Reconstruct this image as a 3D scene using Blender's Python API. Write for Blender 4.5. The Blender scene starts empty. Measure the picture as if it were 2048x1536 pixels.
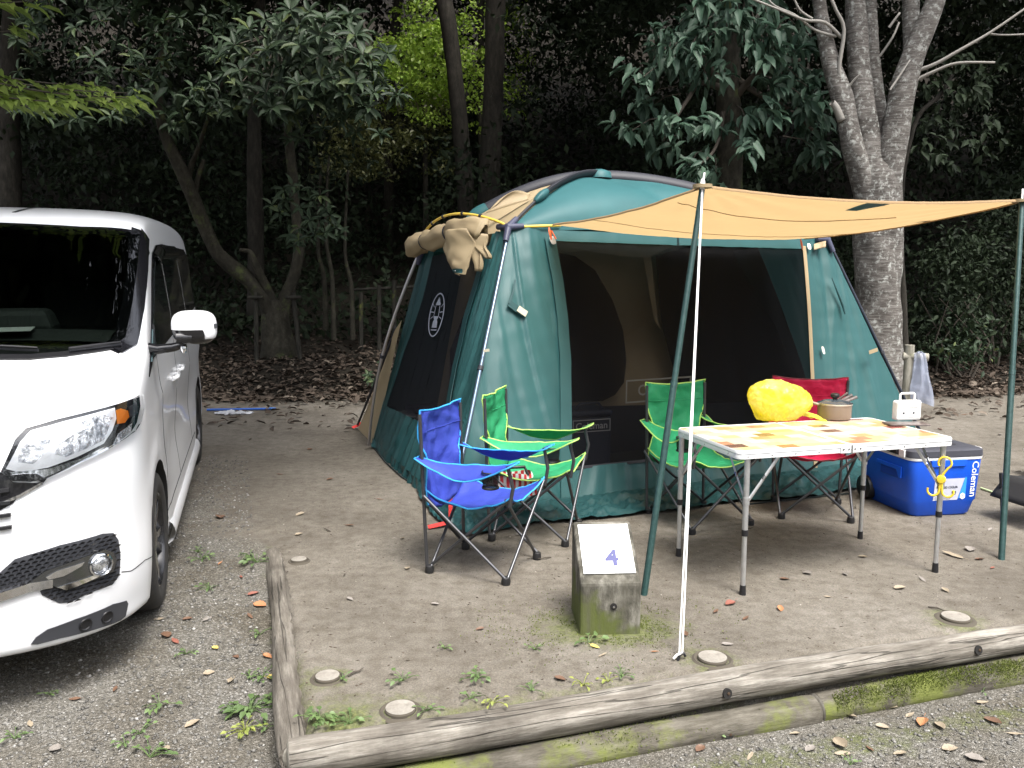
import bpy, bmesh, math, random
import numpy as np
from mathutils import Vector, Matrix, Quaternion, noise as mnoise
from mathutils.bvhtree import BVHTree

rng = random.Random(7)
nrng = np.random.default_rng(11)
SC = bpy.context.scene
COL = SC.collection
R_ = math.radians

# ------------------------------------------------------------------ camera
FPX, PITCH, CAMZ = 1657.0, R_(7.3), 1.5        # focal length in pixels of a 2048 px wide frame
cam_data = bpy.data.cameras.new('camera')
cam_data.sensor_width = 36.0
cam_data.lens = FPX / 2048 * 36.0
cam_data.clip_start = 0.05
cam_data.clip_end = 400
cam = bpy.data.objects.new('camera', cam_data)
COL.objects.link(cam)
cam.location = (0, 0, CAMZ)
cam.rotation_euler = (R_(90) - PITCH, 0, 0)
SC.camera = cam

# ------------------------------------------------------------------ sky, sun, exposure
SUN_EL, SUN_AZ = R_(63), R_(152)               # high sun behind thin cloud, behind the camera
world = bpy.data.worlds.new('World')
SC.world = world
world.use_nodes = True
wn = world.node_tree
bg = wn.nodes['Background']
sky = wn.nodes.new('ShaderNodeTexSky')
sky.sky_type = 'NISHITA'
sky.sun_disc = False
sky.sun_elevation = SUN_EL
sky.sun_rotation = SUN_AZ
sky.air_density = 1.0
sky.dust_density = 4.0
sky.ozone_density = 1.0
hs = wn.nodes.new('ShaderNodeHueSaturation')   # overcast: the blue washed out by cloud
hs.inputs['Saturation'].default_value = 0.34
wn.links.new(sky.outputs['Color'], hs.inputs['Color'])
wn.links.new(hs.outputs['Color'], bg.inputs['Color'])
bg.inputs['Strength'].default_value = 0.12

sun_data = bpy.data.lights.new('sun', 'SUN')
sun_data.energy = 1.4
sun_data.angle = R_(22)
sun_data.color = (1.0, 0.96, 0.90)
sun = bpy.data.objects.new('sun', sun_data)
COL.objects.link(sun)
sdir = Vector((math.sin(SUN_AZ) * math.cos(SUN_EL), math.cos(SUN_AZ) * math.cos(SUN_EL), math.sin(SUN_EL)))
sun.rotation_euler = sdir.to_track_quat('Z', 'Y').to_euler()
sun.location = (0, 0, 30)

SC.view_settings.view_transform = 'Standard'
SC.view_settings.look = 'None'
SC.view_settings.gamma = 1.0
SC.view_settings.use_curve_mapping = False
SC.view_settings.exposure = 1.98
SC.cycles.use_denoising = True
SC.cycles.max_bounces = 7
SC.cycles.diffuse_bounces = 3
SC.cycles.glossy_bounces = 4
SC.cycles.transmission_bounces = 5
SC.cycles.transparent_max_bounces = 12
SC.cycles.sample_clamp_indirect = 8

# ------------------------------------------------------------------ surveying helpers
_cp, _sp = math.cos(PITCH), math.sin(PITCH)
CAM = Vector((0, 0, CAMZ))
def ray(px, py):
    a, b = (px - 1024) / FPX, -(py - 768) / FPX
    return Vector((a, _cp + b * _sp, -_sp + b * _cp))
def G(px, py, z=0.0):
    "point of a level plane"
    d = ray(px, py)
    return CAM + d * ((z - CAMZ) / d.z)
def D(px, py, y):
    "point at distance y"
    d = ray(px, py)
    return CAM + d * (y / d.y)
def PL(px, py, p0, n):
    "point of the plane through p0 with normal n"
    d = ray(px, py)
    return CAM + d * ((p0 - CAM).dot(n) / d.dot(n))
def lerp(a, b, t):
    return a + (b - a) * t
def smooth(a, b, x):
    t = min(1, max(0, (x - a) / (b - a)))
    return t * t * (3 - 2 * t)
def fbm(x, y, z=0.0, o=3):
    s, a, f = 0.0, 1.0, 1.0
    for _ in range(o):
        s += a * mnoise.noise(Vector((x * f, y * f, z * f + 7.3 * _)))
        a *= 0.5; f *= 2.03
    return s

# ------------------------------------------------------------------ object helpers
def tag(o, label=None, cat=None, group=None, kind=None):
    if label: o['label'] = label
    if cat: o['category'] = cat
    if group: o['group'] = group
    if kind: o['kind'] = kind
    return o
def empty(name, loc=(0, 0, 0), rz=0.0, **kw):
    o = bpy.data.objects.new(name, None)
    o.empty_display_size = 0.1
    COL.objects.link(o)
    o.location = loc
    o.rotation_euler = (0, 0, rz)
    return tag(o, **kw)
def copy_tree(o, parent=None):
    c = o.copy()
    COL.objects.link(c)
    if parent is not None:
        c.parent = parent
    for ch in list(o.children):
        copy_tree(ch, c)
    return c

class MB:
    "collects faces and links them as one mesh object"
    def __init__(s):
        s.v, s.f, s.m = [], [], []
    def add(s, vs, fs, mi=0):
        o = len(s.v)
        s.v.extend([tuple(p) for p in vs])
        for f in fs:
            s.f.append(tuple(i + o for i in f)); s.m.append(mi)
        return o
    def box(s, c, size, M=None, mi=0, taper=1.0):
        x, y, z = [k / 2 for k in size]
        t = taper
        vs = [Vector(p) for p in ((-x, -y, -z), (x, -y, -z), (x, y, -z), (-x, y, -z), (-x * t, -y * t, z), (x * t, -y * t, z), (x * t, y * t, z), (-x * t, y * t, z))]
        if M is not None: vs = [M @ p for p in vs]
        c = Vector(c)
        s.add([p + c for p in vs], [(0, 3, 2, 1), (4, 5, 6, 7), (0, 1, 5, 4), (1, 2, 6, 5), (2, 3, 7, 6), (3, 0, 4, 7)], mi)
    def tube(s, pts, rad, n=8, mi=0, cap=True, ell=None, up=None):
        pts = [Vector(p) for p in pts]
        if not hasattr(rad, '__len__'): rad = [rad] * len(pts)
        rings = []
        ref = None
        for i, p in enumerate(pts):
            d = (pts[min(i + 1, len(pts) - 1)] - pts[max(i - 1, 0)])
            d = d.normalized() if d.length > 1e-9 else Vector((0, 0, 1))
            if up is not None:
                a = Vector(up); a = (a - d * a.dot(d)).normalized()
            elif ref is None:
                a = d.orthogonal().normalized()
            else:
                a = (ref - d * ref.dot(d))
                a = a.normalized() if a.length > 1e-6 else d.orthogonal().normalized()
            ref = a
            b = d.cross(a)
            ea, eb = (1, 1) if ell is None else ell
            rings.append([p + (a * math.cos(2 * math.pi * k / n) * ea + b * math.sin(2 * math.pi * k / n) * eb) * rad[i] for k in range(n)])
        vs = [q for r in rings for q in r]
        fs = []
        for i in range(len(pts) - 1):
            for k in range(n):
                k2 = (k + 1) % n
                fs.append((i * n + k, i * n + k2, (i + 1) * n + k2, (i + 1) * n + k))
        if cap:
            fs.append(tuple(range(n - 1, -1, -1)))
            o = (len(pts) - 1) * n
            fs.append(tuple(range(o, o + n)))
        s.add(vs, fs, mi)
    def grid(s, fn, nu, nv, mi=0):
        vs = [fn(i / nu, j / nv) for j in range(nv + 1) for i in range(nu + 1)]
        w = nu + 1
        s.add(vs, [(j * w + i, j * w + i + 1, (j + 1) * w + i + 1, (j + 1) * w + i) for j in range(nv) for i in range(nu)], mi)
    def lathe(s, prof, n=24, c=(0, 0, 0), mi=0, M=None):
        c = Vector(c)
        vs = []
        for r, z in prof:
            for k in range(n):
                p = Vector((r * math.cos(2 * math.pi * k / n), r * math.sin(2 * math.pi * k / n), z))
                vs.append((M @ p if M is not None else p) + c)
        fs = []
        for i in range(len(prof) - 1):
            for k in range(n):
                k2 = (k + 1) % n
                fs.append((i * n + k, i * n + k2, (i + 1) * n + k2, (i + 1) * n + k))
        s.add(vs, fs, mi)
    def prism(s, poly, d, mi=0):
        "polygon (3-D points in a plane) pushed along d"
        n = len(poly)
        d = Vector(d)
        vs = [Vector(p) for p in poly] + [Vector(p) + d for p in poly]
        fs = [tuple(range(n - 1, -1, -1)), tuple(range(n, 2 * n))]
        fs += [(i, (i + 1) % n, (i + 1) % n + n, i + n) for i in range(n)]
        s.add(vs, fs, mi)
    def build(s, name, mats, parent=None, smooth=None, solid=None, loc=None, bevel=None, **kw):
        me = bpy.data.meshes.new(name)
        me.from_pydata(s.v, [], s.f)
        if not isinstance(mats, (list, tuple)): mats = [mats]
        for m in mats: me.materials.append(m)
        if len(mats) > 1: me.polygons.foreach_set('material_index', s.m)
        if smooth is not None:
            me.polygons.foreach_set('use_smooth', [True] * len(me.polygons))
            if smooth < 180: me.set_sharp_from_angle(angle=R_(smooth))
        me.update()
        o = bpy.data.objects.new(name, me)
        COL.objects.link(o)
        if parent is not None: o.parent = parent
        if loc is not None: o.location = loc
        if solid:
            md = o.modifiers.new('solid', 'SOLIDIFY'); md.thickness = solid; md.offset = 0
        if bevel:
            md = o.modifiers.new('bevel', 'BEVEL'); md.width = bevel; md.segments = 2; md.limit_method = 'ANGLE'; md.angle_limit = R_(40)
        return tag(o, **kw)

def np_mesh(name, V, F, mats, parent=None, smooth=False, attr=None, **kw):
    "V (n,3) floats, F (m,k) ints with constant k"
    me = bpy.data.meshes.new(name)
    k = F.shape[1]
    me.vertices.add(len(V)); me.vertices.foreach_set('co', np.ascontiguousarray(V, dtype=np.float32).ravel())
    me.loops.add(F.size); me.loops.foreach_set('vertex_index', np.ascontiguousarray(F, dtype=np.int32).ravel())
    me.polygons.add(len(F))
    me.polygons.foreach_set('loop_start', np.arange(0, F.size, k, dtype=np.int32))
    if smooth: me.polygons.foreach_set('use_smooth', np.ones(len(F), dtype=bool))
    if not isinstance(mats, (list, tuple)): mats = [mats]
    for m in mats: me.materials.append(m)
    if attr is not None:
        for an, av in attr.items():
            a = me.color_attributes.new(an, 'FLOAT_COLOR', 'POINT')
            a.data.foreach_set('color', np.ascontiguousarray(av, dtype=np.float32).ravel())
    me.update(calc_edges=True)
    me.validate()
    o = bpy.data.objects.new(name, me)
    COL.objects.link(o)
    if parent is not None: o.parent = parent
    return tag(o, **kw)

def text_mesh(body, size, depth=0.0, align='CENTER', bold=0.0):
    "flat lettering as (verts, faces) in the xy plane"
    cu = bpy.data.curves.new('lettering', 'FONT')
    cu.body = body; cu.size = size; cu.align_x = align; cu.align_y = 'CENTER'; cu.extrude = depth; cu.offset = bold
    cu.resolution_u = 3
    o = bpy.data.objects.new('lettering', cu)
    COL.objects.link(o)
    dg = bpy.context.evaluated_depsgraph_get()
    me = o.evaluated_get(dg).to_mesh()
    vs = [v.co.copy() for v in me.vertices]
    fs = [tuple(p.vertices) for p in me.polygons]
    o.evaluated_get(dg).to_mesh_clear()
    bpy.data.objects.remove(o); bpy.data.curves.remove(cu)
    return vs, fs
def letter(mb, body, size, M, mi=0, bold=0.0, sx=1.0, align='CENTER'):
    vs, fs = text_mesh(body, size, 0.0, align, bold)
    mb.add([M @ Vector((v.x * sx, v.y, 0)) for v in vs], fs, mi)
def frame_at(o, x, n):
    "matrix whose local x runs along x and local z along n"
    x = Vector(x).normalized(); n = Vector(n).normalized()
    y = n.cross(x).normalized(); x = y.cross(n)
    M = Matrix((x, y, n)).transposed().to_4x4()
    M.translation = Vector(o)
    return M

# ------------------------------------------------------------------ material helpers
def mat(name, col, rough=0.6, metal=0.0, var=None, bump=None, coat=0.0, spec=0.5, transl=0.0, stretch=None, sheen=0.0, alpha=None, rvar=None):
    m = bpy.data.materials.new(name)
    m.use_nodes = True
    nt = m.node_tree
    b = nt.nodes['Principled BSDF']
    out = nt.nodes['Material Output']
    b.inputs['Base Color'].default_value = (*col, 1)
    b.inputs['Roughness'].default_value = rough
    b.inputs['Metallic'].default_value = metal
    b.inputs['Specular IOR Level'].default_value = spec
    b.inputs['Coat Weight'].default_value = coat
    b.inputs['Coat Roughness'].default_value = 0.05
    if sheen: b.inputs['Sheen Weight'].default_value = sheen
    vec = None
    if var or bump or rvar:
        tc = nt.nodes.new('ShaderNodeTexCoord')
        mp = nt.nodes.new('ShaderNodeMapping')
        nt.links.new(tc.outputs['Object'], mp.inputs['Vector'])
        if stretch: mp.inputs['Scale'].default_value = stretch
        vec = mp.outputs['Vector']
    def nz(scale, detail=5, rough_=0.6):
        n = nt.nodes.new('ShaderNodeTexNoise')
        n.inputs['Scale'].default_value = scale
        n.inputs['Detail'].default_value = detail
        n.inputs['Roughness'].default_value = rough_
        nt.links.new(vec, n.inputs['Vector'])
        return n.outputs['Fac']
    if var:
        sc_, c2 = var[0], var[1]
        rp = nt.nodes.new('ShaderNodeValToRGB')
        lo, hi = (var[2], var[3]) if len(var) > 3 else (0.35, 0.65)
        rp.color_ramp.elements[0].position = lo; rp.color_ramp.elements[0].color = (*col, 1)
        rp.color_ramp.elements[1].position = hi; rp.color_ramp.elements[1].color = (*c2, 1)
        nt.links.new(nz(sc_), rp.inputs['Fac'])
        nt.links.new(rp.outputs['Color'], b.inputs['Base Color'])
    if rvar:
        rp = nt.nodes.new('ShaderNodeMapRange')
        rp.inputs['To Min'].default_value = rvar[1]; rp.inputs['To Max'].default_value = rvar[2]
        nt.links.new(nz(rvar[0]), rp.inputs['Value'])
        nt.links.new(rp.outputs['Result'], b.inputs['Roughness'])
    if bump:
        bp = nt.nodes.new('ShaderNodeBump')
        bp.inputs['Strength'].default_value = bump[1]
        bp.inputs['Distance'].default_value = bump[2] if len(bump) > 2 else 0.01
        nt.links.new(nz(bump[0]), bp.inputs['Height'])
        nt.links.new(bp.outputs['Normal'], b.inputs['Normal'])
    sh = b.outputs['BSDF']
    if transl:
        tr = nt.nodes.new('ShaderNodeBsdfTranslucent')
        tr.inputs['Color'].default_value = (*col, 1)
        mx = nt.nodes.new('ShaderNodeMixShader')
        mx.inputs['Fac'].default_value = transl
        nt.links.new(sh, mx.inputs[1]); nt.links.new(tr.outputs['BSDF'], mx.inputs[2])
        sh = mx.outputs['Shader']
        nt.links.new(sh, out.inputs['Surface'])
    if alpha is not None:
        tp = nt.nodes.new('ShaderNodeBsdfTransparent')
        mx = nt.nodes.new('ShaderNodeMixShader')
        mx.inputs['Fac'].default_value = alpha
        nt.links.new(tp.outputs['BSDF'], mx.inputs[1]); nt.links.new(sh, mx.inputs[2])
        nt.links.new(mx.outputs['Shader'], out.inputs['Surface'])
    return m
def leaf_mat(name, c1, c2, rough=0.4, transl=0.25, spec=0.5, c3=None):
    "each leaf island takes its own tint"
    m = bpy.data.materials.new(name)
    m.use_nodes = True
    nt = m.node_tree
    b = nt.nodes['Principled BSDF']
    geo = nt.nodes.new('ShaderNodeNewGeometry')
    rp = nt.nodes.new('ShaderNodeValToRGB')
    rp.color_ramp.elements[0].color = (*c1, 1); rp.color_ramp.elements[1].color = (*c2, 1)
    if c3:
        e = rp.color_ramp.elements.new(0.9); e.color = (*c2, 1)
        rp.color_ramp.elements[2].color = (*c3, 1)
    nt.links.new(geo.outputs['Random Per Island'], rp.inputs['Fac'])
    nt.links.new(rp.outputs['Color'], b.inputs['Base Color'])
    b.inputs['Roughness'].default_value = rough
    b.inputs['Specular IOR Level'].default_value = spec
    tr = nt.nodes.new('ShaderNodeBsdfTranslucent')
    nt.links.new(rp.outputs['Color'], tr.inputs['Color'])
    mx = nt.nodes.new('ShaderNodeMixShader'); mx.inputs['Fac'].default_value = transl
    nt.links.new(b.outputs['BSDF'], mx.inputs[1]); nt.links.new(tr.outputs['BSDF'], mx.inputs[2])
    nt.links.new(mx.outputs['Shader'], nt.nodes['Material Output'].inputs['Surface'])
    return m
def glass_mat(name, tint, alpha, rough=0.02):
    "thin tinted pane: part of the light passes straight, the surface mirrors"
    m = bpy.data.materials.new(name)
    m.use_nodes = True
    nt = m.node_tree
    for n in list(nt.nodes):
        if n.type == 'BSDF_PRINCIPLED': nt.nodes.remove(n)
    tp = nt.nodes.new('ShaderNodeBsdfTransparent'); tp.inputs['Color'].default_value = (*tint, 1)
    gl = nt.nodes.new('ShaderNodeBsdfGlossy'); gl.inputs['Roughness'].default_value = rough
    gl.inputs['Color'].default_value = (1, 1, 1, 1)
    fr = nt.nodes.new('ShaderNodeFresnel'); fr.inputs['IOR'].default_value = 1.5
    mx = nt.nodes.new('ShaderNodeMixShader')
    nt.links.new(fr.outputs['Fac'], mx.inputs['Fac'])
    nt.links.new(tp.outputs['BSDF'], mx.inputs[1]); nt.links.new(gl.outputs['BSDF'], mx.inputs[2])
    nt.links.new(mx.outputs['Shader'], nt.nodes['Material Output'].inputs['Surface'])
    return m
# ================================================================== GROUND
LA, LB = G(546, 1098), G(596, 1482, -0.02)              # axis of the side edging log
FA, FB = G(590, 1500, -0.03), G(2048, 1262, -0.03)      # axis of the front edging log
LD = (LB - LA); LD.z = 0; LD.normalize()
FD = (FB - FA); FD.z = 0; FD.normalize()
LN = Vector((-LD.y, LD.x, 0))                           # towards the pitch (east side)
if LN.x < 0: LN = -LN
FN = Vector((-FD.y, FD.x, 0))                           # towards the pitch (away from the camera)
if FN.y < 0: FN = -FN
def d_side(x, y): return (x - LA.x) * LN.x + (y - LA.y) * LN.y
def d_front(x, y): return (x - FA.x) * FN.x + (y - FA.y) * FN.y
MARK = G(1215, 1255)                                    # foot of the concrete marker
def bank_edge(x):
    return 10.35 + 0.10 * max(0, x) + 0.25 * math.sin(x * 0.9) + 0.12 * math.sin(x * 2.7 + 1)
def bank_sky_block(b):
    if b <= 0: return 0.0
    return 0.20 * b * smooth(0, 1.0, b) + 0.30 * max(0, b - 4) * smooth(4, 9, b)  # the rise beyond the low bank is added to shut out horizon light
def gz(x, y, fine=True):
    "height of the ground"
    ds, df = d_side(x, y), d_front(x, y)
    left_h = -0.20 * smooth(4.9, 2.4, y) if y < 4.9 else 0.0
    low = -0.20 if ds > 0.0 else left_h
    if df > 0 and ds > 0:
        z = 0.0
        e = min(df, ds if y < 4.5 else 9)
        if e < 0.03: z = low * (1 - e / 0.03)
    elif df <= 0:
        z = min(low, -0.20) if ds > 0 else left_h
    else:
        z = left_h
    z += bank_sky_block(y - bank_edge(x))
    if fine:
        a = 0.010 if (df > 0 and ds > 0) else 0.014
        if y > bank_edge(x): a = 0.06
        z += a * fbm(x * 1.1, y * 1.1, 0, 3) + 0.003 * mnoise.noise(Vector((x * 9, y * 9, 3)))
    return z
def stretch_axis(lo, hi, step, far, growth=1.22):
    a = list(np.arange(lo, hi + 1e-6, step))
    s, p = step, hi
    while p < far:
        s *= growth; p += s; a.append(p)
    s, p = step, lo
    while p > -far:
        s *= growth; p -= s; a.insert(0, p)
    return a
gxs = stretch_axis(-3.6, 4.6, 0.035, 110)
gys = stretch_axis(1.6, 11.5, 0.035, 110)
MOSS_SPOTS = []
def moss_at(x, y):
    m = 0.0
    dx, dy = x - MARK.x, y - MARK.y
    m = max(m, 1.25 - math.hypot(dx * 0.75, dy * 1.1) / 0.34)
    for (qx, qy, r) in MOSS_SPOTS:
        m = max(m, 1.1 - math.hypot(x - qx, y - qy) / r)
    ds, df = d_side(x, y), d_front(x, y)
    if ds > 0 and df > 0:
        if df < 0.6: m = max(m, 0.75 - df / 0.30 - max(0, (x - 0.3)) * 0.45)
        if ds < 0.5 and y < 3.5: m = max(m, 0.85 - ds / 0.22 - max(0, y - 2.8) * 0.6)
    if df < 0 and ds > 0 and df > -0.8:
        m = max(m, 0.72 - abs(df + 0.28) / 0.28 + 0.2 * fbm(x * 2, y * 2))
    if ds < 0 and ds > -0.25 and y < 4.6: m = max(m, 0.6 + ds / 0.25)
    return min(1, max(0, m))
for (px, py, r) in ((655, 1357, .16), (800, 1420, .2), (1425, 1321, .2), (1911, 1240, .22), (690, 1440, .28)):
    q = G(px, py); MOSS_SPOTS.append((q.x, q.y, r))
gV, gC = [], []
for y in gys:
    for x in gxs:
        far = not (-5 < x < 6 and 1 < y < 13)
        gV.append((x, y, gz(x, y, not far)))
        ds, df = d_side(x, y), d_front(x, y)
        if df < 0: gr = 1.0
        else:
            gr = lerp(smooth(0.02, -0.04, ds), smooth(0.45, -1.0, ds + 0.35 * fbm(x * 1.5, y * 1.5)) * smooth(8.5, 4.6, y), smooth(4.3, 4.8, y)) if not far else 0.0
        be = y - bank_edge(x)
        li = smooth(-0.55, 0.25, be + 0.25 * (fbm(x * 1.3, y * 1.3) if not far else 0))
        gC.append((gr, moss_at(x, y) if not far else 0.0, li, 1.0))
nx = len(gxs)
gi = np.arange((len(gys) - 1) * (nx - 1))
gj = gi // (nx - 1) * nx + gi % (nx - 1)
gF = np.stack([gj, gj + 1, gj + 1 + nx, gj + nx], 1)

def ground_material():
    m = bpy.data.materials.new('ground'); m.use_nodes = True
    nt = m.node_tree; N = nt.nodes; L = nt.links
    b = N['Principled BSDF']
    tc = N.new('ShaderNodeTexCoord')
    at = N.new('ShaderNodeAttribute'); at.attribute_name = 'kinds'
    sp = N.new('ShaderNodeSeparateColor'); L.new(at.outputs['Color'], sp.inputs['Color'])
    def noise(s, d=6, r=0.65):
        n = N.new('ShaderNodeTexNoise'); n.inputs['Scale'].default_value = s; n.inputs['Detail'].default_value = d; n.inputs['Roughness'].default_value = r
        L.new(tc.outputs['Object'], n.inputs['Vector']); return n.outputs['Fac']
    def ramp(fac, els):
        r = N.new('ShaderNodeValToRGB')
        while len(r.color_ramp.elements) < len(els): r.color_ramp.elements.new(0.5)
        for e, (p, c) in zip(r.color_ramp.elements, els): e.position = p; e.color = (*c, 1)
        L.new(fac, r.inputs['Fac']); return r.outputs['Color']
    def mix(f, a, c, mode='MIX'):
        x = N.new('ShaderNodeMix'); x.data_type = 'RGBA'; x.blend_type = mode
        if isinstance(f, float): x.inputs['Factor'].default_value = f
        else: L.new(f, x.inputs['Factor'])
        L.new(a, x.inputs['A']); L.new(c, x.inputs['B']); return x.outputs['Result']
    def math_(op, a, c):
        x = N.new('ShaderNodeMath'); x.operation = op
        for i, k in enumerate((a, c)):
            if isinstance(k, float): x.inputs[i].default_value = k
            else: L.new(k, x.inputs[i])
        return x.outputs[0]
    # decomposed granite of the pitch
    big = ramp(noise(0.9, 4), [(0.30, (0.102, 0.091, 0.076)), (0.5, (0.144, 0.130, 0.110)), (0.72, (0.184, 0.169, 0.147))])
    grain = ramp(noise(150, 3, 0.8), [(0.30, (0.64, 0.62, 0.60)), (0.5, (0.98, 0.98, 0.98)), (0.68, (1.32, 1.30, 1.26))])
    mid = ramp(noise(14, 6, 0.7), [(0.33, (0.72, 0.70, 0.66)), (0.6, (1.08, 1.08, 1.08))])
    sand = mix(1.0, mix(1.0, big, mid, 'MULTIPLY'), grain, 'MULTIPLY')
    # crushed gravel: cells, each stone its own grey
    vo = N.new('ShaderNodeTexVoronoi'); vo.inputs['Scale'].default_value = 150; L.new(tc.outputs['Object'], vo.inputs['Vector'])
    vs_ = N.new('ShaderNodeSeparateColor'); L.new(vo.outputs['Color'], vs_.inputs['Color'])
    stones = ramp(vs_.outputs[0], [(0.0, (0.085, 0.080, 0.070)), (0.45, (0.132, 0.126, 0.112)), (0.85, (0.180, 0.173, 0.157)), (1.0, (0.30, 0.29, 0.275))])
    dirt = ramp(noise(2.2, 5), [(0.34, (0.72, 0.67, 0.59)), (0.58, (1.05, 1.04, 1.02))])
    grav = mix(1.0, stones, dirt, 'MULTIPLY')
    gsel = math_('ADD', sp.outputs[0], math_('MULTIPLY', math_('SUBTRACT', noise(7), 0.5), 0.5))
    gs = N.new('ShaderNodeMapRange'); gs.inputs['From Min'].default_value = 0.4; gs.inputs['From Max'].default_value = 0.6; L.new(gsel, gs.inputs['Value'])
    c = mix(gs.outputs['Result'], sand, grav)
    # moss and algae film
    moss = ramp(noise(60, 4, 0.7), [(0.3, (0.035, 0.050, 0.012)), (0.55, (0.105, 0.125, 0.032)), (0.75, (0.21, 0.22, 0.075))])
    msel = math_('ADD', sp.outputs[1], math_('MULTIPLY', math_('SUBTRACT', noise(16, 6, 0.75), 0.5), 1.5))
    ms = N.new('ShaderNodeMapRange'); ms.inputs['From Min'].default_value = 0.45; ms.inputs['From Max'].default_value = 0.95; ms.inputs['To Max'].default_value = 0.72; L.new(msel, ms.inputs['Value'])
    c = mix(ms.outputs['Result'], c, moss)
    # leaf mould under the trees
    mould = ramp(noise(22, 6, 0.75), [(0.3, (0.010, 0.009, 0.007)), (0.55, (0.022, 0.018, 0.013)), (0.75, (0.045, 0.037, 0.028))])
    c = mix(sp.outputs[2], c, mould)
    L.new(c, b.inputs['Base Color'])
    b.inputs['Roughness'].default_value = 0.95
    b.inputs['Specular IOR Level'].default_value = 0.2
    h = math_('ADD', math_('MULTIPLY', noise(130, 3, 0.8), 0.35), math_('MULTIPLY', noise(20, 5, 0.7), 0.9))
    h = math_('ADD', h, math_('MULTIPLY', math_('MULTIPLY', vo.outputs['Distance'], -1.0), sp.outputs[0]))
    bp = N.new('ShaderNodeBump'); bp.inputs['Strength'].default_value = 0.75; bp.inputs['Distance'].default_value = 0.012
    L.new(h, bp.inputs['Height']); L.new(bp.outputs['Normal'], b.inputs['Normal'])
    return m
M_GROUND = ground_material()
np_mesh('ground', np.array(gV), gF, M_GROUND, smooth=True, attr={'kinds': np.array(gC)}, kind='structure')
# ================================================================== THE WHITE VAN
M_PAINT = mat('white_paint', (0.80, 0.81, 0.83), 0.28, coat=0.6)
M_BLACK = mat('black_plastic', (0.012, 0.012, 0.014), 0.38, bump=(300, 0.15, 0.002))
M_GLOSSBLACK = mat('gloss_black', (0.008, 0.008, 0.010), 0.12, coat=0.5)
M_DGREY = mat('grey_plastic', (0.045, 0.047, 0.055), 0.5)
M_CHROME = mat('chrome', (0.80, 0.81, 0.83), 0.07, 1.0)
M_SATIN = mat('satin_metal', (0.55, 0.56, 0.58), 0.25, 1.0)
M_TYRE = mat('tyre_rubber', (0.018, 0.018, 0.019), 0.75, var=(18, (0.035, 0.033, 0.030)))
M_RIM = mat('rim_black', (0.02, 0.02, 0.022), 0.25, 0.3, coat=0.4)
M_RIMCUT = mat('rim_machined', (0.62, 0.63, 0.65), 0.2, 1.0)
M_WSGLASS = glass_mat('windscreen_glass', (0.30, 0.34, 0.32), 0.5)
M_SIDEGLASS = glass_mat('side_glass', (0.05, 0.055, 0.055), 0.5)
M_QGLASS = glass_mat('quarter_glass', (0.55, 0.68, 0.72), 0.5)
M_LENS = glass_mat('clear_lens', (0.98, 0.99, 1.0), 0.5)
M_AMBER = mat('amber_lens', (0.80, 0.22, 0.02), 0.15, coat=0.5)
M_CABIN = mat('cabin_trim', (0.018, 0.018, 0.019), 0.8)
M_DASH = mat('dashboard', (0.040, 0.046, 0.043), 0.7)
M_SEATCLOTH = mat('seat_cloth', (0.022, 0.026, 0.026), 0.85)
M_PAPER = mat('paper', (0.80, 0.82, 0.80), 0.7)

# stance: front left and rear left tyre contact
_fz, _rz = gz(-1.68, 3.85, False), gz(-2.54, 6.6, False)
_fw, _rw = G(331, 1206, _fz), G(403, 925, _rz)
CH = Vector((_fw.x - _rw.x, _fw.y - _rw.y, 0)).normalized()          # heading
CL = Vector((-CH.y, CH.x, 0))                                         # its left
_pitch = math.atan2(_fz - _rz, 2.89)
CO = Vector((_fw.x, _fw.y, 0)) - CL * 0.845 + CH * 0.90
CH3 = (CH * math.cos(_pitch) + Vector((0, 0, 1)) * math.sin(_pitch))
CU3 = CH3.cross(CL)
CARM = Matrix((CH3, CL, CU3)).transposed().to_4x4()
_front_axle = Vector((_fw.x, _fw.y, 0)) - CL * 0.845
CO = _front_axle + CH3 * 0.90; CO.z = _fz + 0.9 * math.sin(_pitch)
CARM.translation = CO
van = empty('parked_van', label='white minivan parked on the gravel with its nose to the camera', cat='van')
van.matrix_world = CARM
CARI = CARM.inverted()

def side_w(x, z):
    w = 0.842
    if z < 0.45: w -= 0.030 * ((0.45 - z) / 0.3) ** 2
    if z > 1.12: w -= 0.075 * ((z - 1.12) / 0.70) ** 1.3
    if x < -3.9: w -= 0.05 * ((-3.9 - x) / 0.8) ** 2
    # shoulder crease, hollow of the doors and flared arches
    w += 0.012 * math.exp(-((z - 1.0 - 0.02 * x) / 0.05) ** 2) * smooth(-0.9, -1.3, x)
    w -= 0.022 * math.exp(-((z - 0.62) / 0.16) ** 2) * smooth(-1.35, -1.7, x) * smooth(-3.6, -3.0, x)
    w += 0.018 * math.exp(-((z - 0.28) / 0.06) ** 2) * smooth(-1.2, -1.4, x) * smooth(-3.5, -3.2, x)
    for ax in (-0.90, -3.79):
        d = math.hypot(x - ax, z - 0.33)
        w += 0.010 * math.exp(-((d - 0.42) / 0.06) ** 2)
    return w
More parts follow.
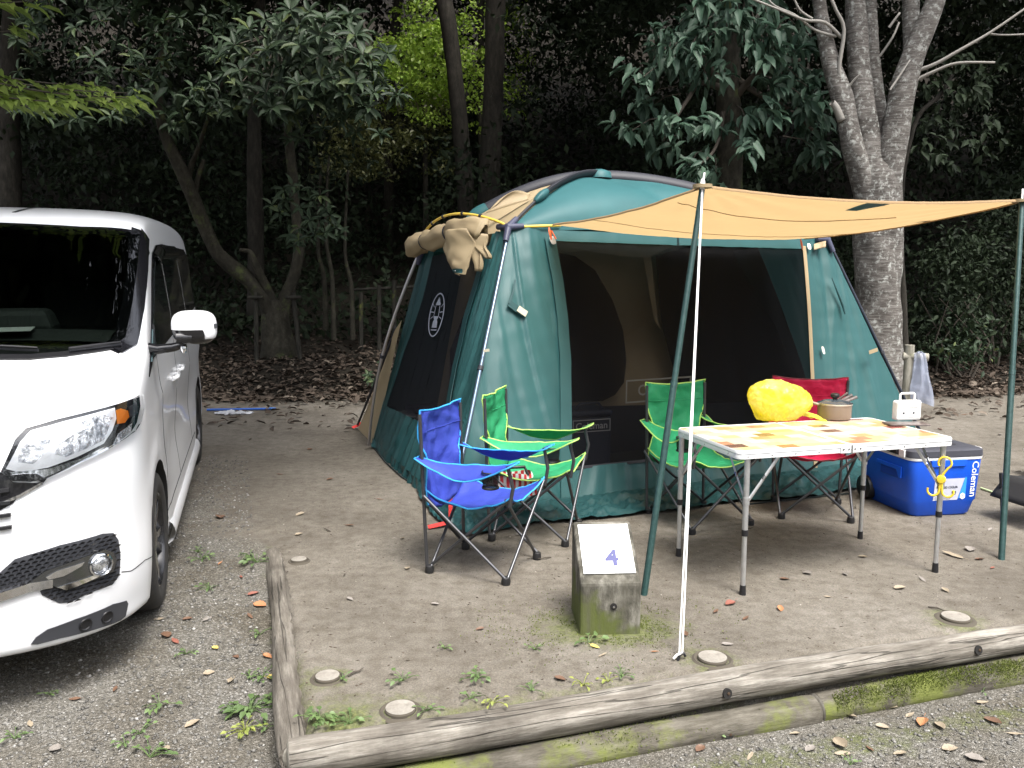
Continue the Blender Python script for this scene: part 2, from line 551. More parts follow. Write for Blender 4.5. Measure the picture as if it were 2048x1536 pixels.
# centre-line profile: x, z, corner depth c, roundness n, crown drop rz
CAR_PROF = [(-0.30, 0.165, .55, 2.6, .0), (-0.06, 0.185, .55, 2.6, .0), (-0.015, 0.26, .58, 2.6, 0), (0.0, 0.40, .60, 2.7, 0), (0.0, 0.60, .62, 2.7, 0), (-0.015, 0.80, .60, 2.7, .01),
            (-0.05, 0.96, .58, 2.7, .02), (-0.11, 1.075, .55, 2.7, .04), (-0.22, 1.155, .46, 2.8, .07), (-0.45, 1.235, .34, 2.9, .085), (-0.70, 1.295, .26, 3.0, .075),
            (-0.80, 1.345, .25, 3.2, .03), (-1.08, 1.53, .24, 3.2, .01), (-1.34, 1.715, .22, 3.4, .02), (-1.48, 1.815, .18, 3.6, .045), (-1.66, 1.892, .10, 3.6, .085),
            (-2.10, 1.938, 0, 3.6, .11), (-2.9, 1.948, 0, 3.6, .12), (-3.7, 1.93, 0, 3.6, .12), (-4.3, 1.865, -.05, 3.4, .12), (-4.52, 1.78, -.15, 3.2, .10),
            (-4.60, 1.62, -.18, 3.0, .03), (-4.66, 1.20, -.20, 3.0, 0), (-4.73, 0.85, -.24, 3.0, 0), (-4.74, 0.50, -.25, 3.0, 0), (-4.70, 0.30, -.25, 3.0, 0), (-4.55, 0.20, -.2, 3.0, 0),
            (-4.0, 0.165, 0, 3, 0), (-3.0, 0.16, 0, 3, 0), (-2.0, 0.16, 0, 3, 0), (-1.0, 0.16, 0.1, 3, 0)]
def catmull(P, per, closed=True):
    out = []
    n = len(P)
    for i in range(n if closed else n - 1):
        p = [np.array(P[(i + k) % n] if closed else P[min(max(i + k, 0), n - 1)], float) for k in (-1, 0, 1, 2)]
        for j in range(per):
            t = j / per
            out.append(0.5 * (2 * p[1] + (p[2] - p[0]) * t + (2 * p[0] - 5 * p[1] + 4 * p[2] - p[3]) * t * t + (3 * p[1] - p[0] - 3 * p[2] + p[3]) * t ** 3))
    if not closed: out.append(np.array(P[-1], float))
    return out
CPROF = catmull(CAR_PROF, 5)
NT, NRING = 18, 12
def car_point(p, t):
    x, z, c, n, rz = p
    th = t * math.pi / 2
    sf = math.sin(th) ** (2 / n); ins = 1 - max(0, math.cos(th)) ** (2 / n)
    X, Z = x - c * ins, z - rz * ins
    return Vector((X, side_w(X, Z) * sf, Z))
bm = bmesh.new()
for sgn in (1, -1):
    rows = []
    for p in CPROF:
        row = [car_point(p, j / NT) for j in range(NT + 1)]
        e = row[-1]
        sp_ = Vector((min(-1.0, max(-4.1, e.x)), 0, 0.85))
        for k in range(1, NRING + 1):
            f = 0.93 * k / NRING
            X, Z = lerp(e.x, sp_.x, f), lerp(e.z, sp_.z, f)
            row.append(Vector((X, side_w(X, Z), Z)))
        rows.append([bm.verts.new((q.x, q.y * sgn, q.z)) for q in row])
    for i in range(len(rows)):
        a, b_ = rows[i], rows[(i + 1) % len(rows)]
        for j in range(len(a) - 1):
            q = (a[j], b_[j], b_[j + 1], a[j + 1])
            try: bm.faces.new(q if sgn < 0 else q[::-1])
            except ValueError: pass
    bm.faces.new([r[-1] for r in rows] if sgn > 0 else [r[-1] for r in rows][::-1])
bmesh.ops.remove_doubles(bm, verts=bm.verts, dist=0.0006)
bmesh.ops.triangulate(bm, faces=[f for f in bm.faces if len(f.verts) > 4])
bmesh.ops.recalc_face_normals(bm, faces=bm.faces)
CAR_BVH = BVHTree.FromBMesh(bm)
body_me = bpy.data.meshes.new('body')
bm.to_mesh(body_me); bm.free()
body_me.materials.append(M_PAINT); body_me.materials.append(M_CABIN)
body_tmp = bpy.data.objects.new('body', body_me); COL.objects.link(body_tmp)

def pix_to_car(px, py):
    "local point of the van body seen at a pixel of the survey photograph"
    o = CARI @ CAM
    d = (CARI.to_3x3() @ ray(px, py)).normalized()
    h = CAR_BVH.ray_cast(o, d)
    return h[0], h[1]
def car_poly(pts):
    out = []
    for p in pts:
        h, n = pix_to_car(*p)
        if h is None: print('car miss', p); continue
        out.append(h)
    return out
def resample(poly, step, closed=True):
    out = []
    n = len(poly)
    for i in range(n if closed else n - 1):
        a, b_ = Vector(poly[i]), Vector(poly[(i + 1) % n])
        k = max(1, int((b_ - a).length / step))
        out += [a.lerp(b_, j / k) for j in range(k)]
    if not closed: out.append(Vector(poly[-1]))
    return out
def on_body(poly, off, axis, name, m, depth=0.012, parent=None, step=0.03, mirror=False, **kw):
    "plate lying on the body: outline in van coordinates, seen along axis; follows the body and has a rim"
    ax = Vector(axis).normalized()
    u = ax.orthogonal().normalized(); v = ax.cross(u)
    pts = resample(poly, step)
    P2 = [Vector((p.dot(u), p.dot(v), 0)) for p in pts]
    b2 = bmesh.new()
    vs = [b2.verts.new(p) for p in P2]
    f = b2.faces.new(vs)
    bmesh.ops.triangulate(b2, faces=[f])
    for _ in range(6):
        ed = [e for e in b2.edges if e.calc_length() > step * 1.6 and not e.is_boundary]
        if not ed: break
        bmesh.ops.subdivide_edges(b2, edges=ed, cuts=1)
        bmesh.ops.triangulate(b2, faces=b2.faces[:])
        bmesh.ops.beautify_fill(b2, faces=b2.faces[:], edges=[e for e in b2.edges if not e.is_boundary])
    b2.verts.ensure_lookup_table()
    for vv in b2.verts:
        o = u * vv.co.x + v * vv.co.y
        o = o - ax * o.dot(ax)
        h = CAR_BVH.ray_cast(o + ax * 6, -ax)
        if h[0] is None:
            h = CAR_BVH.find_nearest(o + ax * (-0.5))
        nn = h[1] if h[1].dot(ax) > 0 else -h[1]
        vv.co = h[0] + nn * off
    bmesh.ops.recalc_face_normals(b2, faces=b2.faces)
    s = sum((f.normal.dot(ax) for f in b2.faces))
    if s < 0: bmesh.ops.reverse_faces(b2, faces=b2.faces[:])
    be = [e for e in b2.edges if e.is_boundary]
    r = bmesh.ops.extrude_edge_only(b2, edges=be)
    for g in r['geom']:
        if isinstance(g, bmesh.types.BMVert): g.co -= ax * depth
    if mirror:
        for vv in b2.verts: vv.co.y *= -1
        bmesh.ops.reverse_faces(b2, faces=b2.faces[:])
    me = bpy.data.meshes.new(name)
    b2.to_mesh(me); b2.free()
    me.materials.append(m)
    me.polygons.foreach_set('use_smooth', [True] * len(me.polygons)); me.set_sharp_from_angle(angle=R_(35))
    o = bpy.data.objects.new(name, me); COL.objects.link(o); o.parent = parent or van
    return tag(o, **kw)
def both(poly, off, axis, name, m, **kw):
    a = on_body(poly, off, axis, name, m, **kw)
    on_body(poly, off, axis, name, m, mirror=True, **kw)
    return a
FRONT, SIDE = (1, 0, 0.0), (0, 1, 0)
DIAG = (0.8, 0.6, 0)

# --- openings of the body: wheel wells and the cabin behind the windscreen
WS_PX = [(0, 716), (120, 712), (215, 698), (253, 682), (270, 600), (277, 540), (281, 470), (160, 458), (0, 450)]
ws_poly = car_poly(WS_PX)
# carry the outline over to the other half
half = [p for p in ws_poly if p.y > -0.2]
half = [Vector((p.x, max(p.y, 0.0), p.z)) for p in ws_poly]
wtop = [p for p in ws_poly[6:]]
wbot = [p for p in ws_poly[:7]]
ws_half = [Vector((0, 0.0, wbot[0].z + 0.002))] + [p for p in wbot if p.y > 0.02] + [p for p in wtop[1:] if p.y > 0.02] + [Vector((0, 0.0, wtop[-1].z + 0.012))]
ws_full = ws_half[1:-1]
ws_full = ws_full + [Vector((p.x, -p.y, p.z)) for p in reversed(ws_full)]
cut = MB()
opening = [Vector((-0.30, p.y * 0.985, lerp(1.52, p.z, 0.975))) for p in ws_full]
cut.prism(opening, (-2.9, 0, 0))
cut_o = cut.build('cabin_cut', M_CABIN)
_b = bmesh.new(); _b.from_mesh(cut_o.data); bmesh.ops.recalc_face_normals(_b, faces=_b.faces); bmesh.ops.triangulate(_b, faces=_b.faces[:]); _b.to_mesh(cut_o.data); _b.free()
for ax in (-0.90, -3.79):
    wb = MB()
    for sg in (1, -1):
        pts = [(ax, sg * 0.52, 0.335), (ax, sg * 1.2, 0.335)]
        wb.tube(pts, 0.375, 40)
    wc = wb.build('well_cut', M_CABIN)
    md = body_tmp.modifiers.new('well', 'BOOLEAN'); md.object = wc; md.operation = 'DIFFERENCE'; md.solver = 'EXACT'; md.material_mode = 'TRANSFER'
md = body_tmp.modifiers.new('cabin', 'BOOLEAN'); md.object = cut_o; md.operation = 'DIFFERENCE'; md.solver = 'EXACT'; md.material_mode = 'TRANSFER'
dg = bpy.context.evaluated_depsgraph_get()
fin = bpy.data.meshes.new_from_object(body_tmp.evaluated_get(dg))
for o in [body_tmp] + [m_.object for m_ in body_tmp.modifiers]:
    bpy.data.objects.remove(o)
fin.polygons.foreach_set('use_smooth', [True] * len(fin.polygons)); fin.set_sharp_from_angle(angle=R_(38))
fin.name = 'body'
body = bpy.data.objects.new('body', fin); COL.objects.link(body); body.parent = van

# --- glazing
on_body(ws_full, 0.004, (1, 0, 0.6), 'windscreen', M_WSGLASS, depth=0.006, step=0.05)
def strip_on_body(path, w, off, axis, name, m, depth=0.008, parent=None, mirror=True, step=0.03):
    "narrow strip of width w along a path on the body"
    ax = Vector(axis).normalized()
    pts = resample(path, step, closed=False)
    L_, R2 = [], []
    for i, p in enumerate(pts):
        d = (pts[min(i + 1, len(pts) - 1)] - pts[max(i - 1, 0)])
        d = d - ax * d.dot(ax)
        s = ax.cross(d).normalized()
        ww = w if not callable(w) else w(i / (len(pts) - 1))
        L_.append(p + s * ww / 2); R2.append(p - s * ww / 2)
    poly = L_ + R2[::-1]
    o = on_body(poly, off, axis, name, m, depth=depth, parent=parent, step=step)
    if mirror: on_body(poly, off, axis, name, m, depth=depth, parent=parent, step=step, mirror=True)
    return o
# black band round the windscreen: pillar mouldings, cowl and header
pill = car_poly([(232, 702), (262, 682), (276, 610), (284, 540), (288, 486), (290, 466)])
frit = [Vector((p.x, p.y * 0.965, lerp(1.5, p.z, 0.985))) for p in pill]
strip_on_body(frit, 0.085, 0.0025, (0.9, 0.2, 0.5), 'glass_border', M_GLOSSBLACK, depth=0.004)
head_b = [Vector((p.x, p.y, p.z - 0.012)) for p in ws_full if p.z > 1.6 and p.y > 0]
head_b = head_b + [Vector((p.x, -p.y, p.z)) for p in reversed(head_b)]
strip_on_body(head_b, 0.06, 0.0025, (0.8, 0, 0.6), 'glass_border', M_GLOSSBLACK, depth=0.004, mirror=False)
strip_on_body(pill, 0.055, 0.008, (0.8, 0.35, 0.5), 'pillar_moulding', M_GLOSSBLACK, depth=0.012)
cow = car_poly([(0, 716), (60, 716), (130, 710), (190, 701), (236, 692)])
cow = [Vector((p.x, p.y, p.z)) for p in cow if p.y > 0.0]
cowl_path = [Vector((p.x, -p.y, p.z)) for p in reversed(cow)][:-1] + cow
strip_on_body(cowl_path, 0.05, 0.007, (0.7, 0, 0.7), 'cowl', M_BLACK, depth=0.02, mirror=False)
# side glass: black surround first, panes on it
dlo = car_poly([(299, 748), (322, 722), (370, 700), (398, 660), (400, 590), (390, 530), (372, 492), (352, 480), (335, 484), (322, 510), (312, 560), (305, 640)])
# continue the band along the side towards the tail in van coordinates
side_dlo = [Vector((-0.80, 0, 1.13)), Vector((-1.02, 0, 1.19)), Vector((-2.4, 0, 1.22)), Vector((-4.30, 0, 1.26)), Vector((-4.40, 0, 1.62)), Vector((-3.9, 0, 1.72)), Vector((-2.3, 0, 1.745)), Vector((-1.95, 0, 1.735)), Vector((-1.72, 0, 1.69)), Vector((-1.46, 0, 1.55)), Vector((-1.12, 0, 1.33))]
both(side_dlo, 0.005, SIDE, 'window_surround', M_GLOSSBLACK, depth=0.012, step=0.05)
def pane(pts, m=M_SIDEGLASS, name='side_window'):
    return both([Vector((x, 0, z)) for x, z in pts], 0.0085, SIDE, name, m, depth=0.003, step=0.05)
M_SIDETINT = mat('tinted_pane', (0.010, 0.012, 0.013), 0.03, coat=0.3)
M_QTINT = mat('quarter_pane', (0.10, 0.15, 0.165), 0.04, coat=0.3)
pane([(-0.92, 1.185), (-1.10, 1.215), (-1.13, 1.32), (-1.06, 1.28)], M_QTINT, 'quarter_window')
pane([(-1.16, 1.225), (-1.98, 1.24), (-1.98, 1.675), (-1.82, 1.665), (-1.60, 1.58), (-1.19, 1.34)], M_SIDETINT)
pane([(-2.10, 1.245), (-3.02, 1.255), (-3.02, 1.655), (-2.10, 1.66)], M_SIDETINT)
pane([(-3.12, 1.26), (-4.22, 1.285), (-4.28, 1.58), (-3.9, 1.63), (-3.12, 1.652)], M_SIDETINT)
for x in (-2.04, -3.07):
    strip_on_body([Vector((x, 0, 1.235)), Vector((x, 0, 1.69))], 0.016, 0.011, SIDE, 'window_pillar', M_SATIN, depth=0.004)
# smoked rain visors over the door windows
for (a, b_) in ((-1.74, -2.02), (-2.07, -3.05)):
    for sg in (1, -1):
        vb = MB()
        vb.grid(lambda u, v, a=a, b_=b_, sg=sg: ((lambda x, z: (x, sg * (side_w(x, z) + 0.012 + 0.028 * (1 - abs(2 * v - 1) ** 2) ), z))(lerp(a, b_, u), 1.655 + 0.085 * v - (0.05 * (1 - u) if a > -1.8 else 0))), 14, 4)
        vb.build('rain_visor', M_GLOSSBLACK, van, smooth=60)
# roof rail strip along the gutter
strip_on_body([Vector((-1.66, 0, 1.78)), Vector((-2.1, 0, 1.808)), Vector((-3.2, 0, 1.815)), Vector((-4.2, 0, 1.785))], 0.012, 0.003, (0, 0.8, 0.6), 'roof_gutter', M_BLACK, depth=0.006)

# --- headlamps
HL = [(2, 943), (30, 880), (52, 857), (118, 838), (180, 823), (235, 808), (277, 791), (279, 812), (272, 845), (262, 862), (212, 897), (150, 928), (90, 957), (60, 963), (25, 962)]
hl = car_poly(HL)
hb = both(hl, 0.004, (0.85, 0.5, 0.1), 'headlight', M_GLOSSBLACK, depth=0.02, step=0.03)
heads = [o for o in van.children if o.name.startswith('headlight')]
def sub_hl(px, off, name, m, **kw):
    poly = car_poly(px)
    for k, h in enumerate(heads):
        on_body(poly, off, (0.85, 0.5, 0.1), name, m, parent=h, mirror=(k == 1), **kw)
M_REFLECT = mat('lamp_reflector', (0.86, 0.88, 0.90), 0.16, 1.0, bump=(38, 0.9, 0.02), var=(30, (0.35, 0.37, 0.40), 0.45, 0.62))
M_REFBRIGHT = mat('lamp_diffuser', (0.88, 0.89, 0.90), 0.12, 0.25, coat=0.6, bump=(25, 0.5, 0.01))
sub_hl([(12, 938), (40, 885), (62, 862), (130, 843), (227, 816), (230, 838), (222, 862), (205, 887), (150, 915), (95, 935), (40, 945)], 0.007, 'reflector', M_REFBRIGHT, depth=0.006)
sub_hl([(36, 925), (38, 892), (68, 880), (100, 880), (92, 905), (66, 928)], 0.009, 'projector_bowl', M_REFLECT, depth=0.006)
sub_hl([(108, 908), (118, 888), (150, 866), (205, 846), (217, 850), (205, 880), (170, 898), (130, 914)], 0.009, 'reflector_bowl', M_REFLECT, depth=0.006)
sub_hl([(160, 846), (200, 830), (224, 836), (214, 846), (176, 860)], 0.0105, 'reflector_facet', M_REFLECT, depth=0.006)
sub_hl([(20, 944), (95, 938), (158, 918), (206, 893), (214, 896), (150, 927), (90, 954), (30, 954)], 0.009, 'light_bar', M_CHROME, depth=0.006)
sub_hl([(229, 822), (238, 818), (252, 822), (255, 834), (246, 846), (231, 849)], 0.009, 'turn_signal', M_AMBER, depth=0.006)
sub_hl([(254, 815), (270, 806), (271, 826), (256, 836)], 0.009, 'marker_lens', M_DGREY, depth=0.006)
sub_hl([(232, 868), (260, 846), (258, 864), (228, 888), (222, 890)], 0.009, 'corner_reflector', M_REFLECT, depth=0.006)
on_body(hl, 0.022, (0.85, 0.5, 0.1), 'lens', M_LENS, depth=0.012, parent=heads[0])
on_body(hl, 0.022, (0.85, 0.5, 0.1), 'lens', M_LENS, depth=0.012, parent=heads[1], mirror=True)

# --- grille between the lamps
gr_half = car_poly([(2, 945), (25, 964), (72, 966), (88, 962), (40, 988), (0, 1004)])
g_half = [p for p in gr_half]
g_in = [Vector((0, 0, 0.93)), Vector((0, 0.30, 0.93))] + [Vector((0, p.y, p.z)) for p in g_half[:5]] + [Vector((0, 0.45, g_half[5].z - 0.01)), Vector((0, 0.2, 0.66)), Vector((0, 0, 0.65))]
g_poly = [p for p in g_in if p.y > 0.001]
g_full = g_poly + [Vector((0, -p.y, p.z)) for p in reversed(g_poly)]
grille = on_body(g_full, 0.004, FRONT, 'grille', M_GLOSSBLACK, depth=0.02)
for z in (0.70, 0.745, 0.79, 0.835, 0.88):
    strip_on_body([Vector((0, -0.44, z)), Vector((0, 0, z - 0.01)), Vector((0, 0.44, z))], 0.012, 0.014, FRONT, 'grille_bar', M_BLACK, parent=grille, mirror=False, depth=0.014)
strip_on_body(car_poly([(0, 1008), (40, 991), (84, 966)]), 0.010, 0.008, FRONT, 'grille_moulding', M_CHROME, parent=grille)
strip_on_body(car_poly([(0, 957), (45, 952), (70, 952), (88, 962)]), 0.016, 0.016, FRONT, 'grille_wing', M_GLOSSBLACK, parent=grille)

# --- fog lamp recesses with comb pattern
FOG = [(-30, 1150), (0, 1145), (30, 1118), (55, 1110), (120, 1090), (205, 1067), (226, 1066), (236, 1080), (240, 1110), (238, 1150), (225, 1168), (180, 1185), (140, 1204), (118, 1206), (84, 1190), (80, 1182), (100, 1172), (0, 1188), (-30, 1196)]
fog = car_poly(FOG)
f_axis = (0.85, 0.5, 0)
both(fog, 0.003, f_axis, 'fog_lamp_surround', M_DGREY, depth=0.02)
fogs = [o for o in van.children if o.name.startswith('fog_lamp_surround')]
def in_poly(pt, poly):
    x, y = pt; c = False
    for i in range(len(poly)):
        x1, y1 = poly[i]; x2, y2 = poly[i - 1]
        if (y1 > y) != (y2 > y) and x < (x2 - x1) * (y - y1) / (y2 - y1) + x1: c = not c
    return c
# comb of small raised scales
for k, fo in enumerate(fogs):
    cm = MB()
    row = 0
    y = 1068
    while y < 1204:
        for i in range(-2, 20):
            px = i * 15.5 + (7.5 if row % 2 else 0)
            py = y + (235 - px) * 0.245 * 1.0
            if not in_poly((px, py), FOG) or not in_poly((px + 10, py - 5), FOG): continue
            q = [pix_to_car(*p) for p in ((px, py), (px + 6, py - 5), (px + 13, py - 4), (px + 13, py - 1), (px + 6, py + 1), (px, py + 3))]
            if any(h[0] is None for h in q): continue
            nrm = q[2][1]
            vs = [h[0] + nrm * (0.012 if i_ < 3 else 0.004) for i_, h in enumerate(q)]
            if k == 1: vs = [Vector((v_.x, -v_.y, v_.z)) for v_ in vs][::-1]
            cm.add(vs, [(0, 5, 4, 3, 2, 1)])
        y += 7.4; row += 1
    cm.build('comb', M_BLACK, fo, kind='stuff')
def sub_fog(px, off, name, m, **kw):
    poly = car_poly(px)
    for k, h in enumerate(fogs):
        on_body(poly, off, f_axis, name, m, parent=h, mirror=(k == 1), **kw)
M_FOGPANEL = mat('smoked_chrome', (0.14, 0.145, 0.15), 0.15, 0.9)
sub_fog([(55, 1165), (90, 1140), (160, 1115), (205, 1098), (222, 1104), (228, 1120), (222, 1142), (190, 1156), (130, 1174), (112, 1174), (100, 1166)], 0.014, 'lamp_panel', M_FOGPANEL, depth=0.012)
sub_fog([(90, 1152), (110, 1140), (165, 1122), (160, 1130), (125, 1150), (95, 1157)], 0.018, 'lamp_blade', M_CHROME, depth=0.006)
sub_fog([(112, 1172), (175, 1152), (188, 1146), (192, 1152), (130, 1178)], 0.018, 'lamp_blade', M_CHROME, depth=0.006)
M_FOGLENS = mat('fog_lens', (0.30, 0.31, 0.33), 0.05, 0.85, bump=(60, 0.6, 0.01), var=(45, (0.8, 0.82, 0.85), 0.4, 0.6))
for k, fo in enumerate(fogs):
    h, n = pix_to_car(197, 1127)
    n = Vector((0.82, 0.55, 0)).normalized()
    if k == 1: h = Vector((h.x, -h.y, h.z)); n = Vector((n.x, -n.y, 0))
    M_ = n.to_track_quat('Z', 'Y').to_matrix()
    fm = MB(); fm.lathe([(0.045, -0.01), (0.045, 0.026), (0.040, 0.031), (0.037, 0.024)], 28, h, 0, M_)
    fm.build('lamp_ring', M_CHROME, fo, smooth=40)
    fm = MB(); fm.lathe([(0.0375, 0.016), (0.028, 0.024), (0.012, 0.028), (0.0, 0.029)], 24, h, 0, M_)
    fm.build('fog_lamp', M_FOGLENS, fo, smooth=60)
blade = [Vector((p.x, p.y, p.z)) for p in car_poly([(0, 1192), (60, 1172), (104, 1165)])]
bl = [Vector((p.x, -p.y, p.z)) for p in reversed(blade)] + blade
strip_on_body(bl, 0.032, 0.016, FRONT, 'bumper_blade', M_CHROME, mirror=False, depth=0.02)
# lower air intake in the middle of the nose

# --- dark insert of the lip with two sensor wells
LIP = [(62, 1288), (72, 1274), (95, 1258), (150, 1238), (225, 1208), (252, 1201), (255, 1207), (250, 1232), (240, 1240), (190, 1258), (120, 1276), (75, 1288)]
both(car_poly(LIP), 0.004, f_axis, 'lip_insert', M_DGREY, depth=0.012)
lips = [o for o in van.children if o.name.startswith('lip_insert')]
for k, lo in enumerate(lips):
    for c in ((170, 1248), (213, 1233)):
        h, n = pix_to_car(*c)
        if k == 1: h = Vector((h.x, -h.y, h.z)); n = Vector((n.x, -n.y, n.z))
        M_ = n.to_track_quat('Z', 'Y').to_matrix()
        fm = MB(); fm.lathe([(0.027, 0.003), (0.025, 0.009), (0.022, 0.009), (0.018, 0.0055), (0.009, 0.0048), (0.0, 0.0046)], 24, h, 0, M_)
        fm.build('sensor_well', M_BLACK, lo, smooth=30)
# --- shut lines
M_GAP = mat('panel_gap', (0.02, 0.02, 0.022), 0.9)
for px, ax in (([(243, 1144), (262, 1142), (290, 1120), (318, 1088)], (0.6, 0.8, 0)),):
    pth = car_poly(px)
    if len(pth) > 1: strip_on_body(pth, 0.0035, 0.0012, ax, 'panel_gap', M_GAP, depth=0.001)
for x0, x1 in ((-1.16, -1.26), (-2.06, -2.06), (-3.05, -3.05)):
    strip_on_body([Vector((x0, 0, 1.20)), Vector((x1, 0, 0.9)), Vector((x1, 0, 0.36))], 0.006, 0.0012, SIDE, 'door_gap', M_GAP, depth=0.001)
strip_on_body([Vector((-1.26, 0, 0.36)), Vector((-3.3, 0, 0.36))], 0.006, 0.0012, SIDE, 'sill_gap', M_GAP, depth=0.001)
for sg in (1, -1):
    for x in (-1.88, -2.25):
        hb_ = MB(); y = side_w(x, 0.98) + 0.018
        hb_.tube([(x - 0.10, sg * (y - 0.02), 0.98), (x - 0.07, sg * y, 0.985), (x + 0.07, sg * y, 0.985), (x + 0.10, sg * (y - 0.02), 0.98)], 0.013, 8)
        hb_.build('door_handle', M_PAINT, van, smooth=50)
# sill skirt
for sg in (1, -1):
    sk = MB()
    sk.grid(lambda u, v, sg=sg: (lerp(-1.30, -3.40, u), sg * (0.825 + 0.045 * math.sin(v * math.pi) ** 0.6), lerp(0.16, 0.30, v)), 12, 6)
    sk.build('sill_skirt', M_PAINT, van, smooth=60)

# --- wheels
def wheel(ax, sg):
    w = empty('wheel'); w.parent = van; w.location = (ax, sg * 0.735, 0.328)
    S = Matrix.Rotation(R_(-90) * sg, 3, 'X')
    t = MB()
    t.lathe([(0.225, 0.095), (0.24, 0.106), (0.285, 0.110), (0.315, 0.098), (0.327, 0.080), (0.3285, 0.03), (0.3285, -0.03), (0.327, -0.08), (0.31, -0.10), (0.24, -0.10), (0.22, -0.09)], 64, M=S)
    for gx in (-0.05, -0.017, 0.017, 0.05):
        pass
    t.build('tyre', M_TYRE, w, smooth=40)
    r = MB()
    r.lathe([(0.228, 0.098), (0.218, 0.100), (0.212, 0.088), (0.205, 0.04), (0.20, -0.08)], 48, M=S, mi=0)
    r.lathe([(0.06, 0.02), (0.06, 0.082), (0.035, 0.088), (0.0, 0.088)], 24, M=S, mi=0)
    r.lathe([(0.15, 0.02), (0.0, 0.02)], 32, M=S, mi=0)
    ro = r.build('rim', [M_RIM], w, smooth=40)
    for k in range(5):
        for dlt in (-0.20, 0.20):
            a = k * 2 * math.pi / 5 + 0.3
            sp2 = MB()
            p0 = Vector((0.045 * math.cos(a + dlt), 0.045 * math.sin(a + dlt), 0.078))
            p1 = Vector((0.214 * math.cos(a + dlt * 1.1), 0.214 * math.sin(a + dlt * 1.1), 0.088))
            d = (p1 - p0).normalized(); s_ = Vector((-d.y, d.x, 0))
            q = [p0 + s_ * 0.014, p0 - s_ * 0.014, p1 - s_ * 0.019, p1 + s_ * 0.019]
            low = [p - Vector((0, 0, 0.03)) for p in q]
            sp2.add([S @ p for p in q + low], [(0, 1, 2, 3), (7, 6, 5, 4), (0, 4, 5, 1), (1, 5, 6, 2), (2, 6, 7, 3), (3, 7, 4, 0)])
            sp2.build('spoke', M_RIMCUT if dlt > 0 else M_RIM, w, bevel=0.003)
for ax in (-0.90, -3.79):
    for sg in (1, -1): wheel(ax, sg)

# --- door mirrors
for sg in (1, -1):
    mr = empty('door_mirror'); mr.parent = van
    tgt = CARI @ D(388, 655, 3.93)
    mr.location = (tgt.x, sg * tgt.y, tgt.z); mr.scale = (0.82, 0.82, 0.82)
    def shell(u, v, zlo, zhi, grow=0.0):
        # superellipse housing, wide along y
        th = u * 2 * math.pi; ph = (v - 0.5) * math.pi
        cx = lambda t, n: math.copysign(abs(math.cos(t)) ** (2 / n), math.cos(t))
        sx = lambda t, n: math.copysign(abs(math.sin(t)) ** (2 / n), math.sin(t))
        X = 0.085 * cx(ph, 3) * cx(th, 2.6); Y = 0.125 * cx(ph, 3.2) * sx(th, 2.6); Z = 0.098 * sx(ph, 3)
        return X * (1 + grow), Y * (1 + grow), Z
    hb_ = MB(); hb_.grid(lambda u, v: (lambda q: (q[0] - 0.02, sg * q[1], max(q[2], -0.010 - (0.055 if q[1] > 0.055 else 0.0))))(shell(u, v, 0, 0)), 40, 24)
    hb_.build('mirror_shell', M_PAINT, mr, smooth=60)
    lb = MB(); lb.grid(lambda u, v: (lambda q: (q[0] * 0.96 - 0.02, sg * (q[1] * 0.965), min(q[2], 0.0)))(shell(u, v, 0, 0)), 40, 24)
    lb.build('mirror_base', M_GLOSSBLACK, mr, smooth=60)
    ub = MB(); ub.grid(lambda u, v: (0.052 + 0.010 * math.sin(math.pi * v), sg * lerp(-0.095, -0.01, u), lerp(-0.080, -0.030, v)), 8, 6)
    ub.build('under_mirror', M_RIM, mr, smooth=60)
    ind = MB(); ind.grid(lambda u, v: (0.055 - 0.035 * u, sg * lerp(0.072, 0.128, u), lerp(-0.005, 0.022, v)), 6, 3)
    ind.build('turn_repeater', M_DGREY, mr, smooth=60)
    gl = MB(); gl.box((-0.105, 0, 0.0), (0.006, 0.19, 0.14)); gl.build('mirror_glass', M_CHROME, mr, bevel=0.002)
    ar = MB(); ar.tube([(-0.02, sg * -0.05, -0.095), (-0.02, sg * -0.12, -0.115), (-0.03, sg * -0.20, -0.125), (-0.05, sg * -0.30, -0.11)], [0.022, 0.026, 0.03, 0.034], 10)
    ar.build('mirror_arm', M_GLOSSBLACK, mr, smooth=60)
    cm = MB(); cm.lathe([(0.0, -0.03), (0.014, -0.026), (0.018, -0.005), (0.014, 0.01)], 14, (0.03, sg * -0.06, -0.115)); cm.build('mirror_camera', M_CHROME, mr, smooth=60)

# --- wipers
for (a, b_, w_) in (((0, 702), (78, 706), 1), ((140, 707), (243, 694), 1)):
    pth = car_poly([a, (lerp(a[0], b_[0], .5), lerp(a[1], b_[1], .5)), b_])
    wp = empty('wiper'); wp.parent = van
    nn = Vector((0.6, 0, 0.8))
    arm = MB(); arm.tube([p + nn * 0.030 for p in pth], [0.006, 0.007, 0.005], 6); arm.build('arm', M_BLACK, wp, smooth=60)
    bd = MB(); bd.tube([p + nn * 0.016 for p in pth], 0.009, 6, ell=(1.0, 0.7)); bd.build('blade', M_DGREY, wp, smooth=60)

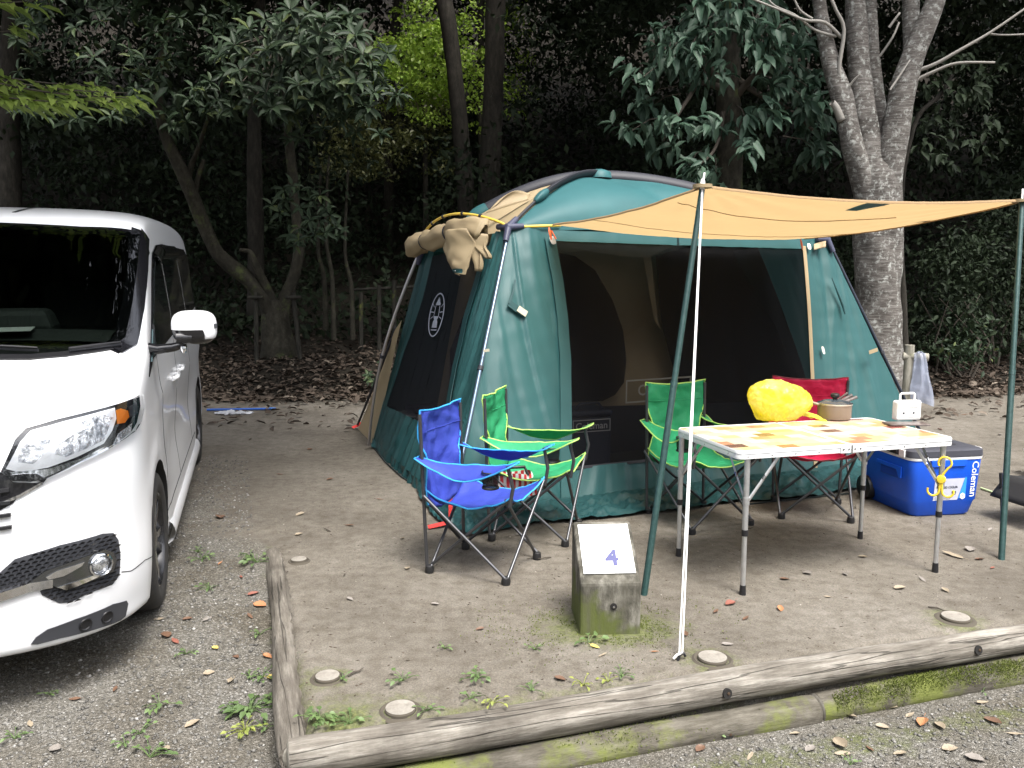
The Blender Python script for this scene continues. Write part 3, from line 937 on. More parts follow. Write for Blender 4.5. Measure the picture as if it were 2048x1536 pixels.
# --- inside: dashboard, paper on it, seats, steering wheel
ds_ = MB()
ds_.grid(lambda u, v: (lerp(-0.95, -1.42, v) , lerp(-0.66, 0.66, u), 1.30 + 0.03 * math.sin(math.pi * v) - 0.02 * (2 * u - 1) ** 2 - 0.25 * max(0, v - 0.75)), 20, 12)
ds_.build('dashboard', M_DASH, van, smooth=60)
pp = MB(); pp.box((-1.04, 0.18, 1.338), (0.22, 0.30, 0.003), Matrix.Rotation(R_(8), 3, 'Z')); pp.build('dashboard_paper', M_PAPER, van)
for sg in (1, -1):
    st = MB()
    st.grid(lambda u, v, sg=sg: (-2.05 - 0.22 * v + 0.06 * math.cos(math.pi * (u - .5)), sg * 0.36 + 0.25 * (2 * u - 1) * (1 - 0.15 * v), 0.95 + 0.55 * v), 10, 10)
    se = st.build('seat', M_SEATCLOTH, van, smooth=60, solid=0.10)
    hd = MB()
    hd.grid(lambda u, v, sg=sg: (-2.27 + 0.03 * math.cos(math.pi * (u - .5)), sg * 0.36 + 0.13 * (2 * u - 1), 1.53 + 0.17 * v - 0.02 * (2 * u - 1) ** 2), 8, 8)
    hd.build('headrest', M_SEATCLOTH, se, smooth=60, solid=0.08)
sw = MB()
for i in range(2):
    r_ = 0.185; n_ = 40
    Rm = Matrix.Rotation(R_(-65), 3, 'Y')
    sw.tube([Rm @ Vector((r_ * math.cos(2 * math.pi * k / n_), r_ * math.sin(2 * math.pi * k / n_), 0)) + Vector((-1.62, -0.36, 1.17)) for k in range(n_ + 1)], 0.015, 8)
    break
sw.build('steering_wheel', M_BLACK, van, smooth=60)
nv = MB(); nv.box((-1.34, 0.20, 1.36), (0.20, 0.36, 0.11), taper=0.8); nv.build('instrument_hood', M_DASH, van, bevel=0.03)
# number plate is out of view; the badge-free nose panel keeps its plate holder
ph = MB(); ph.box((0.012, 0, 0.52), (0.012, 0.34, 0.17)); ph.build('number_plate', M_PAPER, van, bevel=0.004)
# ================================================================== LOG EDGING, PEGS, CONCRETE MARKER
def bark_like(name, c1, c2, c3, stretch, scale=5.0, bump=0.6, moss=0.0, spots=0.0, dist=0.01, cracks=False, mosscol=(0.13, 0.15, 0.035)):
    m = bpy.data.materials.new(name); m.use_nodes = True
    nt = m.node_tree; N = nt.nodes; L = nt.links
    b = N['Principled BSDF']
    tc = N.new('ShaderNodeTexCoord'); mp = N.new('ShaderNodeMapping'); mp.inputs['Scale'].default_value = stretch
    L.new(tc.outputs['Object'], mp.inputs['Vector'])
    n1 = N.new('ShaderNodeTexNoise'); n1.inputs['Scale'].default_value = scale; n1.inputs['Detail'].default_value = 8; n1.inputs['Roughness'].default_value = 0.7
    L.new(mp.outputs['Vector'], n1.inputs['Vector'])
    rp = N.new('ShaderNodeValToRGB'); rp.color_ramp.elements.new(0.5)
    for e, (p, c) in zip(rp.color_ramp.elements, ((0.32, c1), (0.5, c2), (0.68, c3))): e.position = p; e.color = (*c, 1)
    L.new(n1.outputs['Fac'], rp.inputs['Fac'])
    col = rp.outputs['Color']
    def blend(col, scale, lo, hi, c, mx=0.85, det=6):
        n = N.new('ShaderNodeTexNoise'); n.inputs['Scale'].default_value = scale; n.inputs['Detail'].default_value = det; n.inputs['Roughness'].default_value = 0.7
        L.new(tc.outputs['Object'], n.inputs['Vector'])
        r = N.new('ShaderNodeMapRange'); r.inputs['From Min'].default_value = lo; r.inputs['From Max'].default_value = hi; r.inputs['To Max'].default_value = mx
        L.new(n.outputs['Fac'], r.inputs['Value'])
        x = N.new('ShaderNodeMix'); x.data_type = 'RGBA'
        L.new(r.outputs['Result'], x.inputs['Factor']); L.new(col, x.inputs['A']); x.inputs['B'].default_value = (*c, 1)
        return x.outputs['Result']
    col = blend(col, 2.3, 0.45, 0.75, tuple(k * 0.45 for k in c1), 0.75)
    if moss: col = blend(col, 3.1, 0.60 - moss, 0.68 - moss * 0.5, mosscol, 0.9)
    if spots: col = blend(col, 17, 0.62 - spots * 0.1, 0.68, (0.42, 0.43, 0.40), 0.85, 4)
    hgt_ = n1.outputs['Fac']
    if cracks:
        m2 = N.new('ShaderNodeMapping'); m2.inputs['Scale'].default_value = (0.55, 15, 15); L.new(tc.outputs['Object'], m2.inputs['Vector'])
        nc = N.new('ShaderNodeTexNoise'); nc.inputs['Scale'].default_value = 1.6; nc.inputs['Detail'].default_value = 2.5; L.new(m2.outputs['Vector'], nc.inputs['Vector'])
        s1 = N.new('ShaderNodeMath'); s1.operation = 'SUBTRACT'; L.new(nc.outputs['Fac'], s1.inputs[0]); s1.inputs[1].default_value = 0.5
        s2 = N.new('ShaderNodeMath'); s2.operation = 'ABSOLUTE'; L.new(s1.outputs[0], s2.inputs[0])
        r2 = N.new('ShaderNodeMapRange'); r2.inputs['From Min'].default_value = 0.004; r2.inputs['From Max'].default_value = 0.016; r2.inputs['To Min'].default_value = 0.45; L.new(s2.outputs[0], r2.inputs['Value'])
        x3 = N.new('ShaderNodeMix'); x3.data_type = 'RGBA'; x3.blend_type = 'MULTIPLY'; x3.inputs['Factor'].default_value = 1.0
        L.new(col, x3.inputs['A']); L.new(r2.outputs['Result'], x3.inputs['B']); col = x3.outputs['Result']
        a4 = N.new('ShaderNodeMath'); a4.operation = 'ADD'; L.new(hgt_, a4.inputs[0]); L.new(r2.outputs['Result'], a4.inputs[1]); hgt_ = a4.outputs[0]
    L.new(col, b.inputs['Base Color'])
    b.inputs['Roughness'].default_value = 0.9; b.inputs['Specular IOR Level'].default_value = 0.25
    bp = N.new('ShaderNodeBump'); bp.inputs['Strength'].default_value = bump; bp.inputs['Distance'].default_value = dist
    L.new(hgt_, bp.inputs['Height']); L.new(bp.outputs['Normal'], b.inputs['Normal'])
    return m
M_LOG = bark_like('weathered_log', (0.085, 0.074, 0.060), (0.185, 0.168, 0.144), (0.36, 0.34, 0.30), (0.9, 9, 9), 3.2, 1.0, cracks=True)
M_LOGSIDE = bark_like('weathered_log_dark', (0.075, 0.066, 0.053), (0.140, 0.125, 0.105), (0.24, 0.22, 0.19), (1.2, 10, 10), 3.2, 0.9, cracks=True)
M_LOGMOSS = bark_like('mossy_log', (0.055, 0.048, 0.036), (0.105, 0.095, 0.076), (0.18, 0.165, 0.138), (1.5, 8, 8), 4.0, 0.8, moss=0.12)
M_LOGEND = bark_like('sawn_wood_end', (0.16, 0.145, 0.12), (0.25, 0.235, 0.20), (0.36, 0.34, 0.30), (1, 1, 1), 22.0, 0.4)
M_HOLESHADE = mat('bolt_hole_shade', (0.01, 0.009, 0.008), 0.9)  # black stands in for the shade inside a bolt hole
M_RUST = mat('rusty_bolt', (0.09, 0.06, 0.04), 0.6, 0.6)
def log_thing(a, b, r, m, label, seed, holes=(), sag=0.0, r2=None, group=None):
    "a log of the edging; local x runs along it"
    a, b = Vector(a), Vector(b)
    d = (b - a); n = d.length; d.normalize()
    up = Vector((0, 0, 1)); y = up.cross(d).normalized(); up = d.cross(y)
    M = Matrix((d, y, up)).transposed().to_4x4(); M.translation = a
    e = empty('edging_log', label=label, cat='log', group=group); e.matrix_world = M
    ns = max(12, int(n / 0.04)); nk = 28
    mb = MB(); vs = []
    for i in range(ns + 1):
        t = i / ns; x = t * n
        rr = lerp(r, r2 or r, t) * (1 + 0.05 * mnoise.noise(Vector((x * 1.3, seed, 0))))
        if i in (0, ns): rr *= 0.94
        oy, oz = 0.020 * mnoise.noise(Vector((x * 0.8, seed, 5))), 0.016 * mnoise.noise(Vector((x * 0.7, seed, 9)))
        for k in range(nk):
            th = 2 * math.pi * k / nk
            q = rr * (1 + 0.09 * mnoise.noise(Vector((x * 2.0, math.cos(th) * 1.6, math.sin(th) * 1.6 + seed))) + 0.035 * mnoise.noise(Vector((x * 1.6, math.cos(th) * 5, math.sin(th) * 5 + seed))) + 0.02 * mnoise.noise(Vector((x * 12, math.cos(th) * 4, math.sin(th) * 4 + seed))))
            vs.append((x, oy + q * math.cos(th), oz + q * math.sin(th)))
    fs = [(i * nk + k, i * nk + (k + 1) % nk, (i + 1) * nk + (k + 1) % nk, (i + 1) * nk + k) for i in range(ns) for k in range(nk)]
    fs += [tuple(range(nk - 1, -1, -1)), tuple(range(ns * nk, ns * nk + nk))]
    mb.add(vs, fs)
    mb.build('log_body', m, e, smooth=60)
    for xx, dd in ((0.0, -1), (n, 1)):
        eb = MB(); rr = (r if dd < 0 else (r2 or r)) * 0.93
        eb.lathe([(rr, 0.0), (rr * 0.9, 0.004), (rr * 0.5, 0.006), (0, 0.005)], 24, (xx, 0, 0), 0, Matrix.Rotation(R_(90) * dd, 3, 'Y'))
        eb.build('sawn_end', M_LOGEND, e, smooth=30)
    for (x, ang) in holes:
        # black paints the shade of a recess: proud socket with the bolt head inside
        rr = lerp(r, r2 or r, x / n)
        c = Vector((x, -rr * math.cos(ang) * 1.0, rr * math.sin(ang) * 1.0)); nn = Vector((0, -math.cos(ang), math.sin(ang)))
        Mq = nn.to_track_quat('Z', 'Y').to_matrix()
        hb = MB(); hb.lathe([(0.020, -0.012), (0.019, 0.004), (0.012, 0.0035), (0.0, 0.003)], 18, c, 0, Mq); hb.build('socket_shade_disc', M_HOLESHADE, e, smooth=30)
        hb = MB(); hb.lathe([(0.006, 0.000), (0.006, 0.006), (0.0, 0.007)], 6, c + Vector((0.004, 0, 0)), 0, Mq); hb.build('bolt', M_RUST, e)
    return e
LR = 0.068
# side log: flush with the ground at its far end
log_thing(LA + Vector((0, 0, -0.045)) + LD * -0.02, LB + Vector((0, 0, -0.040)) + LD * 0.02, 0.053, M_LOGSIDE, 'weathered edging log running back along the gravel beside the van', 3.1, r2=0.056, group='logs edging the pitch')
fa, fb = FA + Vector((0, 0, -0.030)) - FD * 0.02, FB + FD * 2.6 + Vector((0, 0, -0.030))
fl = (fb - fa).length
def along(px, py, z=0.0): return (G(px, py, z) - fa).dot(FD)
log_thing(fa, fb, 0.066, M_LOG, 'pale upper edging log along the front of the pitch', 1.0, holes=((along(1475, 1378), 0.15), (along(1972, 1285), 0.2), (fl - 0.8, 0.2)), r2=0.050, group='logs edging the pitch')
lo = Vector((0, 0, -0.128)) - FN * 0.052
sx = along(1660, 1400, -0.1)
log_thing(fa + lo - FD * 0.03, fa + FD * (sx - 0.008) + lo, 0.062, M_LOGMOSS, 'low mossy edging log sunk under the near half of the pale log', 5.0, holes=((along(1470, 1432, -0.12), 0.1),), group='logs edging the pitch')
log_thing(fa + FD * (sx + 0.008) + lo + Vector((0, 0, 0.004)), fb + lo, 0.064, M_LOGMOSS, 'low mossy edging log with bright green moss under the far half of the pale log', 8.0, group='logs edging the pitch')
# white paint ring on the front log
pr = MB()
pc = G(634, 1503, 0.0)
loc = fa + FD * (pc - fa).dot(FD)
# cut ends of buried posts
M_PEG = bark_like('peg_wood', (0.17, 0.155, 0.13), (0.26, 0.24, 0.21), (0.34, 0.32, 0.28), (1, 1, 1), 14.0, 0.4)
M_PEGSIDE = mat('peg_side', (0.07, 0.06, 0.045), 0.95)
for (px, py, r, lab) in ((655, 1357, .047, 'round sawn post end set in the ground beside the side log'), (801, 1420, .055, 'round sawn post end set in the ground nearest the corner of the logs'), (598, 1123, .042, 'round sawn post end half buried at the far end of the side log'),
                    (1425, 1321, .058, 'round sawn post end beside the peg of the white rope'), (1911, 1238, .060, 'round sawn post end in a ring of moss near the pale log')):
    c = G(px, py)
    c.z = gz(c.x, c.y)
    e = empty('wooden_peg', c, label=lab, cat='wooden peg', group='post ends set in the pitch')
    pm = MB(); prof = [(r * 1.02, -0.06), (r, 0.008), (r * 0.93, 0.013), (r * 0.5, 0.015), (0, 0.0145)]
    vs = []
    pm.lathe(prof[:3], 26); pm.build('post_side', M_PEGSIDE, e, smooth=30)
    pm = MB(); pm.lathe([(r * 0.95, 0.0135), (r * 0.6, 0.0165), (r * 0.3, 0.0160), (0, 0.0165)], 26); pm.build('post_top', M_PEG, e, smooth=60)
    rm_ = MB(); rm_.lathe([(r * 1.5, -0.004), (r * 1.25, 0.006), (r * 1.04, 0.0), (r * 1.02, -0.03)], 26); rm_.build('soil_rim', M_PEGSIDE, e, smooth=60)

# concrete marker post with its number sheet
def concrete_mat():
    m = bark_like('mossy_concrete', (0.055, 0.052, 0.042), (0.125, 0.118, 0.098), (0.21, 0.20, 0.172), (1.0, 1.0, 0.45), 9.0, 0.9)
    nt = m.node_tree; N = nt.nodes; L = nt.links
    b = N['Principled BSDF']
    for nd in N:
        if nd.type == 'VALTORGB':
            for e_, p_ in zip(nd.color_ramp.elements, (0.42, 0.50, 0.57)): e_.position = p_
    src = b.inputs['Base Color'].links[0].from_socket
    tc = N.new('ShaderNodeTexCoord'); sx_ = N.new('ShaderNodeSeparateXYZ'); L.new(tc.outputs['Object'], sx_.inputs['Vector'])
    n = N.new('ShaderNodeTexNoise'); n.inputs['Scale'].default_value = 11; n.inputs['Detail'].default_value = 6; L.new(tc.outputs['Object'], n.inputs['Vector'])
    a = N.new('ShaderNodeMath'); a.operation = 'MULTIPLY_ADD'; L.new(sx_.outputs['Z'], a.inputs[0]); a.inputs[1].default_value = -2.4; a.inputs[2].default_value = 0.38
    a3 = N.new('ShaderNodeMath'); a3.operation = 'MULTIPLY_ADD'; L.new(sx_.outputs['X'], a3.inputs[0]); a3.inputs[1].default_value = -1.7; L.new(a.outputs[0], a3.inputs[2])
    a2 = N.new('ShaderNodeMath'); a2.operation = 'ADD'; L.new(a3.outputs[0], a2.inputs[0]); L.new(n.outputs['Fac'], a2.inputs[1])
    r = N.new('ShaderNodeMapRange'); r.inputs['From Min'].default_value = 0.58; r.inputs['From Max'].default_value = 0.78; r.inputs['To Max'].default_value = 0.9; L.new(a2.outputs[0], r.inputs['Value'])
    x = N.new('ShaderNodeMix'); x.data_type = 'RGBA'; L.new(r.outputs['Result'], x.inputs['Factor']); L.new(src, x.inputs['A']); x.inputs['B'].default_value = (0.085, 0.105, 0.022, 1)
    # rain streaks down the faces
    mp = N.new('ShaderNodeMapping'); mp.inputs['Scale'].default_value = (26, 26, 1.4); L.new(tc.outputs['Object'], mp.inputs['Vector'])
    w = N.new('ShaderNodeTexNoise'); w.inputs['Scale'].default_value = 1.0; w.inputs['Detail'].default_value = 4; L.new(mp.outputs['Vector'], w.inputs['Vector'])
    wr = N.new('ShaderNodeMapRange'); wr.inputs['From Min'].default_value = 0.42; wr.inputs['From Max'].default_value = 0.66; wr.inputs['To Max'].default_value = 0.55; L.new(w.outputs['Fac'], wr.inputs['Value'])
    x2 = N.new('ShaderNodeMix'); x2.data_type = 'RGBA'; L.new(wr.outputs['Result'], x2.inputs['Factor']); L.new(x.outputs['Result'], x2.inputs['A']); x2.inputs['B'].default_value = (0.085, 0.080, 0.062, 1)
    L.new(x2.outputs['Result'], b.inputs['Base Color'])
    return m
M_CONC = concrete_mat()
mfl, mfr = G(1160, 1271), G(1281, 1268)
mx = (mfr - mfl); mw = mx.length; mx.normalize()
my = Vector((-mx.y, mx.x, 0)); 
mbl = G(1114, 1222); mdp = 0.29
MM = Matrix((mx, my, Vector((0, 0, 1)))).transposed().to_4x4(); MM.translation = (mfl + mfr) / 2
marker = empty('pitch_marker', label='mossy concrete marker block with a sloping white sheet numbered 4', cat='marker'); marker.matrix_world = MM
hx = mw / 2
zf, zb = 0.232, 0.405
prof = [(0, -0.06), (mdp, -0.06), (mdp, zb), (mdp - 0.035, zb + 0.012), (0.015, zf + 0.006), (0, zf - 0.006)]
cb = MB()
cb.prism([(-hx, y, z) for y, z in prof], (2 * hx, 0, 0))
co = cb.build('concrete_block', M_CONC, marker, bevel=0.012)
p0, p1 = Vector((0, 0.028, zf + 0.018)), Vector((0, mdp - 0.045, zb + 0.006))
sd = (p1 - p0); sl = sd.length; sd.normalize(); sn = Vector((0, -sd.z, sd.y)); 
if sn.z < 0: sn = -sn
sm = MB()
ctr = (p0 + p1) / 2
sm.add([ctr + Vector((sx_ * hx * 0.86, 0, 0)) + sd * (sy_ * sl * 0.47) + sn * (0.002 + o) for o in (0, 0.004) for (sx_, sy_) in ((-1, -1), (1, -1), (1, 1), (-1, 1))], [(4, 5, 6, 7), (3, 2, 1, 0), (0, 1, 5, 4), (1, 2, 6, 5), (2, 3, 7, 6), (3, 0, 4, 7)])
plate = sm.build('number_sheet', mat('white_sheet', (0.82, 0.83, 0.82), 0.45, var=(30, (0.70, 0.71, 0.69), 0.45, 0.8)), marker)
nb = MB(); letter(nb, '4', 0.112, frame_at(ctr + Vector((0.018, 0, 0)) - sd * (sl * 0.20) + sn * 0.0072, (1, 0, 0), sn), bold=0.0035)
nb.build('numeral', mat('faded_blue_ink', (0.055, 0.058, 0.17), 0.6), plate)
hb = MB(); hb.lathe([(0.015, -0.004), (0.0145, 0.004), (0.008, 0.0035), (0.0, 0.003)], 18, (0.012, -0.0015, 0.125), 0, Matrix.Rotation(R_(90), 3, 'X')); hb.build('hole_shade_disc', M_HOLESHADE, marker, smooth=30)  # flat disc painted dark like the shaded inside of a hole
hb = MB(); hb.lathe([(0.005, 0.001), (0.005, 0.008), (0.0, 0.009)], 8, (0.012, -0.0015, 0.125), 0, Matrix.Rotation(R_(90), 3, 'X')); hb.build('bolt', M_SATIN, marker)
# ================================================================== THE TENT
def fabric(name, col, rough=0.55, transl=0.0, weave=0.12, sheen=0.0, col2=None):
    return mat(name, col, rough, var=(3.0, col2 or tuple(k * 0.86 for k in col), 0.35, 0.7), bump=(420, weave, 0.0015), transl=transl, sheen=sheen, spec=0.35)
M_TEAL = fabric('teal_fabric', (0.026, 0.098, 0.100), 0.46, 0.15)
M_TEALSKYLIT = fabric('skylit_teal_fabric', (0.040, 0.145, 0.155), 0.50, 0.25)  # the wall teal made lighter: sky light put into the colour
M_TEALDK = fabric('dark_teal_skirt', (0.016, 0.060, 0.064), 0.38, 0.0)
M_TAN = fabric('tan_fabric', (0.42, 0.33, 0.20), 0.6, 0.25)
M_CANOPY = fabric('canopy_fabric', (0.46, 0.32, 0.155), 0.6, 0.60)
M_TRIM = mat('navy_trim', (0.016, 0.017, 0.024), 0.6)
M_POLEALU = mat('anodised_pole', (0.15, 0.20, 0.27), 0.32, 0.8)
M_POLESILVER = mat('silver_pole', (0.62, 0.60, 0.62), 0.3, 0.9)
M_POLEGREEN = mat('green_pole', (0.016, 0.045, 0.042), 0.35, 0.2, var=(40, (0.03, 0.07, 0.065)))
M_YELLOWROD = mat('yellow_rod', (0.66, 0.47, 0.07), 0.4)
M_HUB = mat('navy_hub', (0.045, 0.048, 0.085), 0.45)
M_ROPE = mat('white_rope', (0.78, 0.78, 0.77), 0.8, bump=(260, 0.8, 0.004))
M_CORD = mat('dark_cord', (0.012, 0.018, 0.018), 0.9)
M_RED = mat('red_webbing', (0.55, 0.03, 0.025), 0.7)
M_ORANGE = mat('orange_clip', (0.62, 0.10, 0.02), 0.4)
M_BUCKLE = mat('pale_buckle', (0.45, 0.42, 0.32), 0.5)
M_LOGO = mat('grey_print', (0.30, 0.33, 0.40), 0.7)
M_PALE = mat('pale_patch', (0.62, 0.60, 0.55), 0.6)
def screen_mat(name, col, dens):
    "insect mesh: part thread, part hole"
    m = mat(name, col, 0.65, bump=(14, 0.5, 0.02), stretch=(1, 1, 3.0), spec=0.08, alpha=dens)
    return m
M_SCREEN = screen_mat('insect_screen', (0.006, 0.006, 0.007), 0.55)
M_SCREENDK = screen_mat('inner_screen', (0.008, 0.008, 0.009), 0.90)

BFL, BFR, BRL = G(903, 1046), G(1862, 922), G(744, 890)
BRR = BFR + (BRL - BFL) * 1.05
HFL = D(1020, 458, 5.95)
HFR = D(1655, 482, 7.05)
HRL = D(846, 505, 6.75)
HRR = HFR + (HRL - HFL) * 1.1; HRR.z = HFR.z
APX = (HFL + HFR + HRL + HRR) / 4
APX = D(1197, 352, APX.y)
tent = empty('screen_tent', (BFL + BFR + BRL + BRR) / 4, label='large teal screen tent with dark mesh walls and a raised tan awning', cat='tent')
TINV = Matrix.Translation(-tent.location)
def TV(p): return Vector(p) - tent.location
def wall_fn(bl, br, tr, tl, inward=0.08):
    n = (br - bl).cross(tl - bl).normalized()
    if n.dot(CAM - (bl + br) / 2) < 0: n = -n
    def S(u, v, off=0.0):
        p = lerp(lerp(bl, br, u), lerp(tl, tr, u), v)
        return p - n * (inward * math.sin(math.pi * min(1, max(0, u))) * math.sin(math.pi * min(1, max(0, v))) * 0.9) + n * off
    S.n = n
    return S
def inv_wall(S, px, py):
    "wall parameters of the point seen at a pixel"
    u, v = 0.5, 0.5
    d = ray(px, py)
    def err(u, v):
        p = S(u, v) - CAM
        return Vector((p.x / p.y - d.x / d.y, p.z / p.y - d.z / d.y))
    for _ in range(14):
        e = err(u, v); h = 1e-4
        a, b = (err(u + h, v) - e) / h, (err(u, v + h) - e) / h
        det = a.x * b.y - a.y * b.x
        if abs(det) < 1e-12: break
        du, dv = (e.x * b.y - e.y * b.x) / det, (a.x * e.y - a.y * e.x) / det
        u = min(1.6, max(-0.6, u - du)); v = min(1.6, max(-0.6, v - dv))
    return u, v
def interp(tab, v):
    if v <= tab[0][0]: return tab[0][1]
    for (a, x), (b, y) in zip(tab, tab[1:]):
        if v <= b: return lerp(x, y, (v - a) / (b - a))
    return tab[-1][1]
def edge_tab(S, pix):
    return sorted([tuple(reversed(inv_wall(S, *p))) for p in pix])
def panel(name, S, ul, ur, v0, v1, m, wr=0.012, nu=40, nv=60, diag=0.0, off=0.0, seed=0.0, parent=None, fold=None, **kw):
    mb = MB()
    def f(i, j):
        v = lerp(v0, v1, j)
        a = interp(ul, v) if isinstance(ul, list) else ul
        b = interp(ur, v) if isinstance(ur, list) else ur
        u = lerp(a, b, i)
        edge = min(1, 6 * i, 6 * (1 - i))
        # long tension folds running obliquely over the cloth, and small crumples
        rdg = max(0.0, 1 - abs(mnoise.noise(Vector(((u + diag * v) * 17, v * 0.8, seed + 20)))) * 7) 
        w = wr * 0.9 * rdg + wr * 1.3 * (mnoise.noise(Vector(((u + diag * v) * 24, v * 0.9, seed))) + 0.5 * mnoise.noise(Vector(((u + diag * v) * 55, v * 1.8, seed + 4))) + 0.16 * mnoise.noise(Vector((u * 20, v * 22, seed + 8))))
        if fold: w += fold(i, v)
        return TV(S(u, v, off + w * (0.25 + 0.75 * edge)))
    mb.grid(f, nu, nv)
    return mb.build(name, m, parent or tent, smooth=180, **kw)
def strip3(pts, w, n, t=0.004):
    "flat band along points, lying on normal n"
    mb = MB(); L_ = []; R2 = []
    for i, p in enumerate(pts):
        d = (pts[min(i + 1, len(pts) - 1)] - pts[max(i - 1, 0)]).normalized()
        nn = n if isinstance(n, Vector) else n[i]
        s = nn.cross(d).normalized()
        L_.append(p + s * w / 2); R2.append(p - s * w / 2)
    k = len(pts)
    tn = [(n if isinstance(n, Vector) else n[i]) * t for i in range(k)]
    vs = L_ + R2 + [p + q for p, q in zip(L_, tn)] + [p + q for p, q in zip(R2, tn)]
    fs = []
    for i in range(k - 1):
        fs += [(i, i + 1, k + i + 1, k + i), (2 * k + i + 1, 2 * k + i, 3 * k + i, 3 * k + i + 1), (i + 1, i, 2 * k + i, 2 * k + i + 1), (k + i, k + i + 1, 3 * k + i + 1, 3 * k + i)]
    mb.add([TV(p) for p in vs], fs)
    return mb

# ---- front wall
SF = wall_fn(BFL, BFR, HFR, HFL, 0.10)
f_left = edge_tab(SF, [(1098, 455), (1118, 560), (1128, 640), (1134, 720), (1136, 850), (1138, 1000)])
f_right = edge_tab(SF, [(1606, 478), (1614, 560), (1620, 640), (1626, 765), (1632, 960)])
vbot = inv_wall(SF, 1290, 922)[1]
panel('front_corner_panel', SF, 0.0, f_left, 0.0, 1.0, M_TEAL, 0.020, 44, 80, diag=0.22, seed=1, fold=lambda i, v: 0.03 * math.sin(math.pi * i))
panel('front_corner_panel', SF, f_right, 1.0, 0.0, 1.0, M_TEAL, 0.018, 40, 80, diag=-0.20, seed=2)
panel('front_sill_panel', SF, f_left, f_right, 0.0, vbot, M_TEAL, 0.028, 90, 16, seed=3, off=0.004)
vtop = inv_wall(SF, 1350, 474)[1]
panel('front_screen', SF, f_left, f_right, vbot, 0.992, M_SCREEN, 0.010, 70, 60, diag=-0.05, seed=4)
panel('front_header', SF, edge_tab(SF, [(1100, 452), (1116, 560)]), edge_tab(SF, [(1606, 478), (1614, 560)]), 0.958, 0.999, M_TEAL, 0.006, 60, 8, seed=5, off=0.012)
# flange of the corner panel: zip flap along the screen
fl_pts = [SF(interp(f_left, v) - 0.006, v, 0.018 + 0.006 * mnoise.noise(Vector((v * 9, 1, 1)))) for v in np.linspace(0.02, 0.97, 40)]
strip3(fl_pts, 0.085, SF.n, 0.004).build('zip_flap', M_TEAL, tent, smooth=60)
strip3([SF(interp(f_right, v) - 0.004, v, 0.012) for v in np.linspace(0.03, 0.97, 30)], 0.035, SF.n, 0.004).build('zip_tape', M_TAN, tent, smooth=60)
strip3([SF(u, vbot, 0.012) for u in np.linspace(interp(f_left, vbot), interp(f_right, vbot), 30)], 0.02, SF.n, 0.004).build('zip_tape', M_TRIM, tent, smooth=60)

# ---- side wall with the lantern emblem
SL = wall_fn(BRL, BFL, HFL, HRL, 0.07)
l_rear = edge_tab(SL, [(868, 500), (845, 600), (810, 700), (765, 838), (752, 885)])
l_front = edge_tab(SL, [(985, 470), (960, 560), (936, 640), (915, 735), (905, 790), (890, 900)])
lv = inv_wall(SL, 830, 838)[1]
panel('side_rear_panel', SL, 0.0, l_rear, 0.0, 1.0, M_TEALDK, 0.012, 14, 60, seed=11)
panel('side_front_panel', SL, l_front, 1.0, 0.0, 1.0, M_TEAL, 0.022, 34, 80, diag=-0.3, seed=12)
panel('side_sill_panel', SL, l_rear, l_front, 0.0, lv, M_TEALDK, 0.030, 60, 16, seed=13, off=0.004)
M_SCREENSIDE = screen_mat('side_insect_screen', (0.012, 0.012, 0.015), 0.80)
panel('side_screen', SL, l_rear, l_front, lv, 0.97, M_SCREENSIDE, 0.010, 50, 60, seed=14)
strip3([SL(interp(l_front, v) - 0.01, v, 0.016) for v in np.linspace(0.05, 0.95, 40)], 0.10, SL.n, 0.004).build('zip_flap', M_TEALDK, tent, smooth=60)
# rear and far walls
SB = wall_fn(BRL, BRR, HRR, HRL, 0.05)
panel('rear_wall', SB, 0, 1, 0, 1, M_TEAL, 0.012, 40, 30, seed=21)
SR = wall_fn(BFR, BRR, HRR, HFR, 0.05)
panel('far_side_wall', SR, 0, 1, 0, 1, M_TEAL, 0.014, 40, 40, seed=22)
# tan panel behind the rear leg, pegged out with a red strap
TP = G(716, 858)
tq = [BRL + Vector((0, 0.03, 0)), TP, D(792, 660, 6.95), D(806, 640, 6.82)]
mb = MB(); mb.grid(lambda u, v: TV(lerp(lerp(tq[1], tq[0], u), lerp(tq[2], tq[3], u), v) + Vector((0.01 * math.sin(5 * v), 0, 0))), 8, 24)
mb.build('rear_tan_flap', M_TAN, tent, smooth=180)
mb = MB(); mb.tube([TV(TP + Vector((-0.01, 0.02, 0.03))), TV(D(760, 740, 7.2)), TV(D(792, 655, 7.0))], 0.012, 8); mb.build('rear_leg', M_TRIM, tent, smooth=60)

# ---- skirt lying crumpled on the ground
def skirt(name, pts_out, pts_in, nu, nv, seed, amp=0.030):
    mb = MB()
    def at(pts, u):
        x = u * (len(pts) - 1); i = min(int(x), len(pts) - 2); return lerp(Vector(pts[i]), Vector(pts[i + 1]), x - i)
    def f(u, v):
        p = lerp(at(pts_in, u), at(pts_out, u), v)
        z = 0.016 + amp * (0.35 + mnoise.noise(Vector((p.x * 6, p.y * 6, seed))) * 0.8 + 1.1 * max(0, 1 - 5 * abs(mnoise.noise(Vector((p.x * 8, p.y * 8, seed))))) + 0.6 * max(0, 1 - 5 * abs(mnoise.noise(Vector((p.x * 17, p.y * 17, seed)))))) * math.sin(math.pi * min(1, 0.08 + v * 0.8)) + 0.05 * (1 - v) ** 2
        z = max(z, 0.010)
        e = 0.03 * mnoise.noise(Vector((p.x * 5, p.y * 5, seed + 3))) * v
        return TV(Vector((p.x + e, p.y + e, z + gz(p.x, p.y))))
    mb.grid(f, nu, nv)
    return mb.build(name, M_TEALDK, tent, smooth=180)
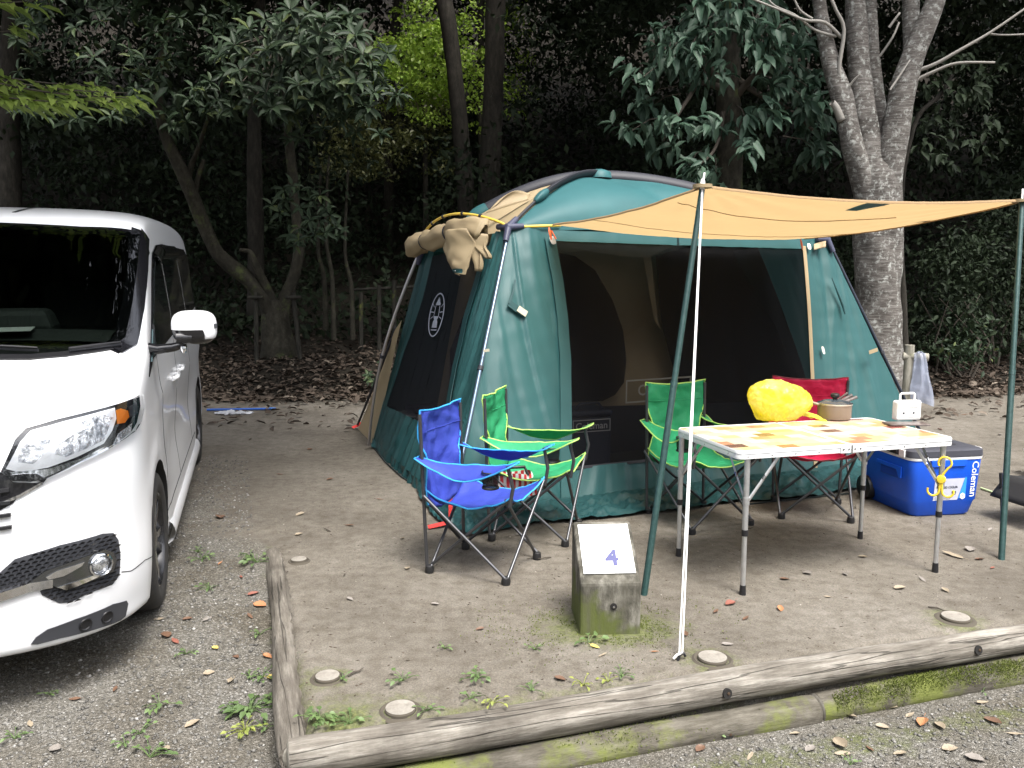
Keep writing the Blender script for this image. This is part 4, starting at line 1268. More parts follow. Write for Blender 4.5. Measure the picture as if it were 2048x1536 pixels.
skirt('skirt', [G(838, 992), G(858, 1030), G(890, 1058), G(945, 1075), G(1010, 1062), G(1100, 1050), G(1200, 1042), G(1330, 1026), G(1480, 1006), G(1620, 1000), G(1740, 975)],
      [lerp(BRL, BFL, 0.80), lerp(BRL, BFL, 0.9), BFL, lerp(BFL, BFR, .03), lerp(BFL, BFR, .08), lerp(BFL, BFR, .2), lerp(BFL, BFR, .3), lerp(BFL, BFR, .42), lerp(BFL, BFR, .55), lerp(BFL, BFR, .68), lerp(BFL, BFR, .8)], 220, 20, 1.0)
skirt('skirt', [G(745, 897), G(775, 920), G(815, 955), G(840, 992)], [BRL, lerp(BRL, BFL, .25), lerp(BRL, BFL, .52), lerp(BRL, BFL, .80)], 60, 10, 5.0, 0.024)
# ground sheet inside
mb = MB(); mb.add([TV(p + Vector((0, 0, 0.03))) for p in (BFL, BFR, BRR, BRL)], [(0, 1, 2, 3)]); mb.build('ground_sheet', mat('groundsheet', (0.02, 0.022, 0.024), 0.8), tent)

# ---- roof: four panels under two crossing poles
def arc(h, t):
    p = lerp(h, APX, t)
    return Vector((p.x, p.y, lerp(h.z, APX.z, math.sin(t * math.pi / 2) ** 0.92)))
def arch(h0, h1, u):
    return arc(h0, u * 2) if u < 0.5 else arc(h1, (1 - u) * 2)
def roof_panel(name, h0, h1, m, sag, seed, v0=0.0, nu=60, nv=26, bulge=0.10):
    ctr = (h0 + h1) / 2
    out = (ctr - APX); out.z = 0; out.normalize()
    mb = MB()
    def f(u, v):
        v = lerp(v0, 1, v)
        e = lerp(h0, h1, u); e.z += sag * math.sin(math.pi * u)
        a = arch(h0, h1, u)
        p = lerp(e, a, v)
        k = math.sin(math.pi * v) * math.sin(math.pi * u)
        w = 0.006 * mnoise.noise(Vector((p.x * 5, p.y * 5, seed)))
        return TV(p + out * (bulge * k) + Vector((0, 0, bulge * 0.6 * k + w - 0.015)))
    mb.grid(f, nu, nv)
    return mb.build(name, m, tent, smooth=180)
roof_panel('roof_panel', HFL, HFR, M_TEALSKYLIT, 0.05, 1, bulge=0.12)
roof_panel('roof_panel', HRL, HFL, M_TAN, 0.03, 2, bulge=0.04)
roof_panel('roof_panel', HFR, HRR, M_TEALSKYLIT, 0.03, 3)
roof_panel('roof_panel', HRR, HRL, M_TEALSKYLIT, 0.03, 4)
def sleeve(h, t0, t1, w=0.048, dz=0.012):
    mb = MB()
    pts = [TV(arc(h, t) + Vector((0, 0, dz))) for t in np.linspace(t0, t1, 24)]
    mb.tube(pts, [w] * 24, 10, ell=(1.0, 0.45), up=None)
    mb.build('pole_sleeve', M_TRIM, tent, smooth=60)
    mb = MB(); mb.tube([TV(arc(h, t) + Vector((0, 0, 0.012))) for t in np.linspace(0.0, t0 + 0.03, 8)], 0.011, 8); mb.build('roof_pole', M_TRIM, tent, smooth=60)
    mb = MB(); mb.tube([TV(arc(h, t) + Vector((0, 0, dz))) for t in np.linspace(t0 - 0.05, t0 + 0.06, 5)], [0.02, 0.045, 0.055, 0.055, 0.05], 10, ell=(1, 0.6)); mb.build('sleeve_mouth', M_TEALSKYLIT, tent, smooth=60)
for h in (HFL, HFR, HRL, HRR): sleeve(h, 0.30, 0.985)
mb = MB(); mb.lathe([(0.11, -0.02), (0.10, 0.03), (0.05, 0.05), (0.0, 0.055)], 16, TV(APX) + Vector((0, 0, 0.0))); mb.build('apex_cap', M_TEALSKYLIT, tent, smooth=60)
# dark vent opening and its tan lip on the side roof
vq = [D(998, 424, 6.15), D(1050, 402, 6.3), D(1078, 392, 6.4), D(1045, 412, 6.2)]
mb = MB(); mb.grid(lambda u, v: TV(lerp(lerp(D(975, 428, 6.2), D(1062, 400, 6.35), u), lerp(D(1000, 409, 6.25), D(1066, 390, 6.4), u), v) + Vector((-0.02 - 0.05 * math.sin(math.pi * v) * math.sin(math.pi * u), -0.03, 0.06 * math.sin(math.pi * u) * v))), 16, 6)
mb.build('roof_vent_flap', M_TAN, tent, smooth=180, solid=0.004)

# ---- poles, hubs, eave rods
def leg_pole(base, hub, m, name='corner_pole', bow=0.0, r=0.0135, out=Vector((0, 0, 0))):
    mb = MB(); n = 14
    pts = [TV(lerp(base, hub, t / n) + out * (0.03 + bow * math.sin(math.pi * t / n))) for t in range(n + 1)]
    mb.tube(pts, r, 12)
    p = mb.build(name, m, tent, smooth=60)
    mb = MB(); k = n // 2
    mb.tube([pts[k - 1].lerp(pts[k], 0.8), pts[k]], r * 1.5, 12); mb.build('pole_joint', M_TRIM, p, smooth=40)
    return p
outF = (SF.n + SL.n).normalized()
leg_pole(BFL + Vector((0, 0, 0.01)), HFL + Vector((0, 0, -0.03)), M_POLEALU, out=outF)
leg_pole(BFR + Vector((0, 0, 0.01)), HFR + Vector((0, 0, -0.03)), mat('dark_pole', (0.035, 0.04, 0.055), 0.3, 0.6), out=(BFR - BFL).normalized() * 1.0)
leg_pole(BRL, HRL, M_POLESILVER, bow=0.09, out=(BRL - BRR).normalized(), r=0.0125)
leg_pole(BRR, HRR, M_POLEALU, out=(BRR - BFL).normalized())
def hub(h, dirs):
    mb = MB(); c = TV(h) + outF * 0.03
    for i, d in enumerate(dirs):
        d = d.normalized()
        mb = MB(); mb.tube([c - d * 0.012, c + d * 0.05, c + d * 0.115], [0.027, 0.024, 0.020], 12)
        mb.build('hub_arm', M_HUB, tent, smooth=60)
hub(HFL, [BFL - HFL, HFR - HFL + Vector((0, 0, 0.25)), HRL - HFL + Vector((0, 0, 0.2)), arc(HFL, 0.25) - HFL])
hub(HFR, [BFR - HFR, HFL - HFR, HRR - HFR, arc(HFR, 0.25) - HFR])
hub(HRL, [BRL - HRL, HFL - HRL + Vector((0, 0, .5)), arc(HRL, 0.25) - HRL])
def rod(pts, r, m, name):
    mb = MB(); mb.tube([TV(p) for p in pts], r, 8); return mb.build(name, m, tent, smooth=60)
oL = SL.n * 0.06
e0, e1 = HFL + outF * 0.03, HRL + oL
bow = [lerp(e0, e1, t) + Vector((0, 0, 0.16 * math.sin(math.pi * t) ** 0.8)) + SL.n * (0.10 * math.sin(math.pi * t)) for t in np.linspace(0, 1, 22)]
eave = rod(bow, 0.0095, M_YELLOWROD, 'eave_rod')
for k in (4, 7, 11, 14, 17):
    mb = MB(); mb.tube([TV(bow[k]), TV(lerp(bow[k], bow[k + 1], 0.35))], 0.015, 8); mb.build('rod_clip', M_TRIM, eave, smooth=40)
rod([HFL + outF * 0.03, lerp(HFL, HFR, 0.06) + Vector((0, 0, 0.012)) + SF.n * 0.03, lerp(HFL, HFR, 0.135) + Vector((0, 0, 0.03)) + SF.n * 0.02], 0.0105, M_YELLOWROD, 'eave_rod')

# ---- rolled-up tan door on the side wall
roll_px = [(990, 468, 5.98), (965, 462, 6.05), (935, 466, 6.2), (905, 474, 6.35), (880, 484, 6.5), (856, 492, 6.68), (842, 500, 6.8)]
rp_ = [D(*p) + SL.n * 0.08 for p in roll_px]
rq = [Vector(p) for p in catmull([tuple(p) for p in rp_], 6, closed=False)]
mb = MB(); nk = 22; vs = []
for i, p in enumerate(rq):
    t = i / (len(rq) - 1)
    d = (rq[min(i + 1, len(rq) - 1)] - rq[max(i - 1, 0)]).normalized()
    a = (Vector((0, 0, 1)) - d * d.z).normalized(); b = d.cross(a)
    cinch = 1 - 0.30 * math.exp(-((t - 0.42) / 0.025) ** 2) - 0.34 * math.exp(-((t - 0.74) / 0.025) ** 2)
    for k in range(nk):
        th = 2 * math.pi * k / nk
        r = 0.072 * cinch * (1 + 0.30 * mnoise.noise(Vector((t * 9, math.cos(th) * 1.7, math.sin(th) * 1.7))) + 0.10 * math.sin(3 * th + 9 * t))
        if i == 0 or i == len(rq) - 1: r *= 0.55
        vs.append(TV(p + (a * math.cos(th) * 1.15 + b * math.sin(th)) * r))
mb.add(vs, [(i * nk + k, i * nk + (k + 1) % nk, (i + 1) * nk + (k + 1) % nk, (i + 1) * nk + k) for i in range(len(rq) - 1) for k in range(nk)] + [tuple(range(nk)), tuple(range((len(rq) - 1) * nk, len(rq) * nk))[::-1]])
roll = mb.build('rolled_door', M_TAN, tent, smooth=180)
for t in (0.42, 0.74):
    i = int(t * (len(rq) - 1)); d = (rq[i + 1] - rq[i - 1]).normalized()
    mb = MB(); mb.lathe([(0.064, -0.010), (0.067, 0.0), (0.064, 0.010)], 18, TV(rq[i]), 0, d.to_track_quat('Z', 'Y').to_matrix()); mb.build('tie', M_TRIM, roll, smooth=60)
# loose tongue of the door hanging down
tq2 = [(915, 470, 958, 462), (912, 500, 975, 490), (918, 525, 966, 520), (930, 545, 960, 540), (944, 556, 955, 554)]
mb = MB()
def tong(u, v):
    x = v * (len(tq2) - 1); i = min(int(x), len(tq2) - 2); f = x - i
    l = D(lerp(tq2[i][0], tq2[i + 1][0], f), lerp(tq2[i][1], tq2[i + 1][1], f), 6.02)
    r = D(lerp(tq2[i][2], tq2[i + 1][2], f), lerp(tq2[i][3], tq2[i + 1][3], f), 5.90)
    return TV(lerp(l, r, u) + SL.n * (0.09 + 0.05 * math.sin(math.pi * u) + 0.018 * mnoise.noise(Vector((u * 4, v * 5, 2)))))
mb.grid(tong, 18, 26); tg = mb.build('hanging_tongue', M_TAN, tent, smooth=180, solid=0.003)
mb = MB(); mb.grid(lambda u, v: tong(lerp(0.25, 0.85, u), lerp(0.80, 0.95, v)) + SL.n * 0.006, 6, 5); mb.build('tongue_patch', M_TEAL, tg, smooth=180)
mb = MB(); mb.lathe([(0.011, 0), (0.011, 0.004), (0.006, 0.004), (0.006, 0.0)], 14, tong(0.5, 0.88) + SL.n * 0.008, 0, SL.n.to_track_quat('Z', 'Y').to_matrix()); mb.build('eyelet', M_CHROME, tg, smooth=30)
for k, (a, b) in enumerate((((962, 470), (985, 520)), ((970, 470), (975, 545)))):
    mb = MB(); mb.grid(lambda u, v: TV(lerp(D(a[0], a[1], 5.95), D(b[0] - 10 * k, b[1], 5.95), v) + Vector((0.05 * u + 0.01 * math.sin(9 * v), 0, 0)) + SL.n * (0.06 + 0.03 * math.sin(5 * u + 3 * v))), 8, 14); mb.build('fabric_fold', M_TAN, roll, smooth=180, solid=0.003)

# ---- lantern emblem on the side screen
def on_wall(S, px, py, off):
    u, v = inv_wall(S, px, py); return S(u, v, off)
ec = on_wall(SL, 880, 631, 0.03)
eu = (on_wall(SL, 895, 631, 0.03) - on_wall(SL, 866, 631, 0.03)); ew = eu.length; eu.normalize()
ev = (on_wall(SL, 887, 588, 0.03) - on_wall(SL, 871, 676, 0.03)); eh = ev.length; ev.normalize()
EM = Matrix((eu, ev, eu.cross(ev))).transposed()
def E2(x, y, o=0.0): return TV(ec + eu * (x * ew / 2) + ev * (y * eh / 2) + SL.n * o)
emb = MB()
n = 48
ring = [(math.cos(2 * math.pi * k / n), math.sin(2 * math.pi * k / n)) for k in range(n)]
vs = [E2(x * 1.0, y * 1.0) for x, y in ring] + [E2(x * 0.86, y * 0.94) for x, y in ring]
emb.add(vs, [(k, (k + 1) % n, n + (k + 1) % n, n + k) for k in range(n)])
def emb_poly(pts): emb.add([E2(*p) for p in pts], [tuple(range(len(pts)))])
emb_poly([(-0.12, 0.72), (0.12, 0.72), (0.20, 0.60), (0.34, 0.50), (0.30, 0.44), (-0.30, 0.44), (-0.34, 0.50), (-0.20, 0.60)])
emb_poly([(-0.10, 0.78), (0.10, 0.78), (0.08, 0.73), (-0.08, 0.73)])
for sx_ in (-1, 1):
    emb_poly([(sx_ * 0.24, 0.42), (sx_ * 0.32, 0.42), (sx_ * 0.36, -0.05), (sx_ * 0.28, -0.05)])
    emb_poly([(sx_ * 0.40, 0.14), (sx_ * 0.84, 0.16), (sx_ * 0.84, 0.12), (sx_ * 0.40, 0.10)])
    emb_poly([(sx_ * 0.44, 0.36), (sx_ * 0.70, 0.52), (sx_ * 0.72, 0.48), (sx_ * 0.46, 0.33)])
    emb_poly([(sx_ * 0.44, -0.06), (sx_ * 0.74, -0.16), (sx_ * 0.74, -0.20), (sx_ * 0.44, -0.10)])
emb_poly([(-0.36, -0.06), (0.36, -0.06), (0.30, -0.14), (0.18, -0.22), (0.30, -0.30), (0.36, -0.58), (-0.36, -0.58), (-0.30, -0.30), (-0.18, -0.22), (-0.30, -0.14)])
emb_poly([(-0.40, -0.66), (0.40, -0.66), (0.40, -0.71), (-0.40, -0.71)])
emb.build('lantern_emblem', M_LOGO, tent)

# ---- awning
A1, A2 = D(1104, 452, 5.98) + SF.n * 0.02, D(1606, 479, 6.85) + SF.n * 0.02
T1, T2 = D(1405, 372, 4.36), D(2044, 401, 4.98)
P1, P2 = G(1287, 1190), G(2003, 1118)
cn = (A2 - A1).cross(T1 - A1).normalized()
if cn.z < 0: cn = -cn
def canopy(u, v):
    l = lerp(A1, T1, v); r = lerp(A2, T2, v)
    p = lerp(l, r, u)
    s = -0.050 * 4 * u * (1 - u) * (0.9 - 0.15 * v) - 0.035 * math.sin(math.pi * v) * (0.4 + 0.6 * math.sin(math.pi * u)) - 0.02 * math.sin(math.pi * v)
    # edges pulled in between the poles, radial creases from the pole corner
    pull = 0.03 * math.sin(math.pi * u) * v ** 3
    ang = math.atan2((1 - v) * 1.9 + 1e-6, u * 2.2 + 1e-6)
    dist = math.hypot((1 - v) * 1.9, u * 2.2)
    cr = 0.006 * math.sin(ang * 23) * math.exp(-dist * 1.3)
    ang2 = math.atan2((1 - v) * 1.9 + 1e-6, (1 - u) * 2.2 + 1e-6); d2 = math.hypot((1 - v) * 1.9, (1 - u) * 2.2)
    cr += 0.006 * math.sin(ang2 * 19) * math.exp(-d2 * 1.6)
    w = 0.006 * mnoise.noise(Vector((u * 5, v * 5, 3))) + 0.002 * mnoise.noise(Vector((u * 30, v * 18, 3)))
    return p + Vector((0, 0, s + cr + w)) + (A1 - T1).normalized() * pull
mb = MB(); mb.grid(lambda u, v: TV(canopy(u, v)), 90, 70)
aw = mb.build('awning', M_CANOPY, tent, smooth=180)
def hem(fn, nm='awning_hem', m=None, w=0.022):
    pts = [fn(t) for t in np.linspace(0, 1, 50)]
    mb = MB(); mb.tube([TV(p) for p in pts], w / 2, 6, ell=(1, 0.5)); mb.build(nm, m or mat('hem_brown', (0.20, 0.13, 0.06), 0.8), aw, smooth=60)
M_HEM = mat('awning_hem', (0.24, 0.155, 0.075), 0.8)
hem(lambda t: canopy(t, 1.0), m=M_HEM); hem(lambda t: canopy(0.0, t), m=M_HEM); hem(lambda t: canopy(1.0, t), m=M_HEM)
for v0 in (0.80, ):
    hem(lambda t: canopy(lerp(0.04, 0.75, t), v0 - 0.16 * math.sin(math.pi * t) * 0.5) - cn * 0.004, 'seam', M_HEM, 0.007)
hem(lambda t: canopy(t, 0.33) - cn * 0.004, 'seam', M_HEM, 0.005)
mb = MB(); mb.grid(lambda u, v: TV(canopy(lerp(0.50, 0.575, u) , lerp(0.90, 0.995, v) if u < 0.5 else lerp(0.90 + 0.13 * (u - .5), 0.995, v)) - cn * 0.007), 4, 4); mb.build('corner_patch', M_TEALDK, aw)
mb = MB(); mb.grid(lambda u, v: TV(canopy(lerp(0.93, 0.975, u), lerp(0.66, 0.69, v)) - cn * 0.007), 4, 2); mb.build('webbing_loop', M_HEM, aw)
for T in (T1, T2):
    mb = MB(); mb.tube([TV(T + Vector((0, 0, -0.01))), TV(T + Vector((0, 0, 0.008)))], 0.05, 14, ell=(1, 1)); mb.build('pole_grommet', M_TAN, aw, smooth=40)
M_WHITEPLASTIC = mat('white_plastic', (0.78, 0.78, 0.77), 0.4)
for P, T, lab in ((P1, T1, 'dark green awning pole leaning beside the concrete marker'), (P2, T2, 'dark green awning pole standing past the blue cooler')):
    pole = empty('awning_pole', P, label=lab, cat='pole', group='poles holding up the awning')
    d = (T - P)
    mb = MB(); mb.tube([Vector((0, 0, -0.02)), d * 0.5], 0.0165, 14); mb.build('lower_tube', M_POLEGREEN, pole, smooth=60)
    mb = MB(); mb.tube([d * 0.495, d], 0.0150, 14); mb.build('upper_tube', M_POLEGREEN, pole, smooth=60)
    mb = MB(); mb.tube([d * 0.985, d * 1.035], 0.0055, 8); mb.build('tip_pin', M_WHITEPLASTIC, pole, smooth=60)
    mb = MB(); mb.tube([d * 0.49, d * 0.505], 0.0180, 14); mb.build('joint_ring', M_POLEGREEN, pole, smooth=40)
# white guy rope: two strands, a slider and the peg
GP = G(1361, 1321)
rope = empty('guy_rope', GP, label='white guy rope stretched down from the awning pole to a ground peg', cat='rope')
top = T1 + Vector((0, 0, 0.012)) - GP
sd_ = Vector((0.006, 0, 0))
mb = MB(); mb.tube([Vector((0, 0, 0.025)) + sd_, lerp(Vector((0, 0, 0)), top, 0.5) + sd_ * 0.5, top + sd_ * 0.3], 0.0036, 8); mb.build('strand', M_ROPE, rope, smooth=60)
mb = MB(); mb.tube([Vector((0, 0, 0.025)) - sd_, lerp(Vector((0, 0, 0)), top, 0.5) - sd_ * 0.5, top - sd_ * 0.3], 0.0036, 8); mb.build('strand', M_ROPE, rope, smooth=60)
mb = MB(); mb.tube([top * 0.985, top * 1.0, top + Vector((0.0, 0, 0.025))], [0.012, 0.014, 0.008], 10); mb.build('knot', M_ROPE, rope, smooth=60)
mb = MB(); mb.tube([(-0.022, -0.01, -0.03), (-0.004, 0, 0.022), (0.012, 0.003, 0.030), (0.020, 0.006, 0.015)], 0.006, 8); mb.build('peg', M_BLACK, rope, smooth=60)
mb = MB(); mb.tube([(-0.030, -0.01, 0.012), (-0.015, -0.005, 0.026), (0.0, 0, 0.03)], 0.005, 8); mb.build('rope_end', M_ROPE, rope, smooth=60)

# ---- small fittings of the tent
def clip(p, lean=0.0):
    mb = MB(); mb.tube([TV(p), TV(p + Vector((0.006 + lean, -0.01, -0.035))), TV(p + Vector((0.016 + lean, -0.012, -0.085)))], [0.006, 0.013, 0.007], 8, ell=(1, 0.5)); mb.build('awning_clip', M_ORANGE, tent, smooth=60)
clip(D(1098, 455, 5.88)); clip(D(1601, 478, 6.72))
mb = MB(); mb.tube([TV(D(1103, 461, 5.85)), TV(D(1112, 478, 5.84))], 0.004, 6); mb.build('clip_cord', M_ORANGE, tent)
def patch(S, px, py, w, h, m, name, off=0.03, rot=0.0):
    c = on_wall(S, px, py, off); n_ = S.n
    x = Vector((0, 0, 1)).cross(n_).normalized(); y = n_.cross(x)
    x, y = x * math.cos(rot) + y * math.sin(rot), y * math.cos(rot) - x * math.sin(rot)
    mb = MB(); k = 16
    mb.prism([TV(c + x * (w / 2 * math.copysign(abs(math.cos(a)) ** 0.6, math.cos(a))) + y * (h / 2 * math.copysign(abs(math.sin(a)) ** 0.6, math.sin(a)))) for a in [2 * math.pi * j / k for j in range(k)]], n_ * 0.003)
    return mb.build(name, m, tent)
patch(SF, 1100, 486, 0.042, 0.062, M_PALE, 'pale_tab', 0.045, 0.25)
patch(SF, 1613, 496, 0.036, 0.055, M_PALE, 'pale_tab', 0.03, -0.1)
patch(SF, 1641, 703, 0.026, 0.065, M_PALE, 'pale_tab', 0.03, 0)
# hanging teal tie with its pale buckle on the corner panel, and the shorter one by the far corner
tp_ = [on_wall(SF, *p, 0.045) for p in ((1012, 610), (1028, 622), (1042, 632))]
mb = strip3(tp_, 0.05, SF.n, 0.004); mb.build('tie_strap', M_TEALDK, tent)
mb = strip3([on_wall(SF, *p, 0.052) for p in ((1030, 622), (1038, 628), (1047, 634))], 0.045, SF.n, 0.006); mb.build('strap_buckle', M_BUCKLE, tent)
mb = strip3([on_wall(SF, *p, 0.05) for p in ((1025, 565), (1020, 590), (1012, 612))], 0.012, SF.n, 0.004); mb.build('tie_strap', M_TEALDK, tent)
mb = MB(); mb.tube([TV(on_wall(SF, *p, 0.05)) for p in ((1655, 560), (1668, 592), (1677, 615), (1681, 632))], [0.004, 0.010, 0.012, 0.006], 8); mb.build('tie_strap', M_TEALDK, tent, smooth=60)
mb = strip3([D(1738, 705, 6.7), D(1755, 699, 6.75)], 0.03, Vector((0, -1, 0)), 0.004); mb.build('strap_buckle', M_TAN, tent)
mb = strip3([D(967, 702, 5.42), D(979, 700, 5.42)], 0.018, Vector((0, -1, 0)), 0.006); mb.build('strap_buckle', M_BUCKLE, tent)
mb = MB(); mb.grid(lambda u, v: TV(D(1628 + 24 * u, 488 + 12 * v - 6 * u, 6.95 - 0.05 * v) + Vector((0, 0.03 * math.sin(3 * u), 0))), 5, 4); mb.build('fabric_fold', M_TAN, tent, smooth=180, solid=0.004)
# pegging straps
def strap(pts, w=0.025):
    q = [Vector(p) for p in pts]
    mb = strip3(q, w, Vector((0, -0.5, 0.85)), 0.004); mb.build('peg_strap', M_RED, tent, smooth=60)
strap([BFL + Vector((-0.005, -0.03, 0.20)), BFL + Vector((0.0, -0.05, 0.10)), BFL + Vector((0.0, -0.07, 0.03))])
strap([BFL + Vector((0.02, -0.07, 0.03)), BFL + Vector((-0.06, -0.10, 0.02)), BFL + Vector((-0.13, -0.13, 0.012))], 0.03)
strap([TP + Vector((0.02, 0.0, 0.07)), TP + Vector((0, -0.01, 0.035)), TP + Vector((-0.05, -0.03, 0.018))], 0.035)
mb = MB(); mb.tube([TV(BFL + Vector((0.02, -0.06, 0.05))), TV(BFL + Vector((0.03, -0.08, -0.02)))], 0.008, 8); mb.build('peg', M_BLACK, tent, smooth=60)
# dark cords running along the ground from the corners
for pts in (((745, 893), (770, 925), (805, 958), (850, 985), (900, 1040)), ((1490, 1012), (1600, 1000), (1700, 990))):
    g_ = [G(*p) for p in pts]
    mb = MB(); mb.tube([TV(Vector((p.x, p.y, gz(p.x, p.y) + 0.008))) for p in g_], 0.006, 6); mb.build('ground_cord', M_CORD, tent, smooth=60)

# ---- the sleeping cabin hung inside
IN0 = lerp(BFL, BRL, 0.50) + (BFR - BFL) * 0.02; IN1 = lerp(BFR, BRR, 0.50) - (BFR - BFL) * 0.02
inn = (IN1 - IN0).cross(Vector((0, 0, 1))).normalized()
if inn.y > 0: inn = -inn
itop = 1.88
def IP(px, py, off=0.0): return PL(px, py, IN0 + inn * off, inn)
M_TANIN = fabric('cabin_fabric', (0.36, 0.29, 0.19), 0.7, 0.25)
def iplate(name, pts, m, off):
    mb = MB(); mb.add([TV(IP(x, y, off)) for x, y in pts], [tuple(range(len(pts)))]); return mb.build(name, m, tent)
mb = MB(); mb.add([TV(p) for p in (lerp(IN0, IN1, .02), IN1, IN1 + Vector((-.45, .1, itop)), lerp(IN0, IN1, .02) + Vector((0.35, .1, itop)))], [(0, 1, 2, 3)]); mb.build('cabin_wall', M_TANIN, tent)
iplate('cabin_door', [(985, 480), (1112, 505), (1150, 512), (1190, 540), (1225, 600), (1246, 660), (1253, 720), (1248, 765), (1230, 790), (1205, 802), (1112, 805), (900, 850), (900, 700)], M_SCREENDK, 0.03)  # door mesh; its left end is added to paint the dark interior
iplate('cabin_door', [(1312, 512), (1400, 485), (1480, 480), (1640, 490), (1740, 820), (1390, 880), (1352, 760), (1322, 640)], M_SCREENDK, 0.03)
iplate('cabin_seam', [(1284, 500), (1300, 498), (1316, 640), (1322, 660), (1308, 640)], M_TANIN, 0.10)
iplate('cabin_header', [(1112, 470), (1190, 478), (1300, 470), (1380, 480), (1330, 500), (1295, 515), (1240, 512), (1170, 500), (1112, 508)], M_TANIN, 0.16)
iplate('cabin_dark_plate', [(1112, 815), (1640, 800), (1640, 930), (1112, 1000)], M_TRIM, 0.06)  # plain dark plate across the lower cabin front
lg = MB()
for (px, py, sz) in ((1318, 779, 0.10),):
    c = IP(px, py, 0.05)
    xr = Vector((-inn.y, inn.x, 0))
    if xr.x < 0: xr = -xr
    letter(lg, 'Coleman', 0.13, frame_at(TV(c), xr, inn), bold=0.002, sx=0.92)
    w_, h_ = 0.34, 0.10
    q = lambda x, y: TV(c + xr * x + Vector((0, 0, y)))
    for (a, b, c2, d2) in ((-w_, h_, w_, h_ - .014), (-w_, -h_ + .014, w_, -h_)):
        lg.add([q(a, b), q(c2, b), q(c2, d2), q(a, d2)], [(0, 1, 2, 3)])
    for s_ in (-1, 1): lg.add([q(s_ * w_, h_ - .015), q(s_ * (w_ - .014), h_ - .015), q(s_ * (w_ - .014), -h_ + .015), q(s_ * w_, -h_ + .015)], [(0, 1, 2, 3)])
lg.build('cabin_lettering', mat('pale_print', (0.55, 0.53, 0.48), 0.7), tent)
# things kept inside: soft cooler bag with its print, plastic crate, folded stand
bagp = D(1166, 890, 6.45); bagp.z = 0.035
sb = empty('soft_cooler_bag', bagp, 0.35, label='navy soft cooler bag standing inside the tent behind the front mesh', cat='bag')
M_NAVY = mat('navy_nylon', (0.020, 0.026, 0.050), 0.6, bump=(60, 0.3, 0.01))
mb = MB(); mb.box((0, 0, 0.20), (0.36, 0.30, 0.40)); mb.build('bag_body', M_NAVY, sb, bevel=0.03)
mb = MB(); mb.box((0, 0, 0.425), (0.37, 0.31, 0.05)); mb.build('bag_lid', M_NAVY, sb, bevel=0.02)
lg = MB(); letter(lg, 'Coleman', 0.075, frame_at((0, -0.156, 0.33), (1, 0, 0), (0, -1, 0)), bold=0.001)
for (a, b, c2, d2) in ((-.16, .375, .16, .382), (-.16, .285, .16, .292), (-.16, .29, -.153, .377), (.153, .29, .16, .377)):
    lg.add([(a, -0.156, b), (c2, -0.156, b), (c2, -0.156, d2), (a, -0.156, d2)], [(0, 1, 2, 3)])
lg.build('bag_lettering', mat('bag_print', (0.50, 0.50, 0.52), 0.6), sb)
mb = MB(); mb.tube([(-0.12, -0.10, 0.45), (-0.08, -0.1, 0.50), (0.08, -0.1, 0.50), (0.12, -0.10, 0.45)], 0.010, 8); mb.build('handle', M_NAVY, sb, smooth=60)
crp = D(846, 835, 7.0); crp.z = 0.035
cr = empty('storage_crate', crp, 0.30, label='pale grey storage crate inside the tent behind the side mesh', cat='crate')
M_CRATE = mat('crate_plastic', (0.30, 0.32, 0.35), 0.5)
mb = MB(); mb.box((0, 0, 0.15), (0.42, 0.30, 0.29), taper=1.06); mb.build('crate_body', M_CRATE, cr, bevel=0.015)
mb = MB(); mb.box((0, 0, 0.305), (0.47, 0.35, 0.03)); mb.build('crate_rim', M_CRATE, cr, bevel=0.008)
mb = MB(); mb.box((0.02, 0.0, 0.36), (0.30, 0.2, 0.06), Matrix.Rotation(0.3, 3, 'Z')); mb.build('folded_cloth', M_NAVY, cr, bevel=0.02)
